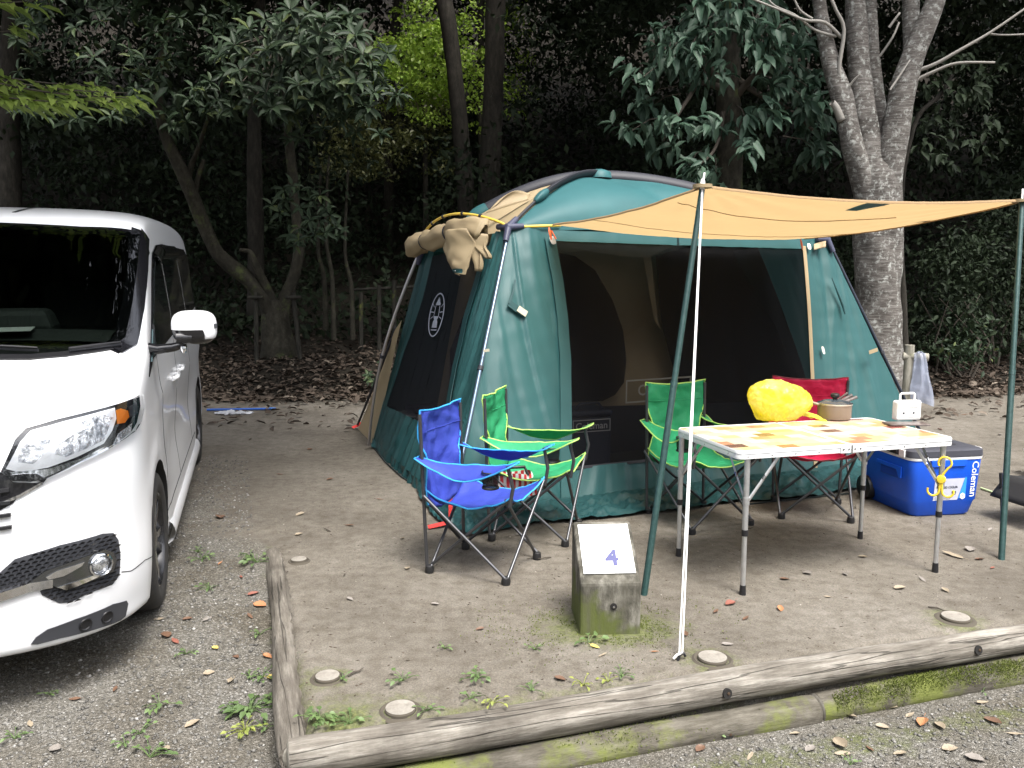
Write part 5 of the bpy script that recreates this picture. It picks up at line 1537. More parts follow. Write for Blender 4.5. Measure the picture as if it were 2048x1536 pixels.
# ================================================================== FOLDING CHAIRS
M_TUBE = mat('chair_tube', (0.075, 0.076, 0.082), 0.32, 0.6)
M_FOOT = mat('chair_foot', (0.012, 0.012, 0.013), 0.5)
M_NET = mat('cup_net', (0.01, 0.01, 0.012), 0.8, alpha=0.75)
def chair(centre, face, cols, label, seed, w=0.205, d=0.215, trims=True, back_w=0.222, lean=0.035, headz=0.845, cup=1):
    """quad folding chair; local y is the way it faces"""
    fab, trim = cols
    rz = math.atan2(face[1], face[0]) - math.pi / 2
    c = Vector((centre[0], centre[1], 0)); c.z = gz(c.x, c.y)
    e = empty('folding_chair', c, rz, label=label, cat='chair', group='folding chairs on the pitch')
    V = Vector
    sw, sf, sbk = w + 0.022, d + 0.02, -d + 0.03     # seat corners
    zs_f, zs_b, za, zt = 0.455, 0.43, 0.620, headz
    def bar(name, p, q, r=0.0085):
        mb = MB(); mb.tube([p, lerp(V(p), V(q), .5), q], r, 10); return mb.build(name, M_TUBE, e, smooth=60)
    F = {(sx, sy): V((sx * w, sy * d, 0.025)) for sx in (-1, 1) for sy in (-1, 1)}
    SE = {(sx, 1): V((sx * sw, sf, zs_f - 0.02)) for sx in (-1, 1)}
    SE.update({(sx, -1): V((sx * (w + 0.02), -d - 0.01, zs_b - 0.02)) for sx in (-1, 1)})
    off = 0.010
    for sx in (-1, 1):
        bar('front_cross_bar', F[(sx, 1)] + V((0, sx * off, 0.01)), SE[(-sx, 1)] + V((0, sx * off, 0)))
        bar('rear_cross_bar', F[(sx, -1)] + V((0, sx * off, 0.01)), SE[(-sx, -1)] + V((0, sx * off, 0)))
        bar('side_cross_bar', F[(sx, 1)] + V((sx * off, 0, 0.01)), SE[(sx, -1)] + V((sx * off, 0, 0)))
        bar('side_cross_bar', F[(sx, -1)] + V((-sx * off, 0, 0.01)), SE[(sx, 1)] + V((-sx * off, 0, 0)))
        bar('rear_post', F[(sx, -1)] + V((sx * 0.004, -0.012, 0.0)), V((sx * back_w, -d - lean, zt - 0.02)), 0.0092)
        mb = MB()
        mb.tube([SE[(sx, 1)] + V((sx * 0.005, 0.012, -0.03)), V((sx * (sw + 0.005), sf + 0.03, 0.50)), V((sx * (sw + 0.012), sf + 0.005, za - 0.012))], 0.0095, 10)
        mb.build('arm_post', M_TUBE, e, smooth=60)
        for sy in (-1, 1):
            fb_ = MB(); fb_.lathe([(0.0, -0.002), (0.022, -0.002), (0.024, 0.012), (0.021, 0.034), (0.013, 0.040), (0.0, 0.040)], 12, V((sx * w, sy * d, 0.003)))
            fb_.build('foot', M_FOOT, e, smooth=40)
    wn_ = lambda x, y, a, f=6: a * (0.35 * max(0, 1 - 5 * abs(mnoise.noise(V((x * f * .8, y * f * 1.1, seed + 9))))) + mnoise.noise(V((x * f, y * f, seed))) + 0.5 * mnoise.noise(V((x * f * 2.7, y * f * 2.7, seed + 5))))
    # seat sling: u across, v from rear to front
    def seat(u, v):
        k = 2 * u - 1
        hw = lerp(w + 0.012, sw + 0.004, v) - 0.022 * math.sin(math.pi * v)
        y = lerp(-d + 0.0, sf + 0.015, v) - 0.03 * (1 - k * k) * v ** 4 
        zc = lerp(0.315, 0.385, v ** 1.3)
        ze = lerp(zs_b, zs_f - 0.005, v) - 0.075 * math.sin(math.pi * v) ** 0.8
        z = lerp(zc, ze, abs(k) ** 1.9) + wn_(u * 1.0, v, 0.010, 5)
        return V((k * hw, y, z))
    def back(u, v):
        k = 2 * u - 1
        sc = math.sin(math.pi * min(1, v * 1.15)) if v < 0.87 else 0
        hw = lerp(w + 0.01, back_w, smooth(0.0, 0.75, v)) - 0.050 * math.exp(-((v - 0.36) / 0.20) ** 2)
        z = lerp(0.30, zt, v) + (lerp(0.06, 0, v)) * abs(k) ** 2 - 0.022 * (1 - k * k) * smooth(0.8, 1, v)
        y = lerp(-d, -d - lean, v) - 0.055 * (1 - k * k) * math.sin(math.pi * min(1, 0.12 + v * 0.8)) - 0.01
        return V((k * hw, y + wn_(u * 1.4, v * 1.6, 0.016, 4), z))
    def sheet(fn, name, nu=26, nv=28):
        mb = MB(); mb.grid(fn, nu, nv); return mb.build(name, fab, e, smooth=180, solid=0.004)
    def piping(fn, path, parent, r=0.0046, nm='piping'):
        mb = MB(); mb.tube([fn(*p) for p in path], r, 6, cap=True); mb.build(nm, trim, parent, smooth=60)
    L = lambda a, b, n=18: [tuple(lerp(np.array(a, float), np.array(b, float), t)) for t in np.linspace(0, 1, n)]
    s = sheet(seat, 'seat'); b = sheet(back, 'backrest')
    piping(seat, L((0, 0), (0, 1)) + L((0, 1), (1, 1))[1:] + L((1, 1), (1, 0))[1:], s)
    piping(back, L((0, 0), (0, 1)) + L((0, 1), (1, 1))[1:] + L((1, 1), (1, 0))[1:], b)
    # seam across the headrest
    mb = MB(); mb.tube([back(u, 0.76) + V((0, 0.004, 0)) for u in np.linspace(0.02, 0.98, 20)], 0.0022, 5); mb.build('seam', fab, b, smooth=60)
    for sx in (-1, 1):
        rp = lerp(F[(sx, -1)], V((sx * back_w, -d - lean, zt)), (za - 0.03) / zt) + V((sx * 0.005, 0, 0))
        fp = V((sx * (sw + 0.012), sf + 0.055, za + 0.006))
        def arm(u, v, rp=rp, fp=fp, sx=sx):
            p = lerp(rp + V((0, -0.03, 0.005)), fp, v)
            hw = lerp(0.030, 0.050, smooth(0.05, 0.6, v)) * (1 if v < 0.93 else 1 - 0.55 * ((v - 0.93) / 0.07) ** 2)
            k = 2 * u - 1
            sag = -0.065 * 4 * v * (1 - v)
            tilt = 0.80
            return p + V((k * hw * math.cos(tilt * math.sin(math.pi * min(1, v * 1.1))) , 0, sag - sx * k * hw * math.sin(tilt) * math.sin(math.pi * min(1, v * 1.1)) + wn_(u, v * 2 + sx, 0.006, 3)))
        a = sheet(arm, 'armrest', 8, 24)
        piping(arm, L((0, 0), (0, 1)) + L((0, 1), (1, 1), 6)[1:] + L((1, 1), (1, 0))[1:] + L((1, 0), (0, 0), 5)[1:], a, 0.0042)
        if sx == cup:
            cm = MB(); cc = lerp(rp, fp, 0.72) + V((-sx * 0.01, 0, -0.05))
            cm.lathe([(0.042, 0.0), (0.040, -0.05), (0.036, -0.085), (0.0, -0.087)], 18, cc); cn = cm.build('cup_holder', M_NET, a, smooth=60)
            cm = MB(); cm.tube([cc + V((0.042 * math.cos(t), 0.042 * math.sin(t), 0)) for t in np.linspace(0, 2 * math.pi, 22)], 0.0035, 6); cm.build('holder_rim', M_FOOT, a, smooth=60)
            cm = MB(); cm.tube([cc + V((0.038 * math.cos(t), 0.038 * math.sin(t), -0.078)) for t in np.linspace(0, 2 * math.pi, 22)], 0.006, 6); cm.build('holder_base', M_FOOT, a, smooth=60)
    return e
def chair_fab(name, col):
    return mat(name, col, 0.55, var=(7, tuple(k * 0.78 for k in col), 0.35, 0.7), bump=(9, 0.45, 0.02), spec=0.3, transl=0.22)
M_BLUEFAB = chair_fab('blue_nylon', (0.050, 0.078, 0.44)); M_BLUEPIPE = mat('sky_blue_piping', (0.03, 0.30, 0.66), 0.6)
M_GREENFAB = chair_fab('green_nylon', (0.036, 0.34, 0.150)); M_GREENPIPE = mat('lime_piping', (0.36, 0.58, 0.13), 0.6)
M_REDFAB = chair_fab('red_nylon', (0.58, 0.018, 0.075)); M_REDPIPE = mat('maroon_piping', (0.16, 0.008, 0.02), 0.5)
chair((-0.145, 4.205), (0.915, -0.40), (M_BLUEFAB, M_BLUEPIPE), 'blue folding camp chair with sky blue piping nearest the side log', 1.0, cup=1)
chair((0.145, 4.76), (0.96, -0.26), (M_GREENFAB, M_GREENPIPE), 'green folding camp chair set close behind the blue chair', 2.0, cup=1)
chair((1.165, 5.04), (0.40, -0.92), (M_GREENFAB, M_GREENPIPE), 'green folding camp chair behind the table end with the awning pole', 3.0, cup=1, w=0.215, d=0.235)
chair((1.93, 5.21), (-0.20, -1.0), (M_REDFAB, M_REDPIPE), 'red folding camp chair tucked behind the table', 4.0, cup=1, headz=0.85, back_w=0.238)

# ================================================================== TABLE
TL1, TL2, TL3, TL4 = G(1357, 1112), G(1485, 1188), G(1720, 1077), G(1870, 1142)
tc_ = (TL1 + TL2 + TL3 + TL4) / 4
tx = ((TL4 - TL2) + (TL3 - TL1)); tx.z = 0; tlen = tx.length / 2; tx.normalize()
trz = math.atan2(tx.y, tx.x)
twid = abs(((TL2 - TL1) + (TL4 - TL3)).dot(Vector((tx.y, -tx.x, 0)))) / 2
table = empty('folding_table', tc_, trz, label='aluminium folding table with an orange and brown mosaic patterned top', cat='table')
TH = 0.70
def mosaic_mat():
    m = mat('mosaic_print', (0.7, 0.5, 0.3), 0.25, coat=0.2)
    nt = m.node_tree; N = nt.nodes; L = nt.links; b = N['Principled BSDF']
    tc = N.new('ShaderNodeTexCoord')
    mp = N.new('ShaderNodeMapping'); mp.inputs['Scale'].default_value = (10.0, 14.0, 1); mp.inputs['Location'].default_value = (0.13, 0.2, 0)
    L.new(tc.outputs['Object'], mp.inputs['Vector'])
    # brick rows shifted against each other, one hue per tile
    sx_ = N.new('ShaderNodeSeparateXYZ'); L.new(mp.outputs['Vector'], sx_.inputs['Vector'])
    fy = N.new('ShaderNodeMath'); fy.operation = 'FLOOR'; L.new(sx_.outputs['Y'], fy.inputs[0])
    sh = N.new('ShaderNodeMath'); sh.operation = 'MULTIPLY_ADD'; L.new(fy.outputs[0], sh.inputs[0]); sh.inputs[1].default_value = 0.37; L.new(sx_.outputs['X'], sh.inputs[2])
    fx = N.new('ShaderNodeMath'); fx.operation = 'FLOOR'; L.new(sh.outputs[0], fx.inputs[0])
    cv = N.new('ShaderNodeCombineXYZ'); L.new(fx.outputs[0], cv.inputs['X']); L.new(fy.outputs[0], cv.inputs['Y'])
    wnz = N.new('ShaderNodeTexWhiteNoise'); wnz.noise_dimensions = '2D'; L.new(cv.outputs['Vector'], wnz.inputs['Vector'])
    rp = N.new('ShaderNodeValToRGB'); rp.color_ramp.interpolation = 'CONSTANT'
    cols = [(0.0, (0.82, 0.72, 0.55)), (0.22, (0.76, 0.50, 0.22)), (0.34, (0.82, 0.66, 0.34)), (0.50, (0.84, 0.79, 0.68)), (0.66, (0.64, 0.32, 0.18)), (0.72, (0.78, 0.60, 0.44)), (0.86, (0.36, 0.12, 0.10)), (0.90, (0.82, 0.76, 0.60)), (0.96, (0.24, 0.13, 0.09))]
    while len(rp.color_ramp.elements) < len(cols): rp.color_ramp.elements.new(0.5)
    for e, (p, c) in zip(rp.color_ramp.elements, cols): e.position = p; e.color = (*c, 1)
    L.new(wnz.outputs['Value'], rp.inputs['Fac'])
    n = N.new('ShaderNodeTexNoise'); n.inputs['Scale'].default_value = 26; n.inputs['Detail'].default_value = 5; L.new(tc.outputs['Object'], n.inputs['Vector'])
    mr = N.new('ShaderNodeMapRange'); mr.inputs['To Min'].default_value = 0.50; mr.inputs['To Max'].default_value = 0.80; L.new(n.outputs['Fac'], mr.inputs['Value'])
    x = N.new('ShaderNodeMix'); x.data_type = 'RGBA'; x.blend_type = 'MULTIPLY'; x.inputs['Factor'].default_value = 1.0
    L.new(rp.outputs['Color'], x.inputs['A']); L.new(mr.outputs['Result'], x.inputs['B'])
    L.new(x.outputs['Result'], b.inputs['Base Color'])
    return m
M_MOSAIC = mosaic_mat()
M_ALU = mat('brushed_aluminium', (0.66, 0.67, 0.68), 0.38, 0.85, var=(30, (0.56, 0.57, 0.58)))
M_WHITEALU = mat('white_lacquered_edge', (0.72, 0.73, 0.73), 0.35, 0.2)
tl, tw = tlen + 0.085, twid + 0.06
hl2 = tl / 2
def rrect(x0, x1, y0, y1, r, rl, rr, z):
    out = []
    for (cx, cy, a0, rad) in ((x1, y1, 0, rr), (x0, y1, 90, rl), (x0, y0, 180, rl), (x1, y0, 270, rr)):
        rad = max(rad, 0.002)
        ccx = cx - rad if cx == x1 else cx + rad; ccy = cy - rad if cy == y1 else cy + rad
        for k in range(7):
            a = R_(a0 + 15 * k); out.append(Vector((ccx + rad * math.cos(a), ccy + rad * math.sin(a), z)))
    return out
for sgn in (-1, 1):
    x0, x1 = (-hl2, -0.0035) if sgn < 0 else (0.0035, hl2)
    rl, rr = (0.035, 0.002) if sgn < 0 else (0.002, 0.035)
    mb = MB(); mb.prism(rrect(x0 + 0.006, x1 - 0.006, -tw / 2 + 0.006, tw / 2 - 0.006, 0, rl, rr, TH - 0.010), (0, 0, 0.0125))
    top_ = mb.build('table_top', M_MOSAIC, table, bevel=0.002)
    o_ = rrect(x0, x1, -tw / 2, tw / 2, 0, rl, rr, 0); n_ = len(o_)
    i_ = rrect(x0 + 0.007, x1 - 0.007, -tw / 2 + 0.007, tw / 2 - 0.007, 0, max(rl - .007, .002), max(rr - .007, .002), 0)
    mb = MB(); vs = []
    prof = [(0, TH - 0.036), (0, TH - 0.030), (-0.003, TH - 0.027), (-0.003, TH - 0.010), (0, TH - 0.007), (0, TH + 0.001), (1, TH + 0.004), (1.0, TH + 0.001)]
    prof = [(0, TH - 0.036), (0, TH + 0.000), (0.5, TH + 0.005), (1.15, TH + 0.003)]
    for t, z in prof: vs += [lerp(a, b, t) + Vector((0, 0, z)) for a, b in zip(o_, i_)]
    mb.add(vs, [(k * n_ + i, k * n_ + (i + 1) % n_, (k + 1) * n_ + (i + 1) % n_, (k + 1) * n_ + i) for k in range(len(prof) - 1) for i in range(n_)])
    fr_ = mb.build('edge_frame', M_WHITEALU, table, smooth=35)
    mb = MB(); vs = []
    for t, z in ((-0.18, TH - 0.014), (-0.18, TH - 0.011), (0, TH - 0.010), (0, TH - 0.015)): vs += [lerp(a, b, t) + Vector((0, 0, z)) for a, b in zip(o_, i_)]
    mb.add(vs, [(k * n_ + i, k * n_ + (i + 1) % n_, (k + 1) * n_ + (i + 1) % n_, (k + 1) * n_ + i) for k in (0, 1) for i in range(n_)])
    mb.build('edge_bead', M_ALU, fr_, smooth=35)
    mb = MB(); mb.add([(p.x * 0.985, p.y * 0.985, TH - 0.014) for p in o_], [tuple(range(n_ - 1, -1, -1))]); mb.build('underside', mat('underside', (0.35, 0.34, 0.32), 0.7), table)
    for i in range(5):
        for sy in (-1, 1):
            mb = MB(); mb.lathe([(0.004, 0.0), (0.0035, 0.0018), (0, 0.0022)], 8, (lerp(x0 + 0.05, x1 - 0.05, i / 4), sy * (tw / 2 + 0.0005), TH - 0.024), 0, Matrix.Rotation(R_(90) * (1 if sy < 0 else -1), 3, 'X')); mb.build('rivet', M_SATIN, fr_)
    for i in range(3):
        mb = MB(); mb.lathe([(0.004, 0.0), (0.0035, 0.0018), (0, 0.0022)], 8, (sgn * (hl2 + 0.0005), lerp(-tw / 2 + .09, tw / 2 - .09, i / 2), TH - 0.024), 0, Matrix.Rotation(R_(90) * sgn, 3, 'Y')); mb.build('rivet', M_SATIN, fr_)
for sy in (-1, 1):
    mb = MB()
    for s2 in (-1, 1):
        mb = MB(); mb.box((s2 * 0.033, sy * (tw / 2 + 0.003), TH - 0.018), (0.058, 0.006, 0.040)); h_ = mb.build('hinge_leaf', M_WHITEALU, table, bevel=0.002)
        for x in (0.018, 0.048):
            mb = MB(); mb.lathe([(0.0052, 0.0), (0.0045, 0.0025), (0, 0.003)], 10, (s2 * x, sy * (tw / 2 + 0.006), TH - 0.018), 0, Matrix.Rotation(R_(90) * (1 if sy < 0 else -1), 3, 'X')); mb.build('hinge_screw', M_SATIN, h_)
    mb = MB(); mb.tube([(0, sy * (tw / 2 + 0.006), TH - 0.040), (0, sy * (tw / 2 + 0.006), TH + 0.002)], 0.0042, 8); mb.build('hinge_pin', M_SATIN, table, smooth=60)
iM = Matrix.Rotation(-trz, 3, 'Z')
for k, P in enumerate((TL1, TL2, TL3, TL4)):
    q = iM @ (P - tc_); q.z = 0
    mb = MB(); mb.tube([q + Vector((0, 0, 0.30)), q + Vector((0, 0, TH - 0.03))], 0.0138, 18); lg_ = mb.build('leg', M_ALU, table, smooth=60)
    mb = MB(); mb.tube([q + Vector((0, 0, 0.02)), q + Vector((0, 0, 0.30))], 0.0118, 18); mb.build('leg_extension', M_ALU, lg_, smooth=60)
    mb = MB(); mb.tube([q + Vector((0, 0, 0.288)), q + Vector((0, 0, 0.318))], 0.0158, 18); mb.build('leg_collar', M_BLACK, lg_, smooth=40)
    mb = MB(); mb.tube([q + Vector((0, 0, -0.004)), q + Vector((0, 0, 0.045))], [0.0165, 0.0140], 16); mb.build('leg_foot', M_BLACK, lg_, smooth=40)
    sx, sy = math.copysign(1, q.x), math.copysign(1, q.y)
    for (dx, dy, nm) in ((-sx * 0.17, 0, 'long_brace'), (0, -sy * 0.17, 'cross_brace')):
        a = q + Vector((math.copysign(0.014, dx) if dx else 0, math.copysign(0.014, dy) if dy else 0, 0.46)); b = q + Vector((dx, dy, TH - 0.036))
        d_ = (b - a)
        mb = MB(); mb.tube([a, b], 0.0085, 4, ell=(1.0, 0.35), up=(0, 0, 1)); br = mb.build(nm, M_ALU, lg_)
        mb = MB(); mb.tube([a + d_ * 0.47, a + d_ * 0.55], 0.011, 8, ell=(1, .6)); mb.build('brace_lock', M_SATIN, lg_, smooth=40)
    mb = MB(); mb.tube([q + Vector((0, 0, 0.44)), q + Vector((0, 0, 0.475))], 0.0170, 12); mb.build('brace_bracket', M_ALU, lg_, smooth=40)
def on_table(px, py): return G(px, py, TH + 0.005)

# ---- yellow plastic bag
bc = on_table(1557, 840)
ybag = empty('plastic_bag', bc, trz, label='bulging yellow plastic bag lying on the mosaic table', cat='bag')
M_YBAG = mat('yellow_film', (0.90, 0.80, 0.09), 0.32, var=(9, (0.90, 0.84, 0.34), 0.4, 0.65), transl=0.62, spec=0.6, coat=0.2)
def crumple(m, scale, strength, dist):
    nt = m.node_tree; N = nt.nodes; L = nt.links; b = N['Principled BSDF']
    tc = N.new('ShaderNodeTexCoord'); w = N.new('ShaderNodeTexNoise'); w.inputs['Scale'].default_value = scale * 0.6; L.new(tc.outputs['Object'], w.inputs['Vector'])
    ad = N.new('ShaderNodeMix'); ad.data_type = 'VECTOR'; ad.inputs['Factor'].default_value = 0.10; L.new(tc.outputs['Object'], ad.inputs['A']); L.new(w.outputs['Color'], ad.inputs['B'])
    vo = N.new('ShaderNodeTexVoronoi'); vo.inputs['Scale'].default_value = scale; vo.inputs['Randomness'].default_value = 1.0; L.new(ad.outputs['Result'], vo.inputs['Vector'])
    v2 = N.new('ShaderNodeTexVoronoi'); v2.inputs['Scale'].default_value = scale * 2.3; L.new(ad.outputs['Result'], v2.inputs['Vector'])
    s = N.new('ShaderNodeMath'); s.operation = 'MULTIPLY_ADD'; L.new(v2.outputs['Distance'], s.inputs[0]); s.inputs[1].default_value = 0.4; L.new(vo.outputs['Distance'], s.inputs[2])
    bp = N.new('ShaderNodeBump'); bp.inputs['Strength'].default_value = strength; bp.inputs['Distance'].default_value = dist; bp.invert = True
    L.new(s.outputs[0], bp.inputs['Height']); L.new(bp.outputs['Normal'], b.inputs['Normal'])
    for nd in N:
        if nd.type == 'BSDF_TRANSLUCENT': L.new(bp.outputs['Normal'], nd.inputs['Normal'])
crumple(M_YBAG, 11, 0.7, 0.035)
def ybag_pt(th, ph):
    d = Vector((math.cos(th) * math.cos(ph), math.sin(th) * math.cos(ph), math.sin(ph)))
    r = 1 + 0.20 * mnoise.noise(d * 1.2 + Vector((3, 1, 2))) + 0.035 * mnoise.noise(d * 2.4 + Vector((1, 7, 2)))
    cre = abs(mnoise.noise(d * 2.6 + Vector((9, 2, 4))))
    r += 0.030 * max(0, 1 - 4 * abs(mnoise.noise(Vector((math.cos(th) * 2.0, math.sin(th) * 2.0, ph * 0.5 + 3)))))
    r += 0.026 * max(0, 0.14 - abs(mnoise.noise(d * 4.0 + Vector((2, 5, 1))))) / 0.14
    r += 0.016 * max(0, 0.20 - abs(mnoise.noise(d * 8.0 + Vector((6, 5, 1))))) / 0.20 - 0.015
    lopsided = 1.0 - 0.22 * d.x
    p = Vector((d.x * 0.185 * r, d.y * 0.105 * r, 0.108 + d.z * 0.125 * r * lopsided))
    p.z = max(p.z, 0.003 + 0.004 * mnoise.noise(d * 6))
    return p
mb = MB(); nu, nv = 150, 84
mb.grid(lambda u, v: ybag_pt(u * 2 * math.pi, (v - 0.5) * math.pi), nu, nv)
mb.build('bag_film', M_YBAG, ybag, smooth=180)
mb = MB(); mb.grid(lambda u, v: Vector((0.13 + 0.11 * u, -0.02 + 0.09 * (v - .5) * (1 + u), 0.008 + 0.035 * (1 - u) + 0.012 * math.sin(9 * v + 4 * u) + 0.008 * mnoise.noise(Vector((u * 6, v * 6, 1))))), 18, 18)
mb.build('bag_mouth', M_YBAG, ybag, smooth=180)

# ---- saucepan with glass lid and the handles of tools behind it
pc_ = on_table(1668, 837)
pot = empty('saucepan', pc_ , trz, label='beige saucepan with a dark knobbed lid on the mosaic table', cat='pot')
M_POT = mat('beige_enamel', (0.205, 0.155, 0.118), 0.35, coat=0.3)
M_POTRIM = mat('pot_rim', (0.32, 0.27, 0.22), 0.3)
M_GLASSLID = mat('smoked_lid', (0.05, 0.06, 0.07), 0.06, coat=0.5)
mb = MB(); mb.lathe([(0, 0.004), (0.086, 0.004), (0.091, 0.012), (0.093, 0.080), (0.0935, 0.084)], 48); mb.build('pan_body', M_POT, pot, smooth=40)
mb = MB(); mb.lathe([(0.0935, 0.082), (0.0965, 0.085), (0.095, 0.089), (0.088, 0.088)], 48); mb.build('pan_rim', M_POTRIM, pot, smooth=60)
mb = MB(); mb.lathe([(0.094, 0.090), (0.088, 0.095), (0.06, 0.105), (0.02, 0.110), (0, 0.110)], 40); ld = mb.build('lid', M_GLASSLID, pot, smooth=60)
mb = MB(); mb.lathe([(0.095, 0.088), (0.0962, 0.091), (0.093, 0.093)], 48); mb.build('lid_rim', M_SATIN, ld, smooth=60)
mb = MB(); mb.lathe([(0.013, 0.108), (0.012, 0.118), (0.024, 0.124), (0.026, 0.138), (0.019, 0.145), (0, 0.146)], 20); mb.build('lid_knob', M_BLACK, ld, smooth=50)
mb = MB(); mb.tube([(-0.09, 0.02, 0.082), (-0.105, 0.03, 0.086), (-0.108, 0.05, 0.088)], 0.008, 8); mb.build('side_lug', M_POTRIM, pot, smooth=60)
tl_ = empty('kitchen_tools', pc_ + Vector((0.055, 0.10, 0.0)), trz, label='dark handles of kitchen tools sticking out behind the saucepan', cat='utensils')
M_TOOL = mat('tool_handle', (0.055, 0.045, 0.042), 0.5, var=(40, (0.16, 0.13, 0.12)))
for k in range(3):
    mb = MB(); mb.tube([(-0.10 + 0.03 * k, 0.012 * k, 0.006), (0.0, 0.012 * k, 0.065 + 0.006 * k), (0.115 - 0.02 * k, 0.016 * k - .02, 0.108 + 0.010 * k)], [0.006, 0.008, 0.010], 8, ell=(1, .7)); mb.build('handle', M_TOOL, tl_, smooth=60)

# ---- white radio
rc_ = on_table(1812, 840)
rad = empty('portable_radio', rc_, trz - 0.10, label='small white portable radio with a carrying handle on the table end', cat='radio')
M_RADIO = mat('white_radio', (0.80, 0.80, 0.79), 0.35)
mb = MB(); mb.box((0, 0, 0.057), (0.150, 0.055, 0.112)); mb.build('casing', M_RADIO, rad, bevel=0.012)
mb = MB(); mb.tube([(-0.045, 0, 0.11), (-0.045, 0, 0.145), (-0.038, 0, 0.152), (0.038, 0, 0.152), (0.045, 0, 0.145), (0.045, 0, 0.11)], 0.0062, 8); mb.build('handle', M_RADIO, rad, smooth=60)
mb = MB(); mb.box((0, -0.0285, 0.082), (0.10, 0.003, 0.016)); mb.build('dial', mat('radio_dial', (0.62, 0.63, 0.63), 0.3), rad, bevel=0.001)
for x in (-0.038, 0.024):
    mb = MB(); mb.lathe([(0.0055, 0), (0.0055, 0.004), (0, 0.0045)], 12, (x, -0.0277, 0.045), 0, Matrix.Rotation(R_(90), 3, 'X')); mb.build('knob', M_DGREY, rad)
mb = MB(); mb.box((-0.005, -0.0285, 0.028), (0.075, 0.002, 0.014)); mb.build('speaker_slot', mat('radio_slot', (0.66, 0.66, 0.66), 0.5), rad)
# ---- dark clipboard
cc_ = on_table(1812, 849)
cb_ = empty('tray', cc_, trz - 0.25, label='thin dark brown tray lying flat in front of the white radio', cat='tray')
mb = MB(); mb.box((0, 0, 0.005), (0.225, 0.10, 0.008), taper=0.98); mb.build('tray_board', mat('dark_board', (0.060, 0.042, 0.036), 0.3, var=(12, (0.15, 0.12, 0.11))), cb_, bevel=0.003)

# ---- yellow hanging hook on the near table leg
q4 = TL4 + Vector((0, 0, 0))
YM = mat('yellow_plastic', (0.80, 0.58, 0.05), 0.35, coat=0.2)
yd = (CAM - q4); yd.z = 0; yd.normalize(); yx = Vector((0, 0, 1)).cross(yd).normalized()
hk = empty('pole_hook', q4 + yd * 0.026 + Vector((0, 0, 0.49)), math.atan2(yx.y, yx.x), label='yellow plastic double hook clipped to a table leg by the cooler', cat='hook')
def arc_pts(cx, cz, r, a0, a1, n=18, y=0.0): return [(cx + r * math.cos(R_(lerp(a0, a1, t))), y, cz + r * math.sin(R_(lerp(a0, a1, t)))) for t in np.linspace(0, 1, n)]
mb = MB(); mb.tube([(0.004, 0, 0.02)] + arc_pts(0.012, 0.085, 0.030, -60, 215), 0.0055, 10); mb.build('ring', YM, hk, smooth=60)
mb = MB(); mb.lathe([(0.0, 0.010), (0.018, 0.009), (0.022, 0.004), (0.022, -0.004), (0, -0.006)], 22, (0, 0, 0), 0, Matrix.Rotation(R_(90), 3, 'X')); mb.build('disc', YM, hk, smooth=40)
for s_ in (-1, 1):
    mb = MB(); mb.tube([(s_ * 0.004, 0, -0.018), (s_ * 0.006, 0, -0.055)] + [(s_ * x, y, z) for x, y, z in arc_pts(0.033, -0.062, 0.026, 180, 385)], 0.0055, 10); mb.build('hook_arm', YM, hk, smooth=60)

# ================================================================== WHEELED COOLER
c0, c1 = G(1822, 1038), G(1951, 1031)
cxv = (c1 - c0); cxv.z = 0; cw = cxv.length + 0.03; cxv.normalize(); cyv = Vector((-cxv.y, cxv.x, 0))
cool = empty('wheeled_cooler', label='blue wheeled cooler with grey lid and a printed label beyond the table', cat='cooler')
CM_ = Matrix((cxv, cyv, Vector((0, 0, 1)))).transposed().to_4x4(); CM_.translation = (c0 + c1) / 2 + Vector((0, 0, gz(c0.x, c0.y)))
cool.matrix_world = CM_
M_BLUEPL = mat('blue_plastic', (0.008, 0.105, 0.72), 0.38, var=(5, (0.008, 0.09, 0.62)), bump=(260, 0.12, 0.002))
M_LIDPL = mat('lid_plastic', (0.050, 0.052, 0.066), 0.5, bump=(260, 0.15, 0.002))
M_WHITEPL = mat('white_gasket', (0.74, 0.75, 0.76), 0.45)
cd_ = 0.56; ch_ = 0.365; hw = cw / 2
def sq_ring(z, gx0, gx1, gy0, gy1, r=0.05, n=5):
    out = []
    for (cx, cy, a0) in ((gx1 - r, gy1 - r, 0), (gx0 + r, gy1 - r, 90), (gx0 + r, gy0 + r, 180), (gx1 - r, gy0 + r, 270)):
        for k in range(n): a = R_(a0 + 90 * k / (n - 1)); out.append(Vector((cx + r * math.cos(a), cy + r * math.sin(a), z)))
    return out
def loft(rings, m, name, parent, cap=True, smooth=40, bevel=None, **kw):
    mb = MB(); n = len(rings[0]); vs = [p for r in rings for p in r]
    fs = [(k * n + i, k * n + (i + 1) % n, (k + 1) * n + (i + 1) % n, (k + 1) * n + i) for k in range(len(rings) - 1) for i in range(n)]
    if cap: fs += [tuple(range(n - 1, -1, -1)), tuple(range((len(rings) - 1) * n, len(rings) * n))]
    mb.add(vs, fs); return mb.build(name, m, parent, smooth=smooth, bevel=bevel, **kw)
rb = 0.045
loft([sq_ring(0.0, -hw + 0.045, hw - 0.045, 0.03, cd_ - 0.05, rb), sq_ring(0.012, -hw + 0.035, hw - 0.035, 0.018, cd_ - 0.04, rb), sq_ring(0.09, -hw + 0.012, hw - 0.012, 0.006, cd_ - 0.01, rb), sq_ring(0.10, -hw + 0.004, hw - 0.004, 0.0, cd_ - 0.005, rb),
      sq_ring(ch_, -hw - 0.012, hw + 0.012, -0.012, cd_ + 0.012, rb + 0.005)], M_BLUEPL, 'tub', cool)
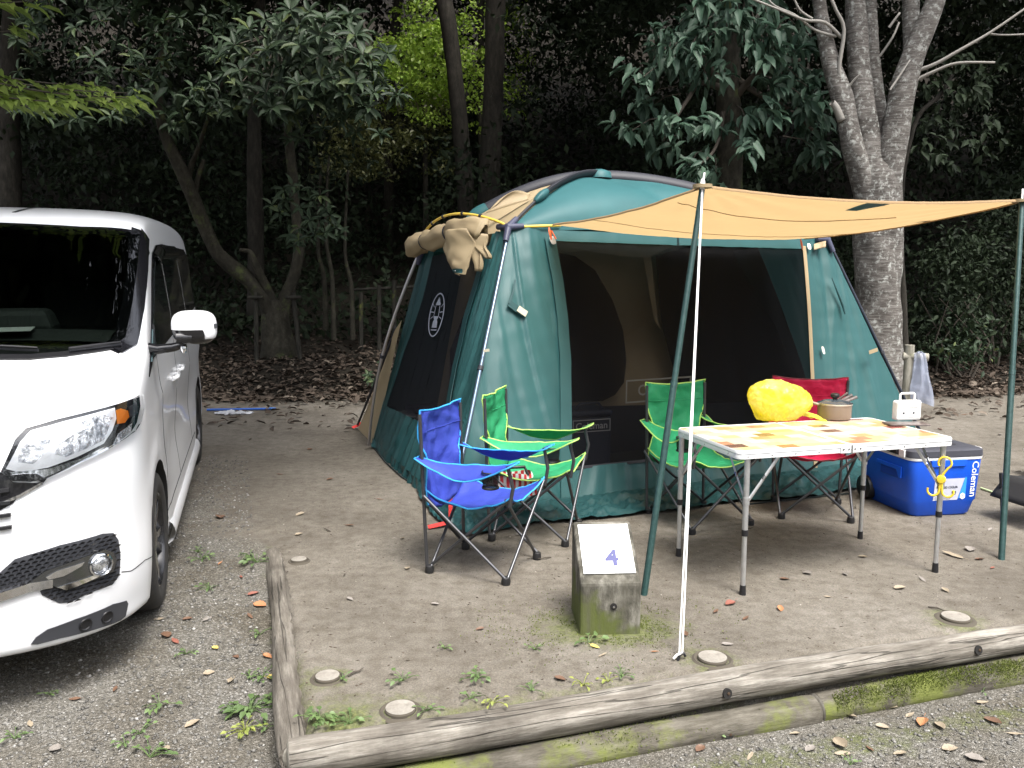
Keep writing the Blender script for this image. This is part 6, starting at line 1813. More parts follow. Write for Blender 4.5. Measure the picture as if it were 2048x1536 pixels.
loft([sq_ring(ch_ + 0.0005, -hw - 0.016, hw + 0.016, -0.016, cd_ + 0.016, rb + .008), sq_ring(ch_ + 0.016, -hw - 0.018, hw + 0.018, -0.018, cd_ + 0.018, rb + .008)], M_WHITEPL, 'gasket', cool)
lid_ = loft([sq_ring(ch_ + 0.0165, -hw - 0.014, hw + 0.014, -0.014, cd_ + 0.014, rb), sq_ring(ch_ + 0.022, -hw - 0.020, hw + 0.020, -0.020, cd_ + 0.02, rb + .01), sq_ring(ch_ + 0.058, -hw - 0.018, hw + 0.018, -0.018, cd_ + 0.018, rb + .01), sq_ring(ch_ + 0.066, -hw - 0.004, hw + 0.004, -0.004, cd_ + 0.004, rb), sq_ring(ch_ + 0.069, -hw + 0.05, hw - 0.05, 0.05, cd_ - 0.05, rb)], M_LIDPL, 'lid', cool)
for (x, y) in ((-hw * .5, 0.12), (hw * .5, 0.14), (-hw * .5, cd_ - 0.13), (hw * .5, cd_ - 0.13)):
    mb = MB(); mb.lathe([(0.034, 0.0), (0.032, -0.0035 + 0.004), (0.028, 0.0006), (0, 0.0005)], 20, (x, y, ch_ + 0.0692)); mb.build('cup_recess', mat('lid_recess', (0.012, 0.012, 0.016), 0.6), lid_, smooth=30)
# handle side facing the tent: recess with grip, white latch tab, tow handle
for sg in (-1, 1):
    x = sg * (hw + 0.010)
    mb = MB(); mb.box((x - sg * 0.002, 0.20, 0.265), (0.012, 0.20, 0.07)); hr = mb.build('grip_recess', mat('deep_blue', (0.006, 0.045, 0.34), 0.5), cool, bevel=0.004)
    mb = MB(); mb.prism([(x, 0.08, 0.31), (x, 0.34, 0.31), (x, 0.34, 0.285), (x, 0.13, 0.285), (x, 0.10, 0.235), (x, 0.08, 0.235)], (sg * 0.010, 0, 0)); mb.build('grip', M_BLUEPL, hr, bevel=0.003)
    mb = MB(); mb.box((sg * (hw + 0.024), 0.07, ch_ + 0.036), (0.012, 0.055, 0.05)); mb.build('latch_tab', M_WHITEPL, lid_, bevel=0.004)
    mb = MB(); mb.box((sg * (hw + 0.022), 0.30, ch_ + 0.040), (0.018, 0.36, 0.042)); mb.build('tow_handle', M_BLACK, lid_, bevel=0.008)
    w_ = empty('wheel'); w_.parent = cool; w_.location = (sg * (hw - 0.02), cd_ - 0.085, 0.085)
    mb = MB(); mb.lathe([(0.0, 0.045), (0.02, 0.048), (0.05, 0.036), (0.078, 0.036), (0.085, 0.022), (0.085, -0.02), (0.078, -0.03), (0, -0.03)], 32, (0, 0, 0), 0, Matrix.Rotation(R_(90) * sg, 3, 'Y')); mb.build('tyre', M_BLACK, w_, smooth=40)
    mb = MB(); mb.lathe([(0.006, 0.046), (0.006, 0.054), (0, 0.055)], 12, (0, 0, 0), 0, Matrix.Rotation(R_(90) * sg, 3, 'Y')); mb.build('axle_cap', M_SATIN, w_)
# front panel: raised grip lip, label, badge and lettering
yf = lambda z: -0.012 * (z - 0.10) / (ch_ - 0.10) - 0.0012
mb = MB(); mb.prism([(-0.12, yf(.33), ch_ + 0.002), (0.125, yf(.33), ch_ + 0.002), (0.125, yf(.33), ch_ - 0.030), (0.110, yf(.33), ch_ - 0.042), (-0.12, yf(.33), ch_ - 0.042)], (0, -0.010, 0)); mb.build('front_grip', M_BLUEPL, cool, bevel=0.004)
sl_ = (ch_ - 0.10) ; ang_ = math.atan2(0.012, sl_)
fn_ = Vector((0, -math.cos(ang_), -math.sin(ang_) * 1.0)); fy_ = Vector((0, -math.sin(ang_), math.cos(ang_)))
def FP(x, z, o=0.0): return Vector((x, -0.012 * (z - 0.10) / sl_, z)) + fn_ * (0.0015 + o)
def face_poly(pts, m, name, parent, o=0.0):
    mb = MB(); mb.prism([FP(x, z, o) for x, z in pts], fn_ * 0.001); return mb.build(name, m, parent)
lab = face_poly([(-0.085, 0.105), (0.085, 0.105), (0.125, 0.245), (-0.08, 0.245)], mat('silver_label', (0.52, 0.53, 0.60), 0.4, var=(16, (0.46, 0.48, 0.57), 0.3, 0.7)), 'label', cool)
sb_ = face_poly([(0.092, 0.115), (0.140, 0.115), (0.140, 0.250), (0.128, 0.250)], mat('light_blue_print', (0.04, 0.30, 0.80), 0.4), 'label_stripe', cool)
mb = MB(); mb.prism([FP(-0.062, 0.212, 0.0012), FP(-0.03, 0.212, 0.0012), FP(-0.022, 0.240, 0.0012), FP(-0.055, 0.240, 0.0012)], fn_ * 0.0006)
mb.build('red_mark', mat('red_print', (0.62, 0.05, 0.05), 0.5), lab)
def flabel(txt, size, x, z, m, name, rot=0, bold=0.0, parent=None, o=0.0022, sx=1.0):
    mb = MB(); X = Vector((1, 0, 0)) if rot == 0 else -fy_
    M_ = frame_at(FP(x, z, o), X, fn_); letter(mb, txt, size, M_, bold=bold, sx=sx); return mb.build(name, m, parent or lab)
M_INK = mat('dark_print', (0.035, 0.04, 0.07), 0.6); M_WHITEINK = mat('white_print', (0.82, 0.84, 0.88), 0.5)
flabel('WHEELED COOLER', 0.0185, 0.005, 0.188, M_INK, 'lettering', bold=0.0006, sx=0.92)
flabel('50', 0.034, 0.055, 0.150, M_INK, 'lettering', bold=0.0006)
flabel('Coleman', 0.0095, -0.043, 0.226, M_WHITEINK, 'lettering', o=0.004)
for i_, (x, z, w_, h_) in enumerate(((-0.068, 0.145, 0.018, 0.016), (-0.045, 0.145, 0.018, 0.016), (-0.02, 0.119, 0.11, 0.003), (-0.015, 0.126, 0.12, 0.003), (-0.02, 0.1125, 0.10, 0.003))):
    face_poly([(x - w_ / 2, z - h_ / 2), (x + w_ / 2, z - h_ / 2), (x + w_ / 2, z + h_ / 2), (x - w_ / 2, z + h_ / 2)], mat('grey_print_small', (0.30, 0.31, 0.36), 0.6), 'label_print', lab, 0.0012)
flabel('Coleman', 0.064, hw - 0.052, 0.236, M_WHITEINK, 'vertical_lettering', rot=1, parent=cool, o=0.0012, bold=0.0008)
bd = face_poly([(0.120 + 0.020 * math.cos(R_(60 * k + 30)), 0.128 + 0.022 * math.sin(R_(60 * k + 30))) for k in range(6)], M_WHITEINK, 'days_badge', cool, 0.0016)
flabel('5', 0.024, 0.120, 0.128, mat('badge_ink', (0.02, 0.08, 0.35), 0.5), 'badge_numeral', parent=bd, o=0.0034)

# ================================================================== WOODEN POST WITH THE CLEAR BAG
M_POSTW = bark_like('grey_post', (0.15, 0.14, 0.11), (0.27, 0.255, 0.21), (0.38, 0.36, 0.31), (8, 8, 1.2), 3.0, 0.5, moss=0.04)
wb_ = D(1812, 815, 8.3); wb_.z = gz(wb_.x, wb_.y)
wpost = empty('wooden_post', wb_, label='short grey wooden post with a cross peg beside the pale cherry trunk', cat='post')
wt = D(1812, 690, 8.3)
hgt = wt.z - wb_.z
mb = MB(); mb.tube([(0, 0, -0.05), (0, 0, hgt * 0.5), (0, 0, hgt)], [0.050, 0.048, 0.046], 18); mb.build('upright', M_POSTW, wpost, smooth=40)
pz = hgt - 0.118
mb = MB(); mb.tube([(-0.055, 0.015, pz + 0.005), (0.075, -0.03, pz), (0.165, -0.05, pz - 0.004)], 0.043, 18); cpeg = mb.build('cross_peg', M_POSTW, wpost, smooth=40)
mb = MB(); mb.lathe([(0.040, 0.0), (0.02, 0.002), (0, 0.002)], 18, (0.1655, -0.0505, pz - 0.004), 0, Vector((0.16, -0.05, 0)).normalized().to_track_quat('Z', 'Y').to_matrix()); mb.build('sawn_end', M_LOGEND, cpeg)
M_CLEARBAG = mat('clear_film', (0.46, 0.50, 0.62), 0.22, spec=0.7, transl=0.3, alpha=0.62, bump=(14, 0.7, 0.03))
cbag = empty('clear_bag', wb_ + Vector((0.07, -0.075, pz)), label='clear plastic bag hanging from the cross peg of the wooden post', cat='bag')
def cbp(u, v):
    k = 2 * u - 1
    hwid = lerp(0.05, 0.115, smooth(0, 0.8, v)) * (1 + 0.06 * math.sin(9 * v))
    x = k * hwid + 0.055 * v
    y = -0.012 - 0.05 * (1 - k * k) * math.sin(math.pi * min(1, 0.1 + v * .8)) + 0.012 * math.sin(6.5 * k + 2 * v) + 0.010 * mnoise.noise(Vector((k * 3, v * 4, 1)))
    z = 0.045 - 0.50 * v - 0.04 * k * v + 0.015 * mnoise.noise(Vector((k * 3, 1, 1))) * v
    return Vector((x, y, z))
mb = MB(); mb.grid(cbp, 28, 34); mb.build('film_front', M_CLEARBAG, cbag, smooth=180)
mb = MB(); mb.grid(lambda u, v: (lambda p: Vector((p.x * 0.96, -0.4 * p.y + 0.012, p.z)))(cbp(u, v)), 20, 20); mb.build('film_back', M_CLEARBAG, cbag, smooth=180)
mb = MB(); mb.tube([(-0.02, -0.012, 0.035), (-0.01, 0.0, 0.055), (0.0, 0.06, 0.045), (0.03, 0.03, 0.052), (0.04, -0.012, 0.03)], 0.006, 6); mb.build('bag_loop', M_CLEARBAG, cbag, smooth=60)

# ================================================================== SMALL THINGS ON THE GROUND
# blue pole with crumpled sheet behind the van
ba, bb = G(414, 824), G(552, 821)
bp_ = empty('blue_pole', ba, label='thin blue pole lying on the ground beyond the van', cat='pole')
mb = MB(); mb.tube([Vector((0, 0, 0.025)), bb - ba + Vector((0, 0, 0.020))], 0.013, 10); mb.build('tube', mat('blue_tube', (0.02, 0.10, 0.42), 0.4), bp_, smooth=60)
mb = MB(); mb.tube([Vector((0.0, 0, 0.025)) + (bb - ba) * 0.9, (bb - ba) * 0.985 + Vector((0, 0, 0.02))], 0.015, 10); mb.build('end_cap', mat('pole_cap', (0.05, 0.16, 0.45), 0.5), bp_, smooth=60)
sc_ = G(468, 828)
sh_ = empty('crumpled_sheet', sc_, label='crumpled pale clear sheet lying against the thin blue pole', cat='sheet')
mb = MB(); mb.grid(lambda u, v: Vector(((u - .5) * 0.42, (v - .5) * 0.22 * (1 - (2 * u - 1) ** 2 * 0.6), 0.018 + 0.022 * mnoise.noise(Vector((u * 7, v * 6, 2))) + 0.015 * mnoise.noise(Vector((u * 18, v * 14, 2))))), 36, 18)
mb.build('sheet_film', mat('pale_film', (0.55, 0.56, 0.60), 0.3, spec=0.6, alpha=0.75), sh_, smooth=180)
# red and white striped bag behind the blue chair
sbg = Vector((0.00, 4.70, 0.245))
st_ = empty('striped_bag', sbg, 0.2, label='red and white striped bag slung under the green chair behind the blue chair', cat='bag')
def stripes():
    m = mat('red_white_stripes', (0.62, 0.03, 0.04), 0.5)
    nt = m.node_tree; N = nt.nodes; L = nt.links; b = N['Principled BSDF']
    tc = N.new('ShaderNodeTexCoord'); w = N.new('ShaderNodeTexWave'); w.inputs['Scale'].default_value = 9.0; w.inputs['Distortion'].default_value = 0.6; L.new(tc.outputs['Object'], w.inputs['Vector'])
    rp = N.new('ShaderNodeValToRGB'); rp.color_ramp.interpolation = 'CONSTANT'; rp.color_ramp.elements[0].color = (0.60, 0.025, 0.04, 1); rp.color_ramp.elements[1].position = 0.5; rp.color_ramp.elements[1].color = (0.75, 0.73, 0.72, 1)
    L.new(w.outputs['Fac'], rp.inputs['Fac']); L.new(rp.outputs['Color'], b.inputs['Base Color']); return m
mb = MB()
def sbp(u, v):
    th = u * 2 * math.pi; r = (1 - 0.25 * v) * (1 + 0.10 * mnoise.noise(Vector((math.cos(th) * 2, math.sin(th) * 2, v * 3))))
    return Vector((0.15 * r * math.cos(th), 0.07 * r * math.sin(th), 0.13 * v * (1 + 0.06 * math.sin(3 * th)) + 0.004))
mb.grid(sbp, 40, 18); mb.build('bag_body', stripes(), st_, smooth=180)
mb = MB(); mb.tube([(-0.09, -0.03, 0.12), (-0.07, -0.02, 0.17), (0.07, -0.02, 0.17), (0.09, -0.03, 0.12)], 0.010, 8); mb.build('handle', M_BLACK, st_, smooth=60)
# neighbour's pitch at the frame edge: folding chair corner and a low white table, pale cord
cpts = [G(1962, 979), G(1990, 990), G(2030, 1003), G(2090, 1000), G(2200, 1010)]
cd2 = empty('ground_cord', cpts[0], label='pale green cord lying on the ground past the blue cooler', cat='cord')
mb = MB(); mb.tube([p - cpts[0] + Vector((0, 0, 0.010 + gz(p.x, p.y))) for p in [Vector(q) for q in catmull([tuple(p) for p in cpts], 6, closed=False)]], 0.008, 8); mb.build('cord', mat('pale_green_cord', (0.42, 0.50, 0.30), 0.7), cd2, smooth=60)
nb_ = G(2085, 1045); 
low = empty('low_stool', Vector((nb_.x, nb_.y, 0)), 0.25, label='black cloth stool cut by the picture edge past the awning pole', cat='stool')
M_BLKCLOTH = mat('black_cloth', (0.010, 0.010, 0.011), 0.85)
mb = MB(); mb.grid(lambda u, v: Vector(((u - .5) * 0.46, (v - .5) * 0.36, 0.30 - 0.05 * math.sin(math.pi * u) - 0.16 * max(0, 0.25 - u) / 0.25)), 16, 10); mb.build('seat', M_BLKCLOTH, low, smooth=180, solid=0.01)
for sx in (-1, 1):
    for sy in (-1, 1):
        mb = MB(); mb.tube([(sx * 0.16, sy * 0.14, 0.0), (-sx * 0.17 if False else sx * 0.19, sy * 0.15, 0.29)], 0.011, 8); mb.build('leg', M_BLKCLOTH, low, smooth=60)
wt_ = D(2125, 912, 6.0); wtb = Vector((wt_.x, wt_.y, 0))
lt = empty('camp_table', wtb, 0.1, label='corner of a white camp table showing at the picture edge', cat='table')
zt_ = wt_.z
mb = MB(); mb.box((0.28, 0, zt_), (0.80, 0.5, 0.018)); mb.build('table_top', M_WHITEPL, lt, bevel=0.004)
for sx in (0, 0.6):
    for sy in (-1, 1):
        mb = MB(); mb.tube([(sx + 0.0, sy * 0.2, 0.0), (sx + 0.0, sy * 0.2, zt_ - 0.01)], 0.011, 8); mb.build('leg', M_ALU, lt, smooth=60)
# ================================================================== TREES AND UNDERGROWTH
M_BARKCHERRY = bark_like('cherry_bark', (0.055, 0.048, 0.042), (0.128, 0.116, 0.105), (0.25, 0.237, 0.22), (2.5, 2.5, 20), 2.6, 1.0, spots=1.0)
M_BARKDARK = bark_like('dark_bark', (0.014, 0.012, 0.010), (0.028, 0.025, 0.020), (0.050, 0.045, 0.036), (9, 9, 2.5), 2.5, 0.7)
M_BARKMOSS = bark_like('mossy_bark', (0.016, 0.015, 0.011), (0.034, 0.031, 0.023), (0.065, 0.060, 0.045), (5, 5, 3), 3.0, 0.7, moss=0.05, mosscol=(0.07, 0.085, 0.03))
M_TWIG = mat('grey_twig', (0.26, 0.245, 0.22), 0.85)
M_TWIGDK = mat('dark_twig', (0.060, 0.050, 0.038), 0.9)
M_LF_BIG = leaf_mat('evergreen_leaf', (0.020, 0.036, 0.019), (0.044, 0.070, 0.036), 0.52, 0.18, 0.25, c3=(0.11, 0.14, 0.045))
M_LF_SPRAY = leaf_mat('blue_green_leaf', (0.040, 0.080, 0.053), (0.072, 0.120, 0.080), 0.50, 0.22, 0.28)
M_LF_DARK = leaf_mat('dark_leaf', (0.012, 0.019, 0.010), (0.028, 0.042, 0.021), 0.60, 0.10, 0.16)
M_LF_SUNLIME = leaf_mat('sunlit_lime_leaf', (0.22, 0.36, 0.045), (0.38, 0.52, 0.085), 0.5, 0.45)  # yellow green raised to carry the sunlight on these leaves
M_LF_OLIVE = leaf_mat('olive_leaf', (0.060, 0.075, 0.022), (0.12, 0.125, 0.042), 0.5, 0.30)
M_LF_OVER = leaf_mat('pale_green_leaf', (0.17, 0.25, 0.05), (0.30, 0.38, 0.09), 0.45, 0.55)

M_STAKE = bark_like('mouldering_stake', (0.016, 0.015, 0.012), (0.030, 0.028, 0.023), (0.055, 0.052, 0.042), (8, 8, 1.2), 3.0, 0.5, moss=0.04)
T4 = (np.array([[0, 0, 0], [0.32, -0.5, 0.10], [0.45, 0, -0.02], [0.32, 0.5, 0.10], [0.72, -0.36, 0.06], [0.76, 0, -0.06], [0.72, 0.36, 0.06], [1, 0, -0.16]], float),
      np.array([[0, 2, 1], [0, 3, 2], [1, 2, 5], [1, 5, 4], [2, 3, 6], [2, 6, 5], [4, 5, 7], [5, 6, 7]]))
T2 = (np.array([[0, 0, 0], [0.45, -0.5, 0.05], [1, 0, -0.08], [0.45, 0.5, 0.05]], float), np.array([[0, 3, 2], [0, 2, 1]]))
def leaves(name, P, A, Nn, length, wfrac, m, parent=None, tpl=T4, **kw):
    P, A, Nn = np.asarray(P, float), np.asarray(A, float), np.asarray(Nn, float)
    length = np.broadcast_to(np.asarray(length, float), (len(P),))
    A = A / np.maximum(1e-9, np.linalg.norm(A, axis=1, keepdims=True))
    B = np.cross(Nn, A); B /= np.maximum(1e-9, np.linalg.norm(B, axis=1, keepdims=True))
    C = np.cross(A, B)
    tv, tf = tpl
    V = P[:, None, :] + length[:, None, None] * (A[:, None, :] * tv[None, :, 0:1] + B[:, None, :] * tv[None, :, 1:2] * wfrac + C[:, None, :] * tv[None, :, 2:3])
    k = len(tv)
    F = (tf[None] + (np.arange(len(P)) * k)[:, None, None]).reshape(-1, tf.shape[1])
    if parent is not None: V = V - np.array(parent.location)[None, None, :]
    return np_mesh(name, V.reshape(-1, 3), F, m, parent, **kw)
def unit(n):
    v = nrng.normal(size=(n, 3)); return v / np.linalg.norm(v, axis=1, keepdims=True)
class Bunch:
    def __init__(s): s.P, s.A, s.N, s.L = [], [], [], []
    def rosette(s, c, axis, n, L, droop=0.5, spread=1.0):
        c = np.array(c); ax = np.array(axis, float); ax /= np.linalg.norm(ax)
        t = np.cross(ax, [0.3, 0.9, 0.2]); t /= np.linalg.norm(t); b = np.cross(ax, t)
        a0 = rng.random() * 6.3
        for k in range(n):
            a = a0 + k * 2.4
            ring = k / max(1, n - 1)
            el = lerp(0.75, -droop, ring) + rng.uniform(-.2, .2)
            d = (t * math.cos(a) + b * math.sin(a)) * math.cos(el) * spread + ax * math.sin(el)
            d = d + np.array([0, 0, -0.18])
            nn = ax * math.cos(el) - (t * math.cos(a) + b * math.sin(a)) * math.sin(el)
            s.P.append(c + d * 0.01); s.A.append(d); s.N.append(nn + nrng.normal(size=3) * 0.12); s.L.append(L * rng.uniform(0.65, 1.1))
    def spray(s, c, out, n, L):
        c = np.array(c); out = np.array(out, float)
        for k in range(n):
            d = out * 0.55 + nrng.normal(size=3) * 0.55 + np.array([0, 0, -0.62])
            s.P.append(c + nrng.normal(size=3) * L * 0.22); s.A.append(d); s.N.append(np.array([0, -0.45, 1.0]) + nrng.normal(size=3) * 0.35); s.L.append(L * rng.uniform(0.6, 1.15))
    def cloud(s, c, r, n, L, flat=1.0, tilt=0.6):
        c = np.array(c); p = nrng.normal(size=(n, 3)) * np.array([r, r, r * flat]) * 0.55
        for q in p:
            s.P.append(c + q); s.A.append(nrng.normal(size=3) + np.array([0, 0, -0.35])); s.N.append(np.array([0, -0.25, 1.0]) + nrng.normal(size=3) * tilt); s.L.append(L * rng.uniform(0.6, 1.2))
    def build(s, name, w, m, parent=None, tpl=T4, **kw): return leaves(name, s.P, s.A, s.N, s.L, w, m, parent, tpl, **kw)

def limb(mb, pts, seed=0.0, n=16, sub=6, rough=0.07):
    "pts: (px, py, width in px, distance)"
    W_ = [D(p[0], p[1], p[3]) for p in pts]
    R0 = [p[2] / 2 * p[3] / FPX for p in pts]
    Q = catmull([(w.x, w.y, w.z, r) for w, r in zip(W_, R0)], sub, closed=False)
    tube_w(mb, [Vector(q[:3]) for q in Q], [q[3] for q in Q], seed, n, rough)
    return [Vector(q[:3]) for q in Q]
def tube_w(mb, P, R, seed=0.0, n=16, rough=0.07):
    vs = []; ref = None
    for i, p in enumerate(P):
        d = (P[min(i + 1, len(P) - 1)] - P[max(i - 1, 0)]).normalized()
        a = d.orthogonal().normalized() if ref is None else (ref - d * ref.dot(d)).normalized()
        ref = a; b = d.cross(a)
        for k in range(n):
            th = 2 * math.pi * k / n
            o = a * math.cos(th) + b * math.sin(th)
            r = R[i] * (1 + rough * mnoise.noise(o * 1.5 + Vector((p.z * 2.2, seed, 0))) * 2)
            vs.append(p + o * r)
    mb.add(vs, [(i * n + k, i * n + (k + 1) % n, (i + 1) * n + (k + 1) % n, (i + 1) * n + k) for i in range(len(P) - 1) for k in range(n)] + [tuple(range((len(P) - 1) * n, len(P) * n))])
def tree_root(base, name, label, group='trees at the edge of the campsite'):
    return empty(name, base, label=label, cat='tree', group=group)
def shift(mb, root):
    l = root.location; mb.v = [(v[0] - l.x, v[1] - l.y, v[2] - l.z) for v in mb.v]; return mb
def up_crown(root, centre, rx, ry, rz, n, L, m, name='crown', tpl=T2, w=0.6, clumps=60):
    b = Bunch(); c = np.array(centre)
    for _ in range(clumps):
        d = unit(1)[0]; q = c + d * np.array([rx, ry, rz]) * (rng.random() ** 0.4)
        b.cloud(q, min(rx, rz) * 0.38, n // clumps, L, 0.6, 0.7)
    return b.build(name, w, m, root, tpl)

# ---- many-stemmed cherry beside the tent
cb_ = D(1768, 800, 9.9); cb_.z = gz(cb_.x, cb_.y) - 0.05
cherry = tree_root(cb_, 'cherry_tree', 'pale barked cherry tree with several stems rising behind the awning')
Y0 = 9.9
mb = MB(); limb(mb, [(1772, 830, 108, Y0), (1764, 760, 90, Y0), (1757, 640, 86, Y0), (1754, 520, 88, Y0), (1753, 440, 90, Y0), (1755, 385, 84, Y0), (1760, 340, 72, Y0), (1764, 310, 44, Y0)], 1.0, 22, 8)
shift(mb, cherry).build('trunk', M_BARKCHERRY, cherry, smooth=180)
limbs = [([(1738, 430, 44, Y0), (1722, 350, 42, Y0 - .05), (1704, 290, 40, Y0 - .1), (1693, 235, 37, Y0 - .1), (1683, 190, 40, Y0 - .1), (1660, 120, 34, Y0 - .1), (1645, 50, 28, Y0 - .1), (1634, -30, 24, Y0 - .1), (1600, -260, 16, Y0 - .2)], 2),
         ([(1752, 390, 60, Y0), (1738, 300, 50, Y0), (1728, 220, 46, Y0 + .05), (1718, 130, 40, Y0 + .1), (1712, 40, 37, Y0 + .1), (1708, -40, 34, Y0 + .1), (1690, -300, 22, Y0 + .1)], 3),
         ([(1765, 300, 34, Y0 + .15), (1760, 230, 29, Y0 + .2), (1748, 140, 26, Y0 + .25), (1742, 60, 27, Y0 + .25), (1738, -40, 25, Y0 + .3), (1750, -300, 14, Y0 + .4)], 4),
         ([(1772, 430, 54, Y0), (1780, 320, 54, Y0 - .05), (1792, 250, 52, Y0 - .1), (1806, 180, 48, Y0 - .15), (1828, 110, 42, Y0 - .2), (1856, 40, 38, Y0 - .25), (1882, -30, 34, Y0 - .3), (1960, -260, 20, Y0 - .5)], 5),
         ([(1818, 150, 30, Y0 - .1), (1822, 90, 28, Y0), (1822, 20, 30, Y0 + .05), (1822, -50, 28, Y0 + .1), (1830, -280, 15, Y0 + .2)], 6)]
for pts, sd in limbs:
    mb = MB(); limb(mb, pts, sd, 16, 6); shift(mb, cherry).build('limb', M_BARKCHERRY, cherry, smooth=180)
twigs = [[(1683, 75, 7, 9.7), (1650, 45, 6, 9.6), (1610, 40, 5, 9.5), (1560, 20, 4, 9.4), (1500, -4, 4, 9.3)], [(1672, 72, 6, 9.7), (1630, 60, 5, 9.6), (1590, 30, 4, 9.5), (1550, 12, 4, 9.4), (1530, -10, 3, 9.4)], [(1625, 38, 5, 9.6), (1600, 20, 4, 9.6), (1585, -10, 4, 9.6)],
         [(1688, 180, 9, 9.75), (1678, 140, 8, 9.7), (1688, 60, 7, 9.65), (1672, 20, 6, 9.6), (1655, -20, 6, 9.6)], [(1832, 142, 8, 9.7), (1870, 128, 7, 9.6), (1920, 100, 6, 9.5), (1985, 62, 5, 9.4), (2060, 10, 4, 9.3)], [(1832, 160, 7, 9.7), (1870, 142, 6, 9.6), (1915, 126, 5, 9.5), (1990, 125, 4, 9.4)],
         [(1980, 68, 4, 9.45), (2010, 70, 3, 9.4), (2060, 68, 3, 9.4)], [(1760, 112, 5, 9.8), (1785, 75, 4, 9.7), (1798, 45, 4, 9.7)], [(1778, 55, 5, 9.7), (1800, 25, 4, 9.65)], [(1695, 178, 5, 9.7), (1708, 160, 4, 9.65), (1722, 148, 3, 9.6)], [(1664, 205, 12, 9.7), (1672, 215, 14, 9.72), (1684, 240, 18, 9.75)],
         [(1780, 180, 4, 9.6), (1800, 150, 4, 9.6), (1820, 120, 3, 9.6)]]
for pts in twigs:
    mb = MB(); limb(mb, pts, 3.0, 6, 4, 0.02); shift(mb, cherry).build('twig', M_TWIG, cherry, smooth=180)
up_crown(cherry, (cb_.x + 0.2, 9.6, 6.9), 2.6, 2.0, 1.5, 3000, 0.16, M_LF_DARK, clumps=60)
mb = MB(); mb.v = []; mb.tube([(D(1722, 470, 9.55)), D(1760, 466, 9.52)], 0.004, 5)

# ---- thin dark stem right behind it
tb = D(1806, 745, 10.6); tb.z = gz(tb.x, tb.y)
tt = tree_root(tb, 'young_tree', 'thin dark young tree standing close behind the cherry trunk')
mb = MB(); limb(mb, [(1808, 760, 20, 10.6), (1806, 620, 17, 10.6), (1800, 500, 15, 10.6), (1802, 380, 13, 10.6), (1815, 300, 11, 10.6), (1838, 230, 9, 10.6), (1880, 190, 8, 10.6), (1905, 150, 6, 10.6)], 2.0, 8, 5)
shift(mb, tt).build('trunk', M_BARKDARK, tt, smooth=180)
b = Bunch()
for _ in range(46):
    p = D(rng.uniform(1830, 2010), rng.uniform(110, 330), rng.uniform(10.2, 11.6)); b.spray(p, (rng.uniform(-.5, .5), -.6, 0), 7, 0.17)
b.build('crown', 0.42, M_LF_DARK, tt)

# ---- broad-leaved tree behind the tent
sb4 = D(1458, 600, 11.2); sb4.z = gz(sb4.x, sb4.y) - 0.05
t4 = tree_root(sb4, 'broadleaf_tree', 'straight brown trunk with hanging blue green leaves behind the tent')
mb = MB(); limb(mb, [(1460, 640, 64, 11.2), (1460, 480, 54, 11.2), (1459, 360, 50, 11.2), (1458, 250, 48, 11.2), (1456, 150, 46, 11.2), (1458, 60, 44, 11.2), (1462, -40, 40, 11.2), (1470, -400, 26, 11.2)], 7.0, 18, 6)
shift(mb, t4).build('trunk', M_BARKMOSS, t4, smooth=180)
spray_px = [(1262, 130), (1278, 160), (1290, 200), (1300, 215), (1262, 262), (1290, 258), (1322, 244), (1345, 250), (1368, 238), (1392, 248), (1322, 296), (1345, 292), (1380, 330), (1398, 330), (1432, 345), (1420, 238), (1438, 252), (1470, 235), (1492, 240), (1495, 285), (1508, 295), (1310, 90), (1335, 70), (1352, 50), (1372, 60), (1340, 100), (1362, 90), (1388, 82), (1408, 60), (1330, 118), (1350, 130), (1372, 118), (1392, 128), (1410, 100), (1430, 70), (1445, 40), (1425, 30), (1465, 50), (1490, 62), (1510, 45), (1500, 90), (1520, 80), (1540, 70), (1548, 100), (1530, 110), (1560, 60), (1580, 80), (1575, 110), (1560, 130), (1595, 110), (1600, 140), (1585, 160), (1610, 165), (1625, 150), (1565, 190), (1590, 195), (1612, 200), (1632, 185), (1540, 180), (1520, 210), (1545, 225), (1575, 230), (1600, 235), (1625, 225), (1640, 210), (1600, 262), (1625, 270), (1642, 250), (1638, 300), (1630, 310), (1560, 165), (1530, 150), (1440, 120), (1452, 140), (1405, 150), (1310, 130), (1420, 15), (1480, 20), (1540, 30), (1380, 30), (1405, 5), (1440, -10), (1580, 40), (1600, 60), (1610, 90), (1490, -10), (1540, -10)]
b = Bunch(); tw = MB()
mids = []
for (px, py) in spray_px:
    y = 9.7 + 0.9 * rng.random() + (0.5 if px > 1560 else 0)
    c = D(px, py, y)
    b.spray(c, (math.copysign(0.5, px - 1458) * rng.uniform(.3, 1), -0.35, 0), 11, 0.235)
    for _ in range(1 if rng.random() < 0.6 else 0):
        b.spray(c + Vector((rng.uniform(-.16, .16), rng.uniform(-.1, .5), rng.uniform(-.10, .16))), (rng.uniform(-.6, .6), -0.4, 0), 7, 0.21)
    k = D(lerp(px, 1458, 0.35) + rng.uniform(-10, 10), py - 28, 10.4)
    if rng.random() < 0.45: tube_w(tw, [c, lerp(c, k, .5) + Vector((0, 0, 0.05)), k], [0.004, 0.006, 0.009], 1, 5)
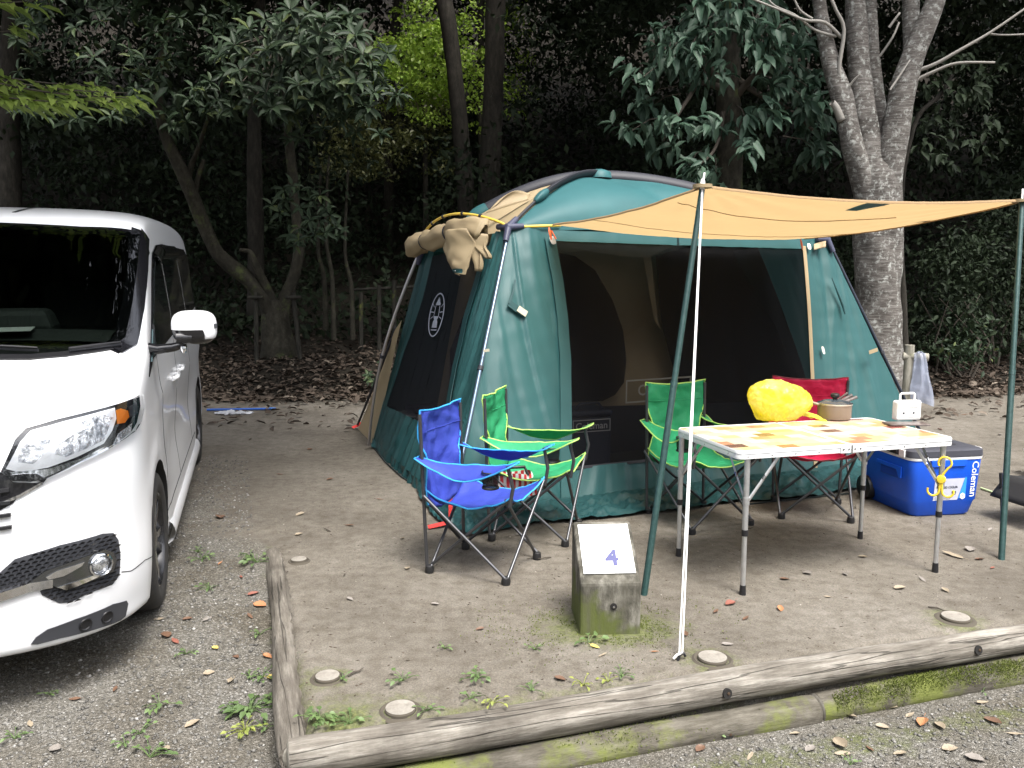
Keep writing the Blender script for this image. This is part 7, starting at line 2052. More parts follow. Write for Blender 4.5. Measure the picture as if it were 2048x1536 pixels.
for pts in ([(1325, 282, 5, 9.9), (1352, 235, 7, 10.0), (1378, 195, 8, 10.2), (1400, 165, 9, 10.5), (1440, 175, 14, 11.0)], [(1452, 180, 22, 11.2), (1420, 140, 18, 11.0), (1395, 105, 14, 10.7), (1370, 80, 9, 10.3)], [(1462, 100, 20, 11.2), (1478, 60, 16, 11.0), (1490, 20, 12, 10.8), (1500, -30, 9, 10.8)], [(1460, 210, 16, 11.2), (1500, 160, 13, 11.0), (1545, 130, 10, 10.7), (1600, 120, 7, 10.4)],
            [(1400, 328, 5, 10.0), (1425, 305, 6, 10.2), (1440, 270, 7, 10.5), (1446, 225, 9, 11.0)], [(1462, 150, 16, 11.2), (1520, 190, 11, 11.0), (1580, 220, 8, 10.8), (1625, 260, 6, 10.6)]):
    limb(tw, pts, 5.0, 7, 5, 0.03)
shift(tw, t4).build('branches', M_TWIGDK, t4, smooth=180)
b.build('crown', 0.36, M_LF_SPRAY, t4)
up_crown(t4, (sb4.x, 11.5, 7.2), 2.8, 2.6, 1.8, 2600, 0.24, M_LF_DARK, 'upper_crown', clumps=60)

# ---- leaning evergreen with rosettes over the van
eb = D(556, 690, 12.0); eb.z = gz(eb.x, eb.y) - 0.1
ev_ = tree_root(eb, 'evergreen_tree', 'leaning evergreen with rosettes of long glossy leaves between the van and the tent')
mb = MB(); limb(mb, [(558, 730, 78, 12), (556, 690, 66, 12), (552, 650, 57, 12), (548, 620, 46, 12), (546, 600, 32, 12)], 1.0, 18, 6); shift(mb, ev_).build('trunk', M_BARKMOSS, ev_, smooth=180)
stems = [[(548, 640, 40, 12), (530, 600, 34, 11.95), (498, 560, 30, 11.9), (460, 530, 29, 11.85), (432, 500, 27, 11.8), (404, 440, 26, 11.7), (386, 395, 26, 11.6), (362, 340, 25, 11.5), (336, 285, 22, 11.4), (322, 240, 19, 11.3), (316, 190, 16, 11.2), (322, 120, 12, 11.1), (340, 40, 10, 11.0)],
         [(560, 640, 35, 12), (570, 600, 27, 12.05), (590, 545, 22, 12.1), (598, 490, 20, 12.1), (592, 430, 19, 12.1), (586, 360, 19, 12.0), (580, 300, 18, 11.9), (572, 220, 14, 11.6), (565, 130, 12, 11.3), (560, 60, 10, 11.0)],
         [(552, 620, 24, 12), (530, 570, 18, 11.9), (512, 530, 14, 11.8), (500, 505, 11, 11.8), (480, 500, 7, 11.7)],
         [(388, 398, 11, 11.6), (398, 350, 10, 11.6), (408, 320, 7, 11.6)], [(380, 395, 8, 11.6), (380, 340, 11, 11.55), (395, 300, 8, 11.4), (430, 200, 6, 11.0), (470, 120, 5, 10.6)]]
for pts in stems:
    mb = MB(); limb(mb, pts, 4.0, 14, 6); shift(mb, ev_).build('stem', M_BARKMOSS, ev_, smooth=180)
ros = [(536, 100), (478, 172), (455, 150), (520, 150), (532, 185), (600, 90), (612, 130), (555, 90), (598, 170), (640, 70), (668, 80), (690, 100), (710, 70), (700, 140), (726, 110), (670, 160), (690, 185), (712, 165), (735, 130), (650, 190), (620, 200), (580, 130), (500, 110), (470, 90), (440, 110), (712, 215), (735, 215), (690, 230), (660, 140), (640, 110), (680, 45), (650, 40), (600, 50), (560, 50), (530, 40), (620, 25), (500, 60), (580, 20), (700, 30), (545, 215), (505, 210), (480, 140), (560, 165), (620, 160), (645, 160)]
b = Bunch(); tw = MB()
stem_pts = [D(p[0], p[1], p[3]) for s_ in stems[:2] for p in s_[6:]]
for (px, py) in ros:
    c = D(px, py, rng.uniform(8.9, 9.9))
    b.rosette(c, (rng.uniform(-.5, .5), rng.uniform(-.9, -.3), rng.uniform(.3, .9)), rng.randint(9, 13), 0.215, rng.uniform(.3, .8))
    for _ in range(2):
        b.rosette(c + Vector((rng.uniform(-.3, .3), rng.uniform(.2, 1.0), rng.uniform(-.25, .25))), (rng.uniform(-.7, .7), rng.uniform(-.8, .1), rng.uniform(.2, .9)), 9, 0.19, rng.uniform(.3, .9))
    k = min(stem_pts, key=lambda q: (q - c).length)
    tube_w(tw, [c, lerp(c, k, .35) + Vector((0, 0.1, 0.03)), lerp(c, k, .7)], [0.006, 0.009, 0.012], 1, 5)
for _ in range(130):   # duller foliage towards the van side
    c = D(rng.uniform(30, 480), rng.uniform(-20, 250), rng.uniform(9.8, 11.2))
    b.rosette(c, (rng.uniform(-.7, .7), rng.uniform(-.8, .0), rng.uniform(.2, .9)), 8, 0.17, rng.uniform(.3, .9))
for (px, py) in ((585, 372), (570, 400), (560, 425), (600, 380), (600, 415), (625, 400), (640, 390), (650, 415), (620, 440), (600, 455), (580, 470), (610, 475), (590, 490), (640, 440), (660, 430), (672, 455), (650, 465), (630, 470), (570, 380), (545, 410), (680, 470), (598, 480)):
    c = D(px, py, rng.uniform(10.8, 11.4)); b.rosette(c, (rng.uniform(-.6, .6), -.6, rng.uniform(.1, .8)), 8, 0.165, 0.7)
for (px, py) in ((342, 245), (352, 258), (368, 250), (330, 165), (300, 190), (350, 180), (285, 160), (260, 185), (240, 205)):
    c = D(px, py, 10.4); b.spray(c, (0.2, -.5, 0), 6, 0.24)
shift(tw, ev_).build('branches', M_TWIGDK, ev_, smooth=180)
b.build('crown', 0.34, M_LF_BIG, ev_)
up_crown(ev_, (eb.x - 0.8, 11.0, 6.4), 3.2, 2.4, 1.5, 3200, 0.24, M_LF_DARK, 'upper_crown', clumps=70)
# short props round its foot
for (px, tilt, lab) in ((512, 0.0, 'upright grey stake with a cross piece propping the leaning evergreen'), (586, 0.16, 'slanting grey stake with a cross piece propping the leaning evergreen')):
    q = D(px + (14 if tilt else 0), 690, 11.7); q.z = gz(q.x, q.y)
    st = empty('tree_stake', q, label=lab, cat='stake', group='stakes propping the leaning evergreen')
    t_ = D(px, 585, 11.75) - q
    mb = MB(); mb.tube([(0, 0, -0.05), t_ * 0.5, t_], 0.030, 12); mb.build('upright', M_STAKE, st, smooth=40)
    mb = MB(); mb.tube([t_ * 0.93 + Vector((-0.10, -0.05, 0)), t_ * 0.93 + Vector((0.12, -0.05, 0.0))], 0.026, 12); mb.build('cross_piece', M_STAKE, st, smooth=40)

# ---- trunks in the middle of the wood
for k, (lab, pts, lean, seed) in enumerate((
    ('dark slanting trunk in front of the bright green maple', [(932, 420, 34, 14.2), (928, 330, 33, 14.2), (918, 230, 32, 14.2), (906, 120, 31, 14.2), (896, 40, 31, 14.2), (884, -40, 30, 14.2), (860, -380, 22, 14.2)], 0, 1),
    ('thick upright dark trunk beside the slanting one behind the tent', [(978, 420, 44, 14.0), (982, 300, 41, 14.0), (987, 180, 39, 14.0), (990, 80, 38, 14.0), (992, -40, 37, 14.0), (1000, -380, 26, 14.0)], 0, 2),
    ('thin straight trunk deep in the wood past the maple', [(778, 420, 20, 17.5), (778, 200, 19, 17.5), (788, 80, 18, 17.5), (798, -20, 17, 17.5), (805, -200, 14, 17.5)], 0, 3),
    ('slim dark trunk between the maple and the thick trunk', [(965, 400, 14, 17), (962, 200, 13, 17), (962, 60, 12, 17), (965, -60, 12, 17)], 0, 4),
    ('dark trunk standing over the leaning evergreen', [(512, 560, 34, 13.5), (510, 380, 30, 13.5), (508, 240, 26, 13.5), (512, 100, 24, 13.5), (520, -60, 22, 13.5), (525, -350, 16, 13.5)], 0, 5),
    ('dark trunk at the picture edge above the van', [(20, 420, 44, 13.0), (18, 260, 40, 13.0), (22, 100, 36, 13.0), (30, -60, 32, 13.0), (40, -300, 22, 13.0)], 0, 6))):
    y = pts[0][3]; q = D(pts[0][0], 600, y); q.z = gz(q.x, q.y) - 0.1
    first = (pts[0][0], 556 + (1.5 - q.z) * FPX / y, pts[0][2] * 1.15, y)
    t_ = tree_root(q, 'forest_tree', lab, 'tall trees of the wood')
    mb = MB(); limb(mb, [first] + pts, seed, 14, 6); shift(mb, t_).build('trunk', M_BARKDARK, t_, smooth=180)
    tp_ = D(*[pts[-1][0], pts[-1][1]], y)
    up_crown(t_, (tp_.x + (1.2 if k in (0, 1, 3) else 0), y + (2.5 if k in (0, 1, 3) else 0), (10.5 if k in (0, 1, 3) else 8.2) + (k % 3) * 0.7), 3.2, 3.0, 2.0, 2600, 0.30, M_LF_DARK, clumps=55)
# saplings
for px, pb, pt_, y, lab in ((664, 640, 470, 12.3, 'bare thin sapling nearest the leaning evergreen'), (648, 620, 490, 12.6, 'bare thin sapling slanting behind the first one'), (702, 640, 500, 12.4, 'bare thin sapling by the old fence')):
    q = D(px, pb + 30, y); q.z = gz(q.x, q.y)
    sp_ = tree_root(q, 'sapling', lab, 'bare saplings by the old fence')
    mb = MB(); limb(mb, [(px + 4, pb + 40, 11, y), (px, (pb + pt_) / 2, 9, y), (px - 12, pt_, 7, y), (px - 6, pt_ - 160, 5, y)], 2.0, 7, 5, 0.04); shift(mb, sp_).build('trunk', M_BARKMOSS, sp_, smooth=180)
    b = Bunch(); b.cloud(D(px - 6, pt_ - 150, y), 0.5, 60, 0.13); b.build('crown', 0.45, M_LF_DARK, sp_)
# old rail fence
fq = D(754, 690, 12.4); fq.z = gz(fq.x, fq.y)
fence = empty('rail_fence', fq, label='old grey post and rail fence at the foot of the wood beside the tent', cat='fence')
for px, pt_, pb in ((722, 585, 690), (758, 570, 675), (788, 560, 660)):
    y = 12.4; a = D(px, pb, y); a.z = gz(a.x, a.y) - 0.05; t_ = D(px, pt_, y)
    mb = MB(); mb.tube([a - fq, lerp(a, t_, .5) - fq, t_ - fq], 0.032, 12); mb.build('fence_post', M_STAKE, fence, smooth=40)
mb = MB(); mb.tube([D(700, 580, 12.45) - fq, D(760, 577, 12.45) - fq, D(860, 572, 12.45) - fq], 0.022, 10); mb.build('rail', M_STAKE, fence, smooth=40)

# ---- maple under a canopy gap, with sunlight also put into its leaf colour
mq = D(850, 420, 16.0); mq.z = gz(mq.x, mq.y)
maple = tree_root(mq, 'maple_tree', 'bright yellow green maple glowing deep in the wood', 'tall trees of the wood')
mb = MB(); limb(mb, [(852, 556 + (1.5 - mq.z) * FPX / 16, 12, 16), (850, 300, 10, 16), (845, 180, 8, 16), (850, 60, 6, 16)], 1.0, 8, 5); shift(mb, maple).build('trunk', M_BARKDARK, maple, smooth=180)
b = Bunch()
for _ in range(230):
    px, py = rng.gauss(858, 62), rng.gauss(125, 62)
    if px < 745 or px > 1040 or py < -20 or py > 265 or (px < 800 and py < 70): continue
    b.cloud(D(px, py, rng.uniform(14.8, 17.2)), 0.22, 34, 0.085, 0.35, 0.5)
b.build('crown', 0.75, M_LF_SUNLIME, maple, T2)
b = Bunch()
for _ in range(120):
    px, py = rng.uniform(640, 900), rng.uniform(200, 350)
    b.cloud(D(px, py, rng.uniform(14.6, 17.5)), 0.26, 30, 0.09, 0.5, 0.6)
b.build('lower_crown', 0.6, M_LF_OLIVE, maple, T2)
b = Bunch()
for _ in range(40):
    b.cloud(D(rng.uniform(995, 1060), rng.uniform(-10, 240), rng.uniform(16.5, 18)), 0.22, 22, 0.09, 0.6, 0.6)
b.build('far_spray', 0.6, M_LF_SUNLIME, maple, T2)

# ---- tree over the van, its lowest spray hanging into the picture
ob = Vector((-5.6, 4.6, 0)); ob.z = gz(ob.x, ob.y)
over = tree_root(ob, 'zelkova_tree', 'tree with a pale green spray of leaves hanging in over the van')
mb = MB(); tube_w(mb, [ob, ob + Vector((0.05, 0, 1.2)), ob + Vector((0.2, 0, 2.6)), ob + Vector((0.6, 0.1, 4.2)), ob + Vector((1.2, 0.2, 6.0))], [0.20, 0.17, 0.15, 0.12, 0.07], 3, 16); shift(mb, over).build('trunk', M_BARKMOSS, over, smooth=180)
b = Bunch(); tw = MB()
for k, (x1, y1) in enumerate(((262, 196), (255, 186), (200, 172), (232, 205), (150, 205), (96, 214), (60, 190), (40, 60), (90, 0))):
    e = D(x1, y1, 4.5 + 0.12 * (k % 4)); s_ = D(-160 - 20 * k, y1 - 75 if k < 7 else y1 - 30, 4.8)
    pts = [lerp(s_, e, t) + Vector((0, 0, -0.05 * math.sin(math.pi * t))) for t in np.linspace(0, 1, 16)]
    tube_w(tw, pts, list(np.linspace(0.010, 0.002, 16)), 1, 5, 0.02)
    d = (e - s_).normalized()
    for i, p in enumerate(pts):
        for sd in (-1, 1):
            if rng.random() < 0.15: continue
            for _ in range(2):
                a = d * 0.7 + Vector((0, sd * rng.uniform(.4, 1.1), rng.uniform(-.35, 0.05)))
                b.P.append(np.array(p + Vector((rng.uniform(-.04, .04), rng.uniform(-.05, .05), rng.uniform(-.03, .02))))); b.A.append(np.array(a)); b.N.append(np.array([0, 0, 1.0]) + nrng.normal(size=3) * 0.22); b.L.append(rng.uniform(0.085, 0.14))
b.build('spray', 0.36, M_LF_OVER, over)
shift(tw, over).build('branches', M_TWIGDK, over, smooth=180)
up_crown(over, (-3.3, 4.7, 5.9), 3.4, 3.0, 1.9, 26000, 0.20, M_LF_DARK, clumps=320)

# ---- bushes along the foot of the wood on the far side of the tent
for k, (x0, x1, y0, y1, dist, nn, lab) in enumerate(((1835, 1960, 470, 700, 11.6, 60, 'dark evergreen bush behind the post with the clear bag'), (1930, 2080, 420, 700, 12.2, 80, 'dark leafy bush at the picture edge past the awning pole'), (1640, 1740, 480, 640, 12.5, 40, 'dark bush seen between the tent and the cherry trunk'), (1880, 1960, 640, 715, 11.4, 20, 'low green bush at the foot of the dark evergreen'))):
    q = D((x0 + x1) / 2, y1, dist); q.z = gz(q.x, q.y)
    bu = empty('bush', q, label=lab, cat='bush', group='bushes along the wood')
    b = Bunch()
    for _ in range(nn): b.cloud(D(rng.uniform(x0, x1), rng.uniform(y0, y1), dist + rng.uniform(-.5, .6)), 0.24, 30, 0.105, 0.8, 0.7)
    b.build('foliage', 0.42, M_LF_DARK if k < 3 else M_LF_BIG, bu)
    mb = MB()
    for j in range(4): mb.tube([(rng.uniform(-.2, .2), 0, -0.1), (rng.uniform(-.4, .4), 0, 0.5), (rng.uniform(-.5, .5), 0, 1.1)], [0.02, 0.014, 0.006], 6)
    mb.build('stems', M_TWIGDK, bu, smooth=60)
q = D(752, 690, 10.6); q.z = gz(q.x, q.y)
sh2 = empty('bush', q, label='small leafy shoot growing in the leaf litter by the corner of the tent', cat='bush', group='bushes along the wood')
b = Bunch()
for _ in range(9): b.rosette(q + Vector((rng.uniform(-.18, .15), rng.uniform(-.1, .1), rng.uniform(.1, .42))), (rng.uniform(-.5, .5), -.5, .6), 7, 0.09, 0.4)
b.build('foliage', 0.45, M_LF_BIG, sh2)

# ---- the mass of the wood: nobody could count these leaves
b = Bunch()
def wood_mass(n, yr, xr, zr, L, per, r, dens):
    c = 0
    while c < n:
        y = rng.uniform(*yr); x = rng.uniform(*xr) * y / 14; z = rng.uniform(*zr)
        if mnoise.noise(Vector((x * 0.45, y * 0.3, z * 0.55))) < dens: continue
        zz = gz(x, y, False) + z
        px = 1024 + FPX * x / y; py = 556 - (zz - 1.5) * FPX / y
        if 735 < px < 1020 and -40 < py < 300 and y < 18.5: continue
        b.cloud((x, y, zz), r, per, L, 0.7, 0.7); c += 1
wood_mass(520, (12.8, 17), (-11, 11), (2.4, 6.0), 0.16, 34, 0.40, 0.10)
wood_mass(160, (12.8, 17), (-11, 11), (0.2, 2.2), 0.12, 30, 0.40, 0.08)
wood_mass(3400, (16, 25), (-11.5, 11.5), (0.2, 8.5), 0.17, 42, 0.62, -0.16)
for _ in range(1500):   # ground cover on the slope
    y = rng.uniform(12.6, 27); x = rng.uniform(-13, 13) * y / 14
    b.cloud((x, y, gz(x, y, False) + rng.uniform(0.05, 0.45)), 0.55, 26, 0.17, 0.35, 0.5)
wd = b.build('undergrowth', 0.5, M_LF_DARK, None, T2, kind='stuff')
b = Bunch()
for _ in range(760):
    x, y = rng.uniform(-15, 15), 10.2 + 16.8 * rng.random() ** 1.25
    if abs(x + 1.2) < 2.3 and 11.5 < y < 18.5: continue
    b.cloud((x, y, max(5.9, 1.5 + 0.36 * y + 1.0) + rng.uniform(0, 3.6)), 1.25, 120, 0.36, 0.5, 0.6)
for _ in range(520):
    x, y = rng.uniform(-34, 34), rng.uniform(24, 55)
    b.cloud((x, y, gz(x, y, False) + rng.uniform(3.0, 8.0)), 2.0, 34, 0.75, 0.6, 0.7)
b.build('unseen_sky_block_canopy', 0.6, M_LF_DARK, None, T2, kind='stuff')  # unseen overhead leaves, added to keep sky light off the wood

# ---- unseen woods behind and beside the camera, added to cut low sky light
b = Bunch()
for _ in range(520):
    a = rng.uniform(-0.15, math.pi + 0.15); rr = rng.uniform(13, 18)
    b.cloud((rr * 1.05 * math.cos(a), 1.0 - rr * 0.85 * math.sin(a), rng.uniform(0.3, 8.5)), 1.5, 44, 0.46, 0.7, 0.9)
b.build('unseen_sky_block_woods', 0.6, M_LF_DARK, None, T2, kind='stuff')
# ================================================================== LEAF LITTER, PEBBLES, WEEDS, FALLEN LEAVES
M_LITTER = leaf_mat('dead_leaf', (0.045, 0.034, 0.026), (0.100, 0.077, 0.060), 0.75, 0.1, 0.2, c3=(0.21, 0.175, 0.14))
P, A, N_, L_ = [], [], [], []
for _ in range(15000):
    x = rng.uniform(-6, 9.5); y = bank_edge(x) + (abs(rng.gauss(0, 1.5)) - 0.25 if rng.random() < 0.93 else -rng.random() ** 2 * 2.2)
    if y > 16: continue
    P.append((x, y, gz(x, y) + rng.uniform(0.004, 0.045))); a = rng.random() * 6.3
    A.append((math.cos(a), math.sin(a), rng.gauss(0, 0.28))); N_.append((rng.gauss(0, .35), rng.gauss(0, .35), 1)); L_.append(rng.uniform(0.05, 0.13))
leaves('leaf_litter', P, A, N_, L_, 0.48, M_LITTER, None, T4, kind='stuff')
# pebbles of the gravel
M_PEB = leaf_mat('gravel_stone', (0.075, 0.072, 0.066), (0.20, 0.193, 0.178), 0.85, 0.0, 0.3, c3=(0.38, 0.37, 0.35))
ico = np.array([[1, 0, 0], [-1, 0, 0], [0, 1, 0], [0, -1, 0], [0, 0, 1], [0, 0, -1]], float)
icf = np.array([[0, 2, 4], [2, 1, 4], [1, 3, 4], [3, 0, 4], [2, 0, 5], [1, 2, 5], [3, 1, 5], [0, 3, 5]])
V, F, n = [], [], 0
tries = 0
while n < 26000 and tries < 300000:
    tries += 1
    if rng.random() < 0.55:
        x, y = rng.uniform(-2.6, -0.6), 1.9 + 5.0 * rng.random() ** 1.6
        if d_side(x, y) > -0.10: continue
    else:
        x, y = rng.uniform(-0.9, 4.2), rng.uniform(1.8, 4.0)
        if d_front(x, y) > -0.15: continue
    s = rng.choice((0.0025, 0.003, 0.0035, 0.004, 0.005, 0.006, 0.008)) * rng.uniform(.8, 1.25)
    q = ico * np.array([s * rng.uniform(.8, 1.6), s * rng.uniform(.8, 1.3), s * rng.uniform(.5, .9)]) + nrng.normal(size=(6, 3)) * s * 0.15
    a = rng.random() * 6.3; c_, s_ = math.cos(a), math.sin(a)
    q = np.stack([q[:, 0] * c_ - q[:, 1] * s_, q[:, 0] * s_ + q[:, 1] * c_, q[:, 2]], 1)
    V.append(q + np.array([x, y, gz(x, y) + s * 0.25])); F.append(icf + 6 * n); n += 1
np_mesh('pebbles', np.concatenate(V), np.concatenate(F), M_PEB, kind='stuff')
# grit and crumbs of bark on the pitch
V, F, n = [], [], 0
M_GRIT = leaf_mat('grit', (0.03, 0.022, 0.016), (0.10, 0.075, 0.055), 0.9, 0.0, 0.2, c3=(0.42, 0.39, 0.34))
while n < 3600:
    x, y = rng.uniform(-1.6, 4.5), 2.6 + 7.5 * rng.random() ** 1.4
    if d_side(x, y) < 0.05 or d_front(x, y) < 0.08: continue
    s = rng.uniform(0.0016, 0.0046)
    q = ico * np.array([s * rng.uniform(.8, 3.0), s, s * 0.5]); a = rng.random() * 6.3; c_, s_ = math.cos(a), math.sin(a)
    q = np.stack([q[:, 0] * c_ - q[:, 1] * s_, q[:, 0] * s_ + q[:, 1] * c_, q[:, 2]], 1)
    V.append(q + np.array([x, y, gz(x, y) + s * 0.2])); F.append(icf + 6 * n); n += 1
np_mesh('grit', np.concatenate(V), np.concatenate(F), M_GRIT, kind='stuff')
# twigs
for k in range(26):
    x, y = rng.uniform(-1.3, 4.0), rng.uniform(2.9, 8.0)
    if d_side(x, y) < 0.1 or d_front(x, y) < 0.12: continue
    a = rng.random() * 6.3; l = rng.uniform(0.02, 0.065)
    e = empty('fallen_twig', (x, y, gz(x, y) + 0.006), a, label='small dark twig lying on the bare ground of the pitch', cat='twig', group='twigs on the pitch')
    mb = MB(); mb.tube([(-l, 0, 0), (-l * .2, l * .12, 0.004), (l * .4, 0, 0.002), (l, l * .15, 0.005)], [0.003, 0.004, 0.003, 0.0015], 5); mb.build('stick', M_TWIGDK, e)

# single fallen leaves
def leaf_mesh(kind, curl):
    mb = MB(); nu, nv = 6, 10
    def f(u, v):
        k = 2 * u - 1
        w = (math.sin(math.pi * v ** 0.85) ** 0.8) * kind[0] * (1 + kind[1] * math.sin(v * 26) * 0.12)
        y = k * w; x = v - 0.5
        return Vector((x, y, 0.45 * curl * (0.5 * k * k * w * 2 + 0.35 * (v - .5) ** 2) + 0.05 * mnoise.noise(Vector((u * 3, v * 4, curl * 9))) + 0.03))
    mb.grid(f, nu, nv)
    mb.tube([(-0.5, 0, 0.05 + curl * .09), (-0.72, 0.03, 0.04 + curl * .16)], 0.012, 4)
    return mb
LMATS = {'brown': mat('brown_leaf', (0.155, 0.085, 0.050), 0.6, var=(30, (0.09, 0.05, 0.032))), 'tan': mat('tan_leaf', (0.30, 0.25, 0.18), 0.6, var=(30, (0.21, 0.17, 0.12))),
         'orange': mat('orange_leaf', (0.42, 0.20, 0.085), 0.6, var=(30, (0.28, 0.12, 0.06))), 'yellow': mat('yellow_leaf', (0.58, 0.46, 0.13), 0.55, var=(30, (0.48, 0.36, 0.10))),
         'red': mat('red_leaf', (0.26, 0.090, 0.060), 0.6, var=(30, (0.15, 0.055, 0.04))), 'grey': mat('grey_leaf', (0.24, 0.215, 0.19), 0.7, var=(30, (0.16, 0.145, 0.13)))}
proto_leaf = {}
def fallen(px, py, colour, length, where, curl=None, z=0.0):
    c = G(px, py, z)
    for _ in range(4):
        c = G(px, py, gz(c.x, c.y))
    sh = rng.randrange(4)
    key = (colour, sh)
    rot = rng.random() * 6.3
    if key not in proto_leaf:
        o = leaf_mesh(((0.20, 0), (0.26, 0.5), (0.15, 0.2), (0.32, 1.0))[sh], (0.5, 1.1, 0.3, 0.8)[sh]).build('fallen_leaf', LMATS[colour], None, smooth=180)
        proto_leaf[key] = o
    else:
        o = proto_leaf[key].copy(); COL.objects.link(o)
    o.location = (c.x, c.y, gz(c.x, c.y) + 0.004)
    o.rotation_euler = (rng.uniform(-.2, .2), rng.uniform(-.2, .2), rot)
    o.scale = (length,) * 3
    tag(o, '%s fallen leaf lying on %s' % (colour, where), 'leaf', '%s leaves on %s' % (colour, where))
GV, PT, FG = 'the gravel beside the van', 'the bare ground of the pitch', 'the gravel in front of the edging logs'
for px, py, c, l in ((520, 1212, 'orange', .075), (507, 1190, 'red', .06), (482, 1155, 'red', .05), (500, 1234, 'brown', .06), (332, 1272, 'brown', .07), (350, 1284, 'red', .06), (430, 1298, 'yellow', .045), (472, 1316, 'brown', .04), (535, 1315, 'orange', .055), (318, 1240, 'tan', .045), (462, 1362, 'tan', .07), (418, 1348, 'tan', .05), (545, 1357, 'yellow', .05), (460, 1423, 'orange', .04), (385, 1450, 'tan', .06), (440, 1128, 'orange', .05), (415, 1240, 'grey', .06), (375, 1240, 'brown', .05), (398, 940, 'tan', .06), (440, 1036, 'brown', .09), (150, 1400, 'brown', .05), (60, 1450, 'tan', .05), (230, 1380, 'brown', .05), (110, 1500, 'grey', .06), (330, 1500, 'tan', .05)):
    fallen(px, py, c, l, GV, z=-.1)
for px, py, c, l in ((700, 1052, 'brown', .075), (805, 1078, 'tan', .04), (815, 1138, 'tan', .045), (1560, 1219, 'orange', .055), (1460, 1209, 'red', .07), (1432, 1224, 'brown', .06), (1492, 1238, 'brown', .05), (1985, 1137, 'red', .05), (1905, 1112, 'tan', .13), (1725, 1115, 'tan', .05), (1800, 1178, 'tan', .07), (1890, 1182, 'tan', .05), (1845, 1160, 'grey', .06), (1310, 1305, 'orange', .035), (1205, 1312, 'tan', .045), (1190, 1295, 'yellow', .05), (1040, 1070, 'grey', .05), (600, 1030, 'tan', .06), (598, 1070, 'tan', .05), (660, 960, 'brown', .06), (620, 900, 'brown', .07), (1940, 1100, 'grey', .08), (1875, 1095, 'brown', .05), (1690, 1150, 'grey', .05), (1615, 1148, 'grey', .06), (1570, 1160, 'brown', .05), (1370, 1270, 'brown', .05), (1455, 1290, 'grey', .05), (1655, 1195, 'tan', .035), (1980, 1060, 'grey', .05), (1880, 860, 'red', .07), (1930, 830, 'brown', .08), (1900, 905, 'brown', .06), (2000, 870, 'grey', .08), (1960, 1120, 'brown', .05), (870, 1210, 'grey', .04), (960, 1260, 'brown', .04), (1120, 1360, 'brown', .05), (700, 1200, 'grey', .04), (760, 1000, 'brown', .05), (560, 950, 'brown', .06), (500, 880, 'brown', .06), (480, 850, 'brown', .07)):
    fallen(px, py, c, l, PT)
for px, py, c, l in ((1042, 1512, 'red', .10), (1200, 1503, 'grey', .08), (1780, 1415, 'tan', .06), (1820, 1432, 'tan', .05), (1845, 1448, 'orange', .08), (1765, 1456, 'tan', .05), (1700, 1435, 'tan', .06), (1680, 1490, 'tan', .09), (1685, 1510, 'tan', .06), (1965, 1407, 'tan', .06), (2030, 1470, 'tan', .06), (1985, 1445, 'brown', .07), (2000, 1372, 'tan', .05), (1880, 1455, 'tan', .07), (1620, 1500, 'grey', .05), (1500, 1515, 'tan', .05), (1400, 1500, 'brown', .05), (1590, 1470, 'tan', .04), (1740, 1500, 'brown', .05), (1900, 1500, 'tan', .06), (1950, 1520, 'grey', .07), (1800, 1510, 'tan', .05)):
    fallen(px, py, c, l, FG, z=-.2)

# weeds
M_WEED = leaf_mat('weed_leaf', (0.075, 0.125, 0.042), (0.14, 0.21, 0.075), 0.5, 0.25)
M_WEEDY = leaf_mat('yellow_weed_leaf', (0.18, 0.23, 0.05), (0.30, 0.33, 0.08), 0.5, 0.3)
def weed(px, py, size, n, m, lab, grp, z=0.0, upright=0.25, r=0.35):
    c = G(px, py, z)
    for _ in range(4): c = G(px, py, gz(c.x, c.y))
    c.z = gz(c.x, c.y)
    e = empty('weed', c, label=lab, cat='weed', group=grp)
    b = Bunch(); st = MB()
    for k in range(n):
        a = rng.random() * 6.3; rr = size * rng.uniform(.15, 1.0); h = size * upright * rng.uniform(.4, 1.3) + 0.008
        tip = Vector((rr * math.cos(a), rr * math.sin(a), h))
        st.tube([Vector((0, 0, 0)), tip * 0.55 + Vector((0, 0, h * .3)), tip], 0.0014, 4)
        d = np.array([math.cos(a), math.sin(a), rng.uniform(-.35, .25)])
        b.P.append(np.array(c + tip)); b.A.append(d); b.N.append(np.array([0, 0, 1.0]) + nrng.normal(size=3) * .25); b.L.append(max(0.016, size * r * rng.uniform(.7, 1.3)))
    b.build('leaves', 0.62, m, e)
    st.build('stems', m, e)
FW = 'small green weed at the foot of the edging logs'
for px, py, s, n in ((405, 1120, .07, 14), (418, 1180, .06, 12), (515, 1125, .08, 18), (500, 1112, .05, 10), (372, 1308, .045, 10), (520, 1270, .05, 9), (525, 1355, .06, 14), (500, 1360, .05, 9), (320, 1412, .075, 10), (280, 1468, .06, 9), (250, 1490, .05, 8), (30, 1478, .06, 10), (545, 1400, .06, 12), (300, 1515, .08, 12), (100, 1390, .04, 8), (530, 1460, .05, 9), (395, 1105, .05, 8)):
    w_ = 'between the front wheel and the end of the side log' if py < 1200 else ('close along the side log' if px > 480 else 'in open gravel before the nose of the van')
    weed(px, py, s, n, M_WEED, 'small green weed growing ' + w_, 'weeds ' + w_, -.1)
weed(500, 1425, .095, 40, M_WEED, 'largest spreading patch of weed in the gravel along the side log', None, -.15)
weed(490, 1462, .07, 16, M_WEEDY, 'yellowish weed below the largest patch beside the side log', None, -.15)
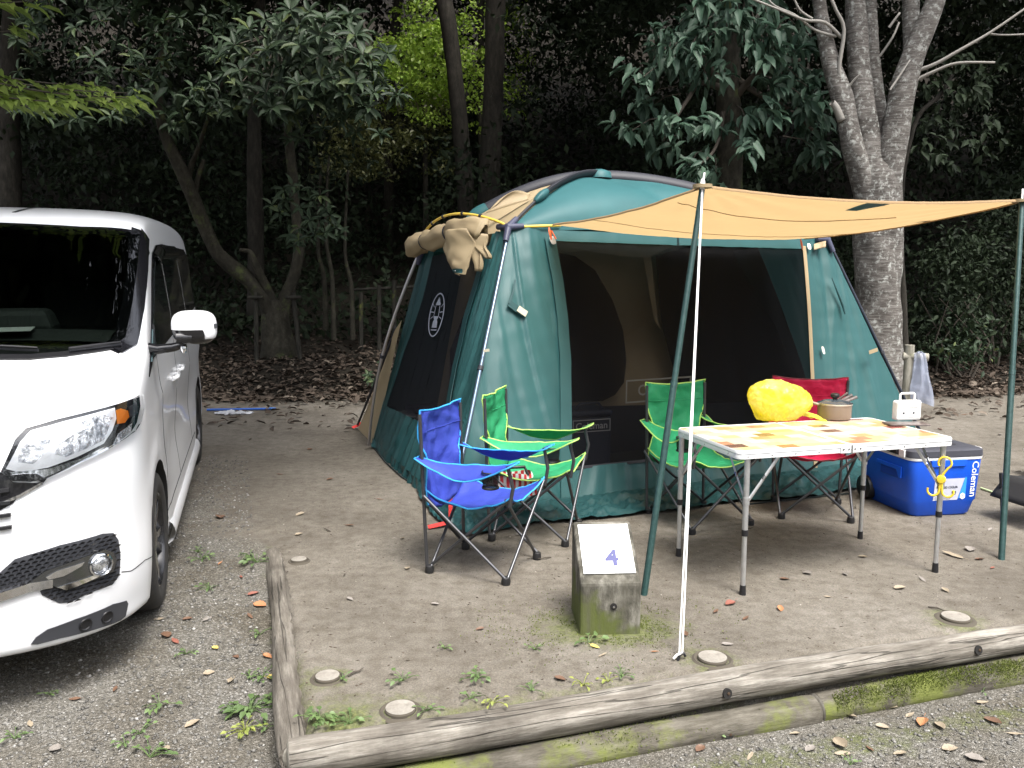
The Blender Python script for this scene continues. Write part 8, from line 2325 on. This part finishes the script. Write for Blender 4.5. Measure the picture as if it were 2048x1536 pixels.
for px, py, s, n in ((685, 1358, .035, 8), (805, 1362, .06, 12), (955, 1357, .06, 16), (1062, 1382, .05, 10), (890, 1298, .04, 7), (700, 1448, .06, 14), (1070, 1300, .035, 8)):
    w_ = 'beside a sawn post end' if px in (685, 700) else ('in the moss before the concrete marker' if px in (1070, 1062) else 'on bare ground between the corner and the marker')
    weed(px, py, s, n, M_WEED, 'small green weed growing ' + w_, 'weeds ' + w_)
weed(640, 1440, .07, 32, M_WEED, 'leafy weed clump in the corner where the two edging logs meet', None)
weed(1178, 1286, .06, 6, M_WEED, 'weed with broad leaves at the foot of the concrete marker', None, r=.5)
for px, py, s, n in ((1165, 1470, .05, 8), (1240, 1450, .05, 10), (1215, 1462, .04, 8), (1420, 1472, .05, 12), (940, 1500, .05, 9), (985, 1508, .06, 8), (1080, 1528, .06, 10), (855, 1527, .05, 9), (1965, 1385, .05, 5), (1655, 1425, .04, 8), (1700, 1530, .05, 6)):
    weed(px, py, s, n, M_WEED if n != 8 else M_WEEDY, 'small yellowish weed at the foot of the edging logs' if n == 8 else ('tiny weed sprouting against the low mossy log' if py < 1480 else FW), 'weeds at the foot of the logs', -.2)
weed(1985, 1352, .08, 5, M_WEED, 'upright weed with long leaves before the moss covered log', None, -.2, upright=0.9, r=.6)
# moss cushions on the low logs and round the marker
M_MOSS = leaf_mat('moss_tuft', (0.055, 0.075, 0.016), (0.15, 0.18, 0.035), 0.8, 0.2, 0.2)
lows = [o for o in bpy.data.objects if o.name.startswith('edging_log')]
for o, spans in ((lows[2], ((0.3, 1.9, .35),)), (lows[3], ((0.05, 2.2, 1.9),))):
    b = Bunch(); Mw = np.array(o.matrix_world)
    for (x0, x1, dn) in spans:
        for _ in range(int(9000 * dn)):
            x = rng.uniform(x0, x1)
            th = rng.gauss(1.05, 0.45); r = 0.063
            if mnoise.noise(Vector((x * 2.2, o.location.x, th * .7))) + 0.4 * mnoise.noise(Vector((x * 9, th * 3, 1))) + rng.gauss(0, 0.16) < (-0.02 if dn > .5 else 0.20): continue
            nn = np.array([0, -math.cos(th), math.sin(th)])
            p = (Mw @ np.array([x, nn[1] * r, nn[2] * r, 1]))[:3]; n3 = Mw[:3, :3] @ nn
            b.P.append(p); b.A.append(n3 + nrng.normal(size=3) * .6); b.N.append(nrng.normal(size=3)); b.L.append(rng.uniform(.004, .010))
    if b.P:
        k = leaves('moss', np.array(b.P), b.A, b.N, b.L, 0.5, M_MOSS, None, T2, kind='stuff')
        k.parent = o; k.matrix_parent_inverse = o.matrix_world.inverted()
b = Bunch()
n = 0
while n < 5200:
    a, rr = rng.random() * 6.3, abs(rng.gauss(0, .22))
    x, y = MARK.x + rr * 1.35 * math.cos(a), MARK.y + 0.03 + rr * math.sin(a)
    if mnoise.noise(Vector((x * 9, y * 9, 3))) < 0.02: n += 0; 
    if mnoise.noise(Vector((x * 9, y * 9, 3))) < -0.05 or rr > .5: 
        n += 0.2; continue
    b.P.append((x, y, gz(x, y))); b.A.append(np.array([0, 0, 1.0]) + nrng.normal(size=3) * .7); b.N.append(nrng.normal(size=3)); b.L.append(rng.uniform(.004, .010)); n += 1
b.build('moss', 0.5, M_MOSS, None, T2, kind='stuff')
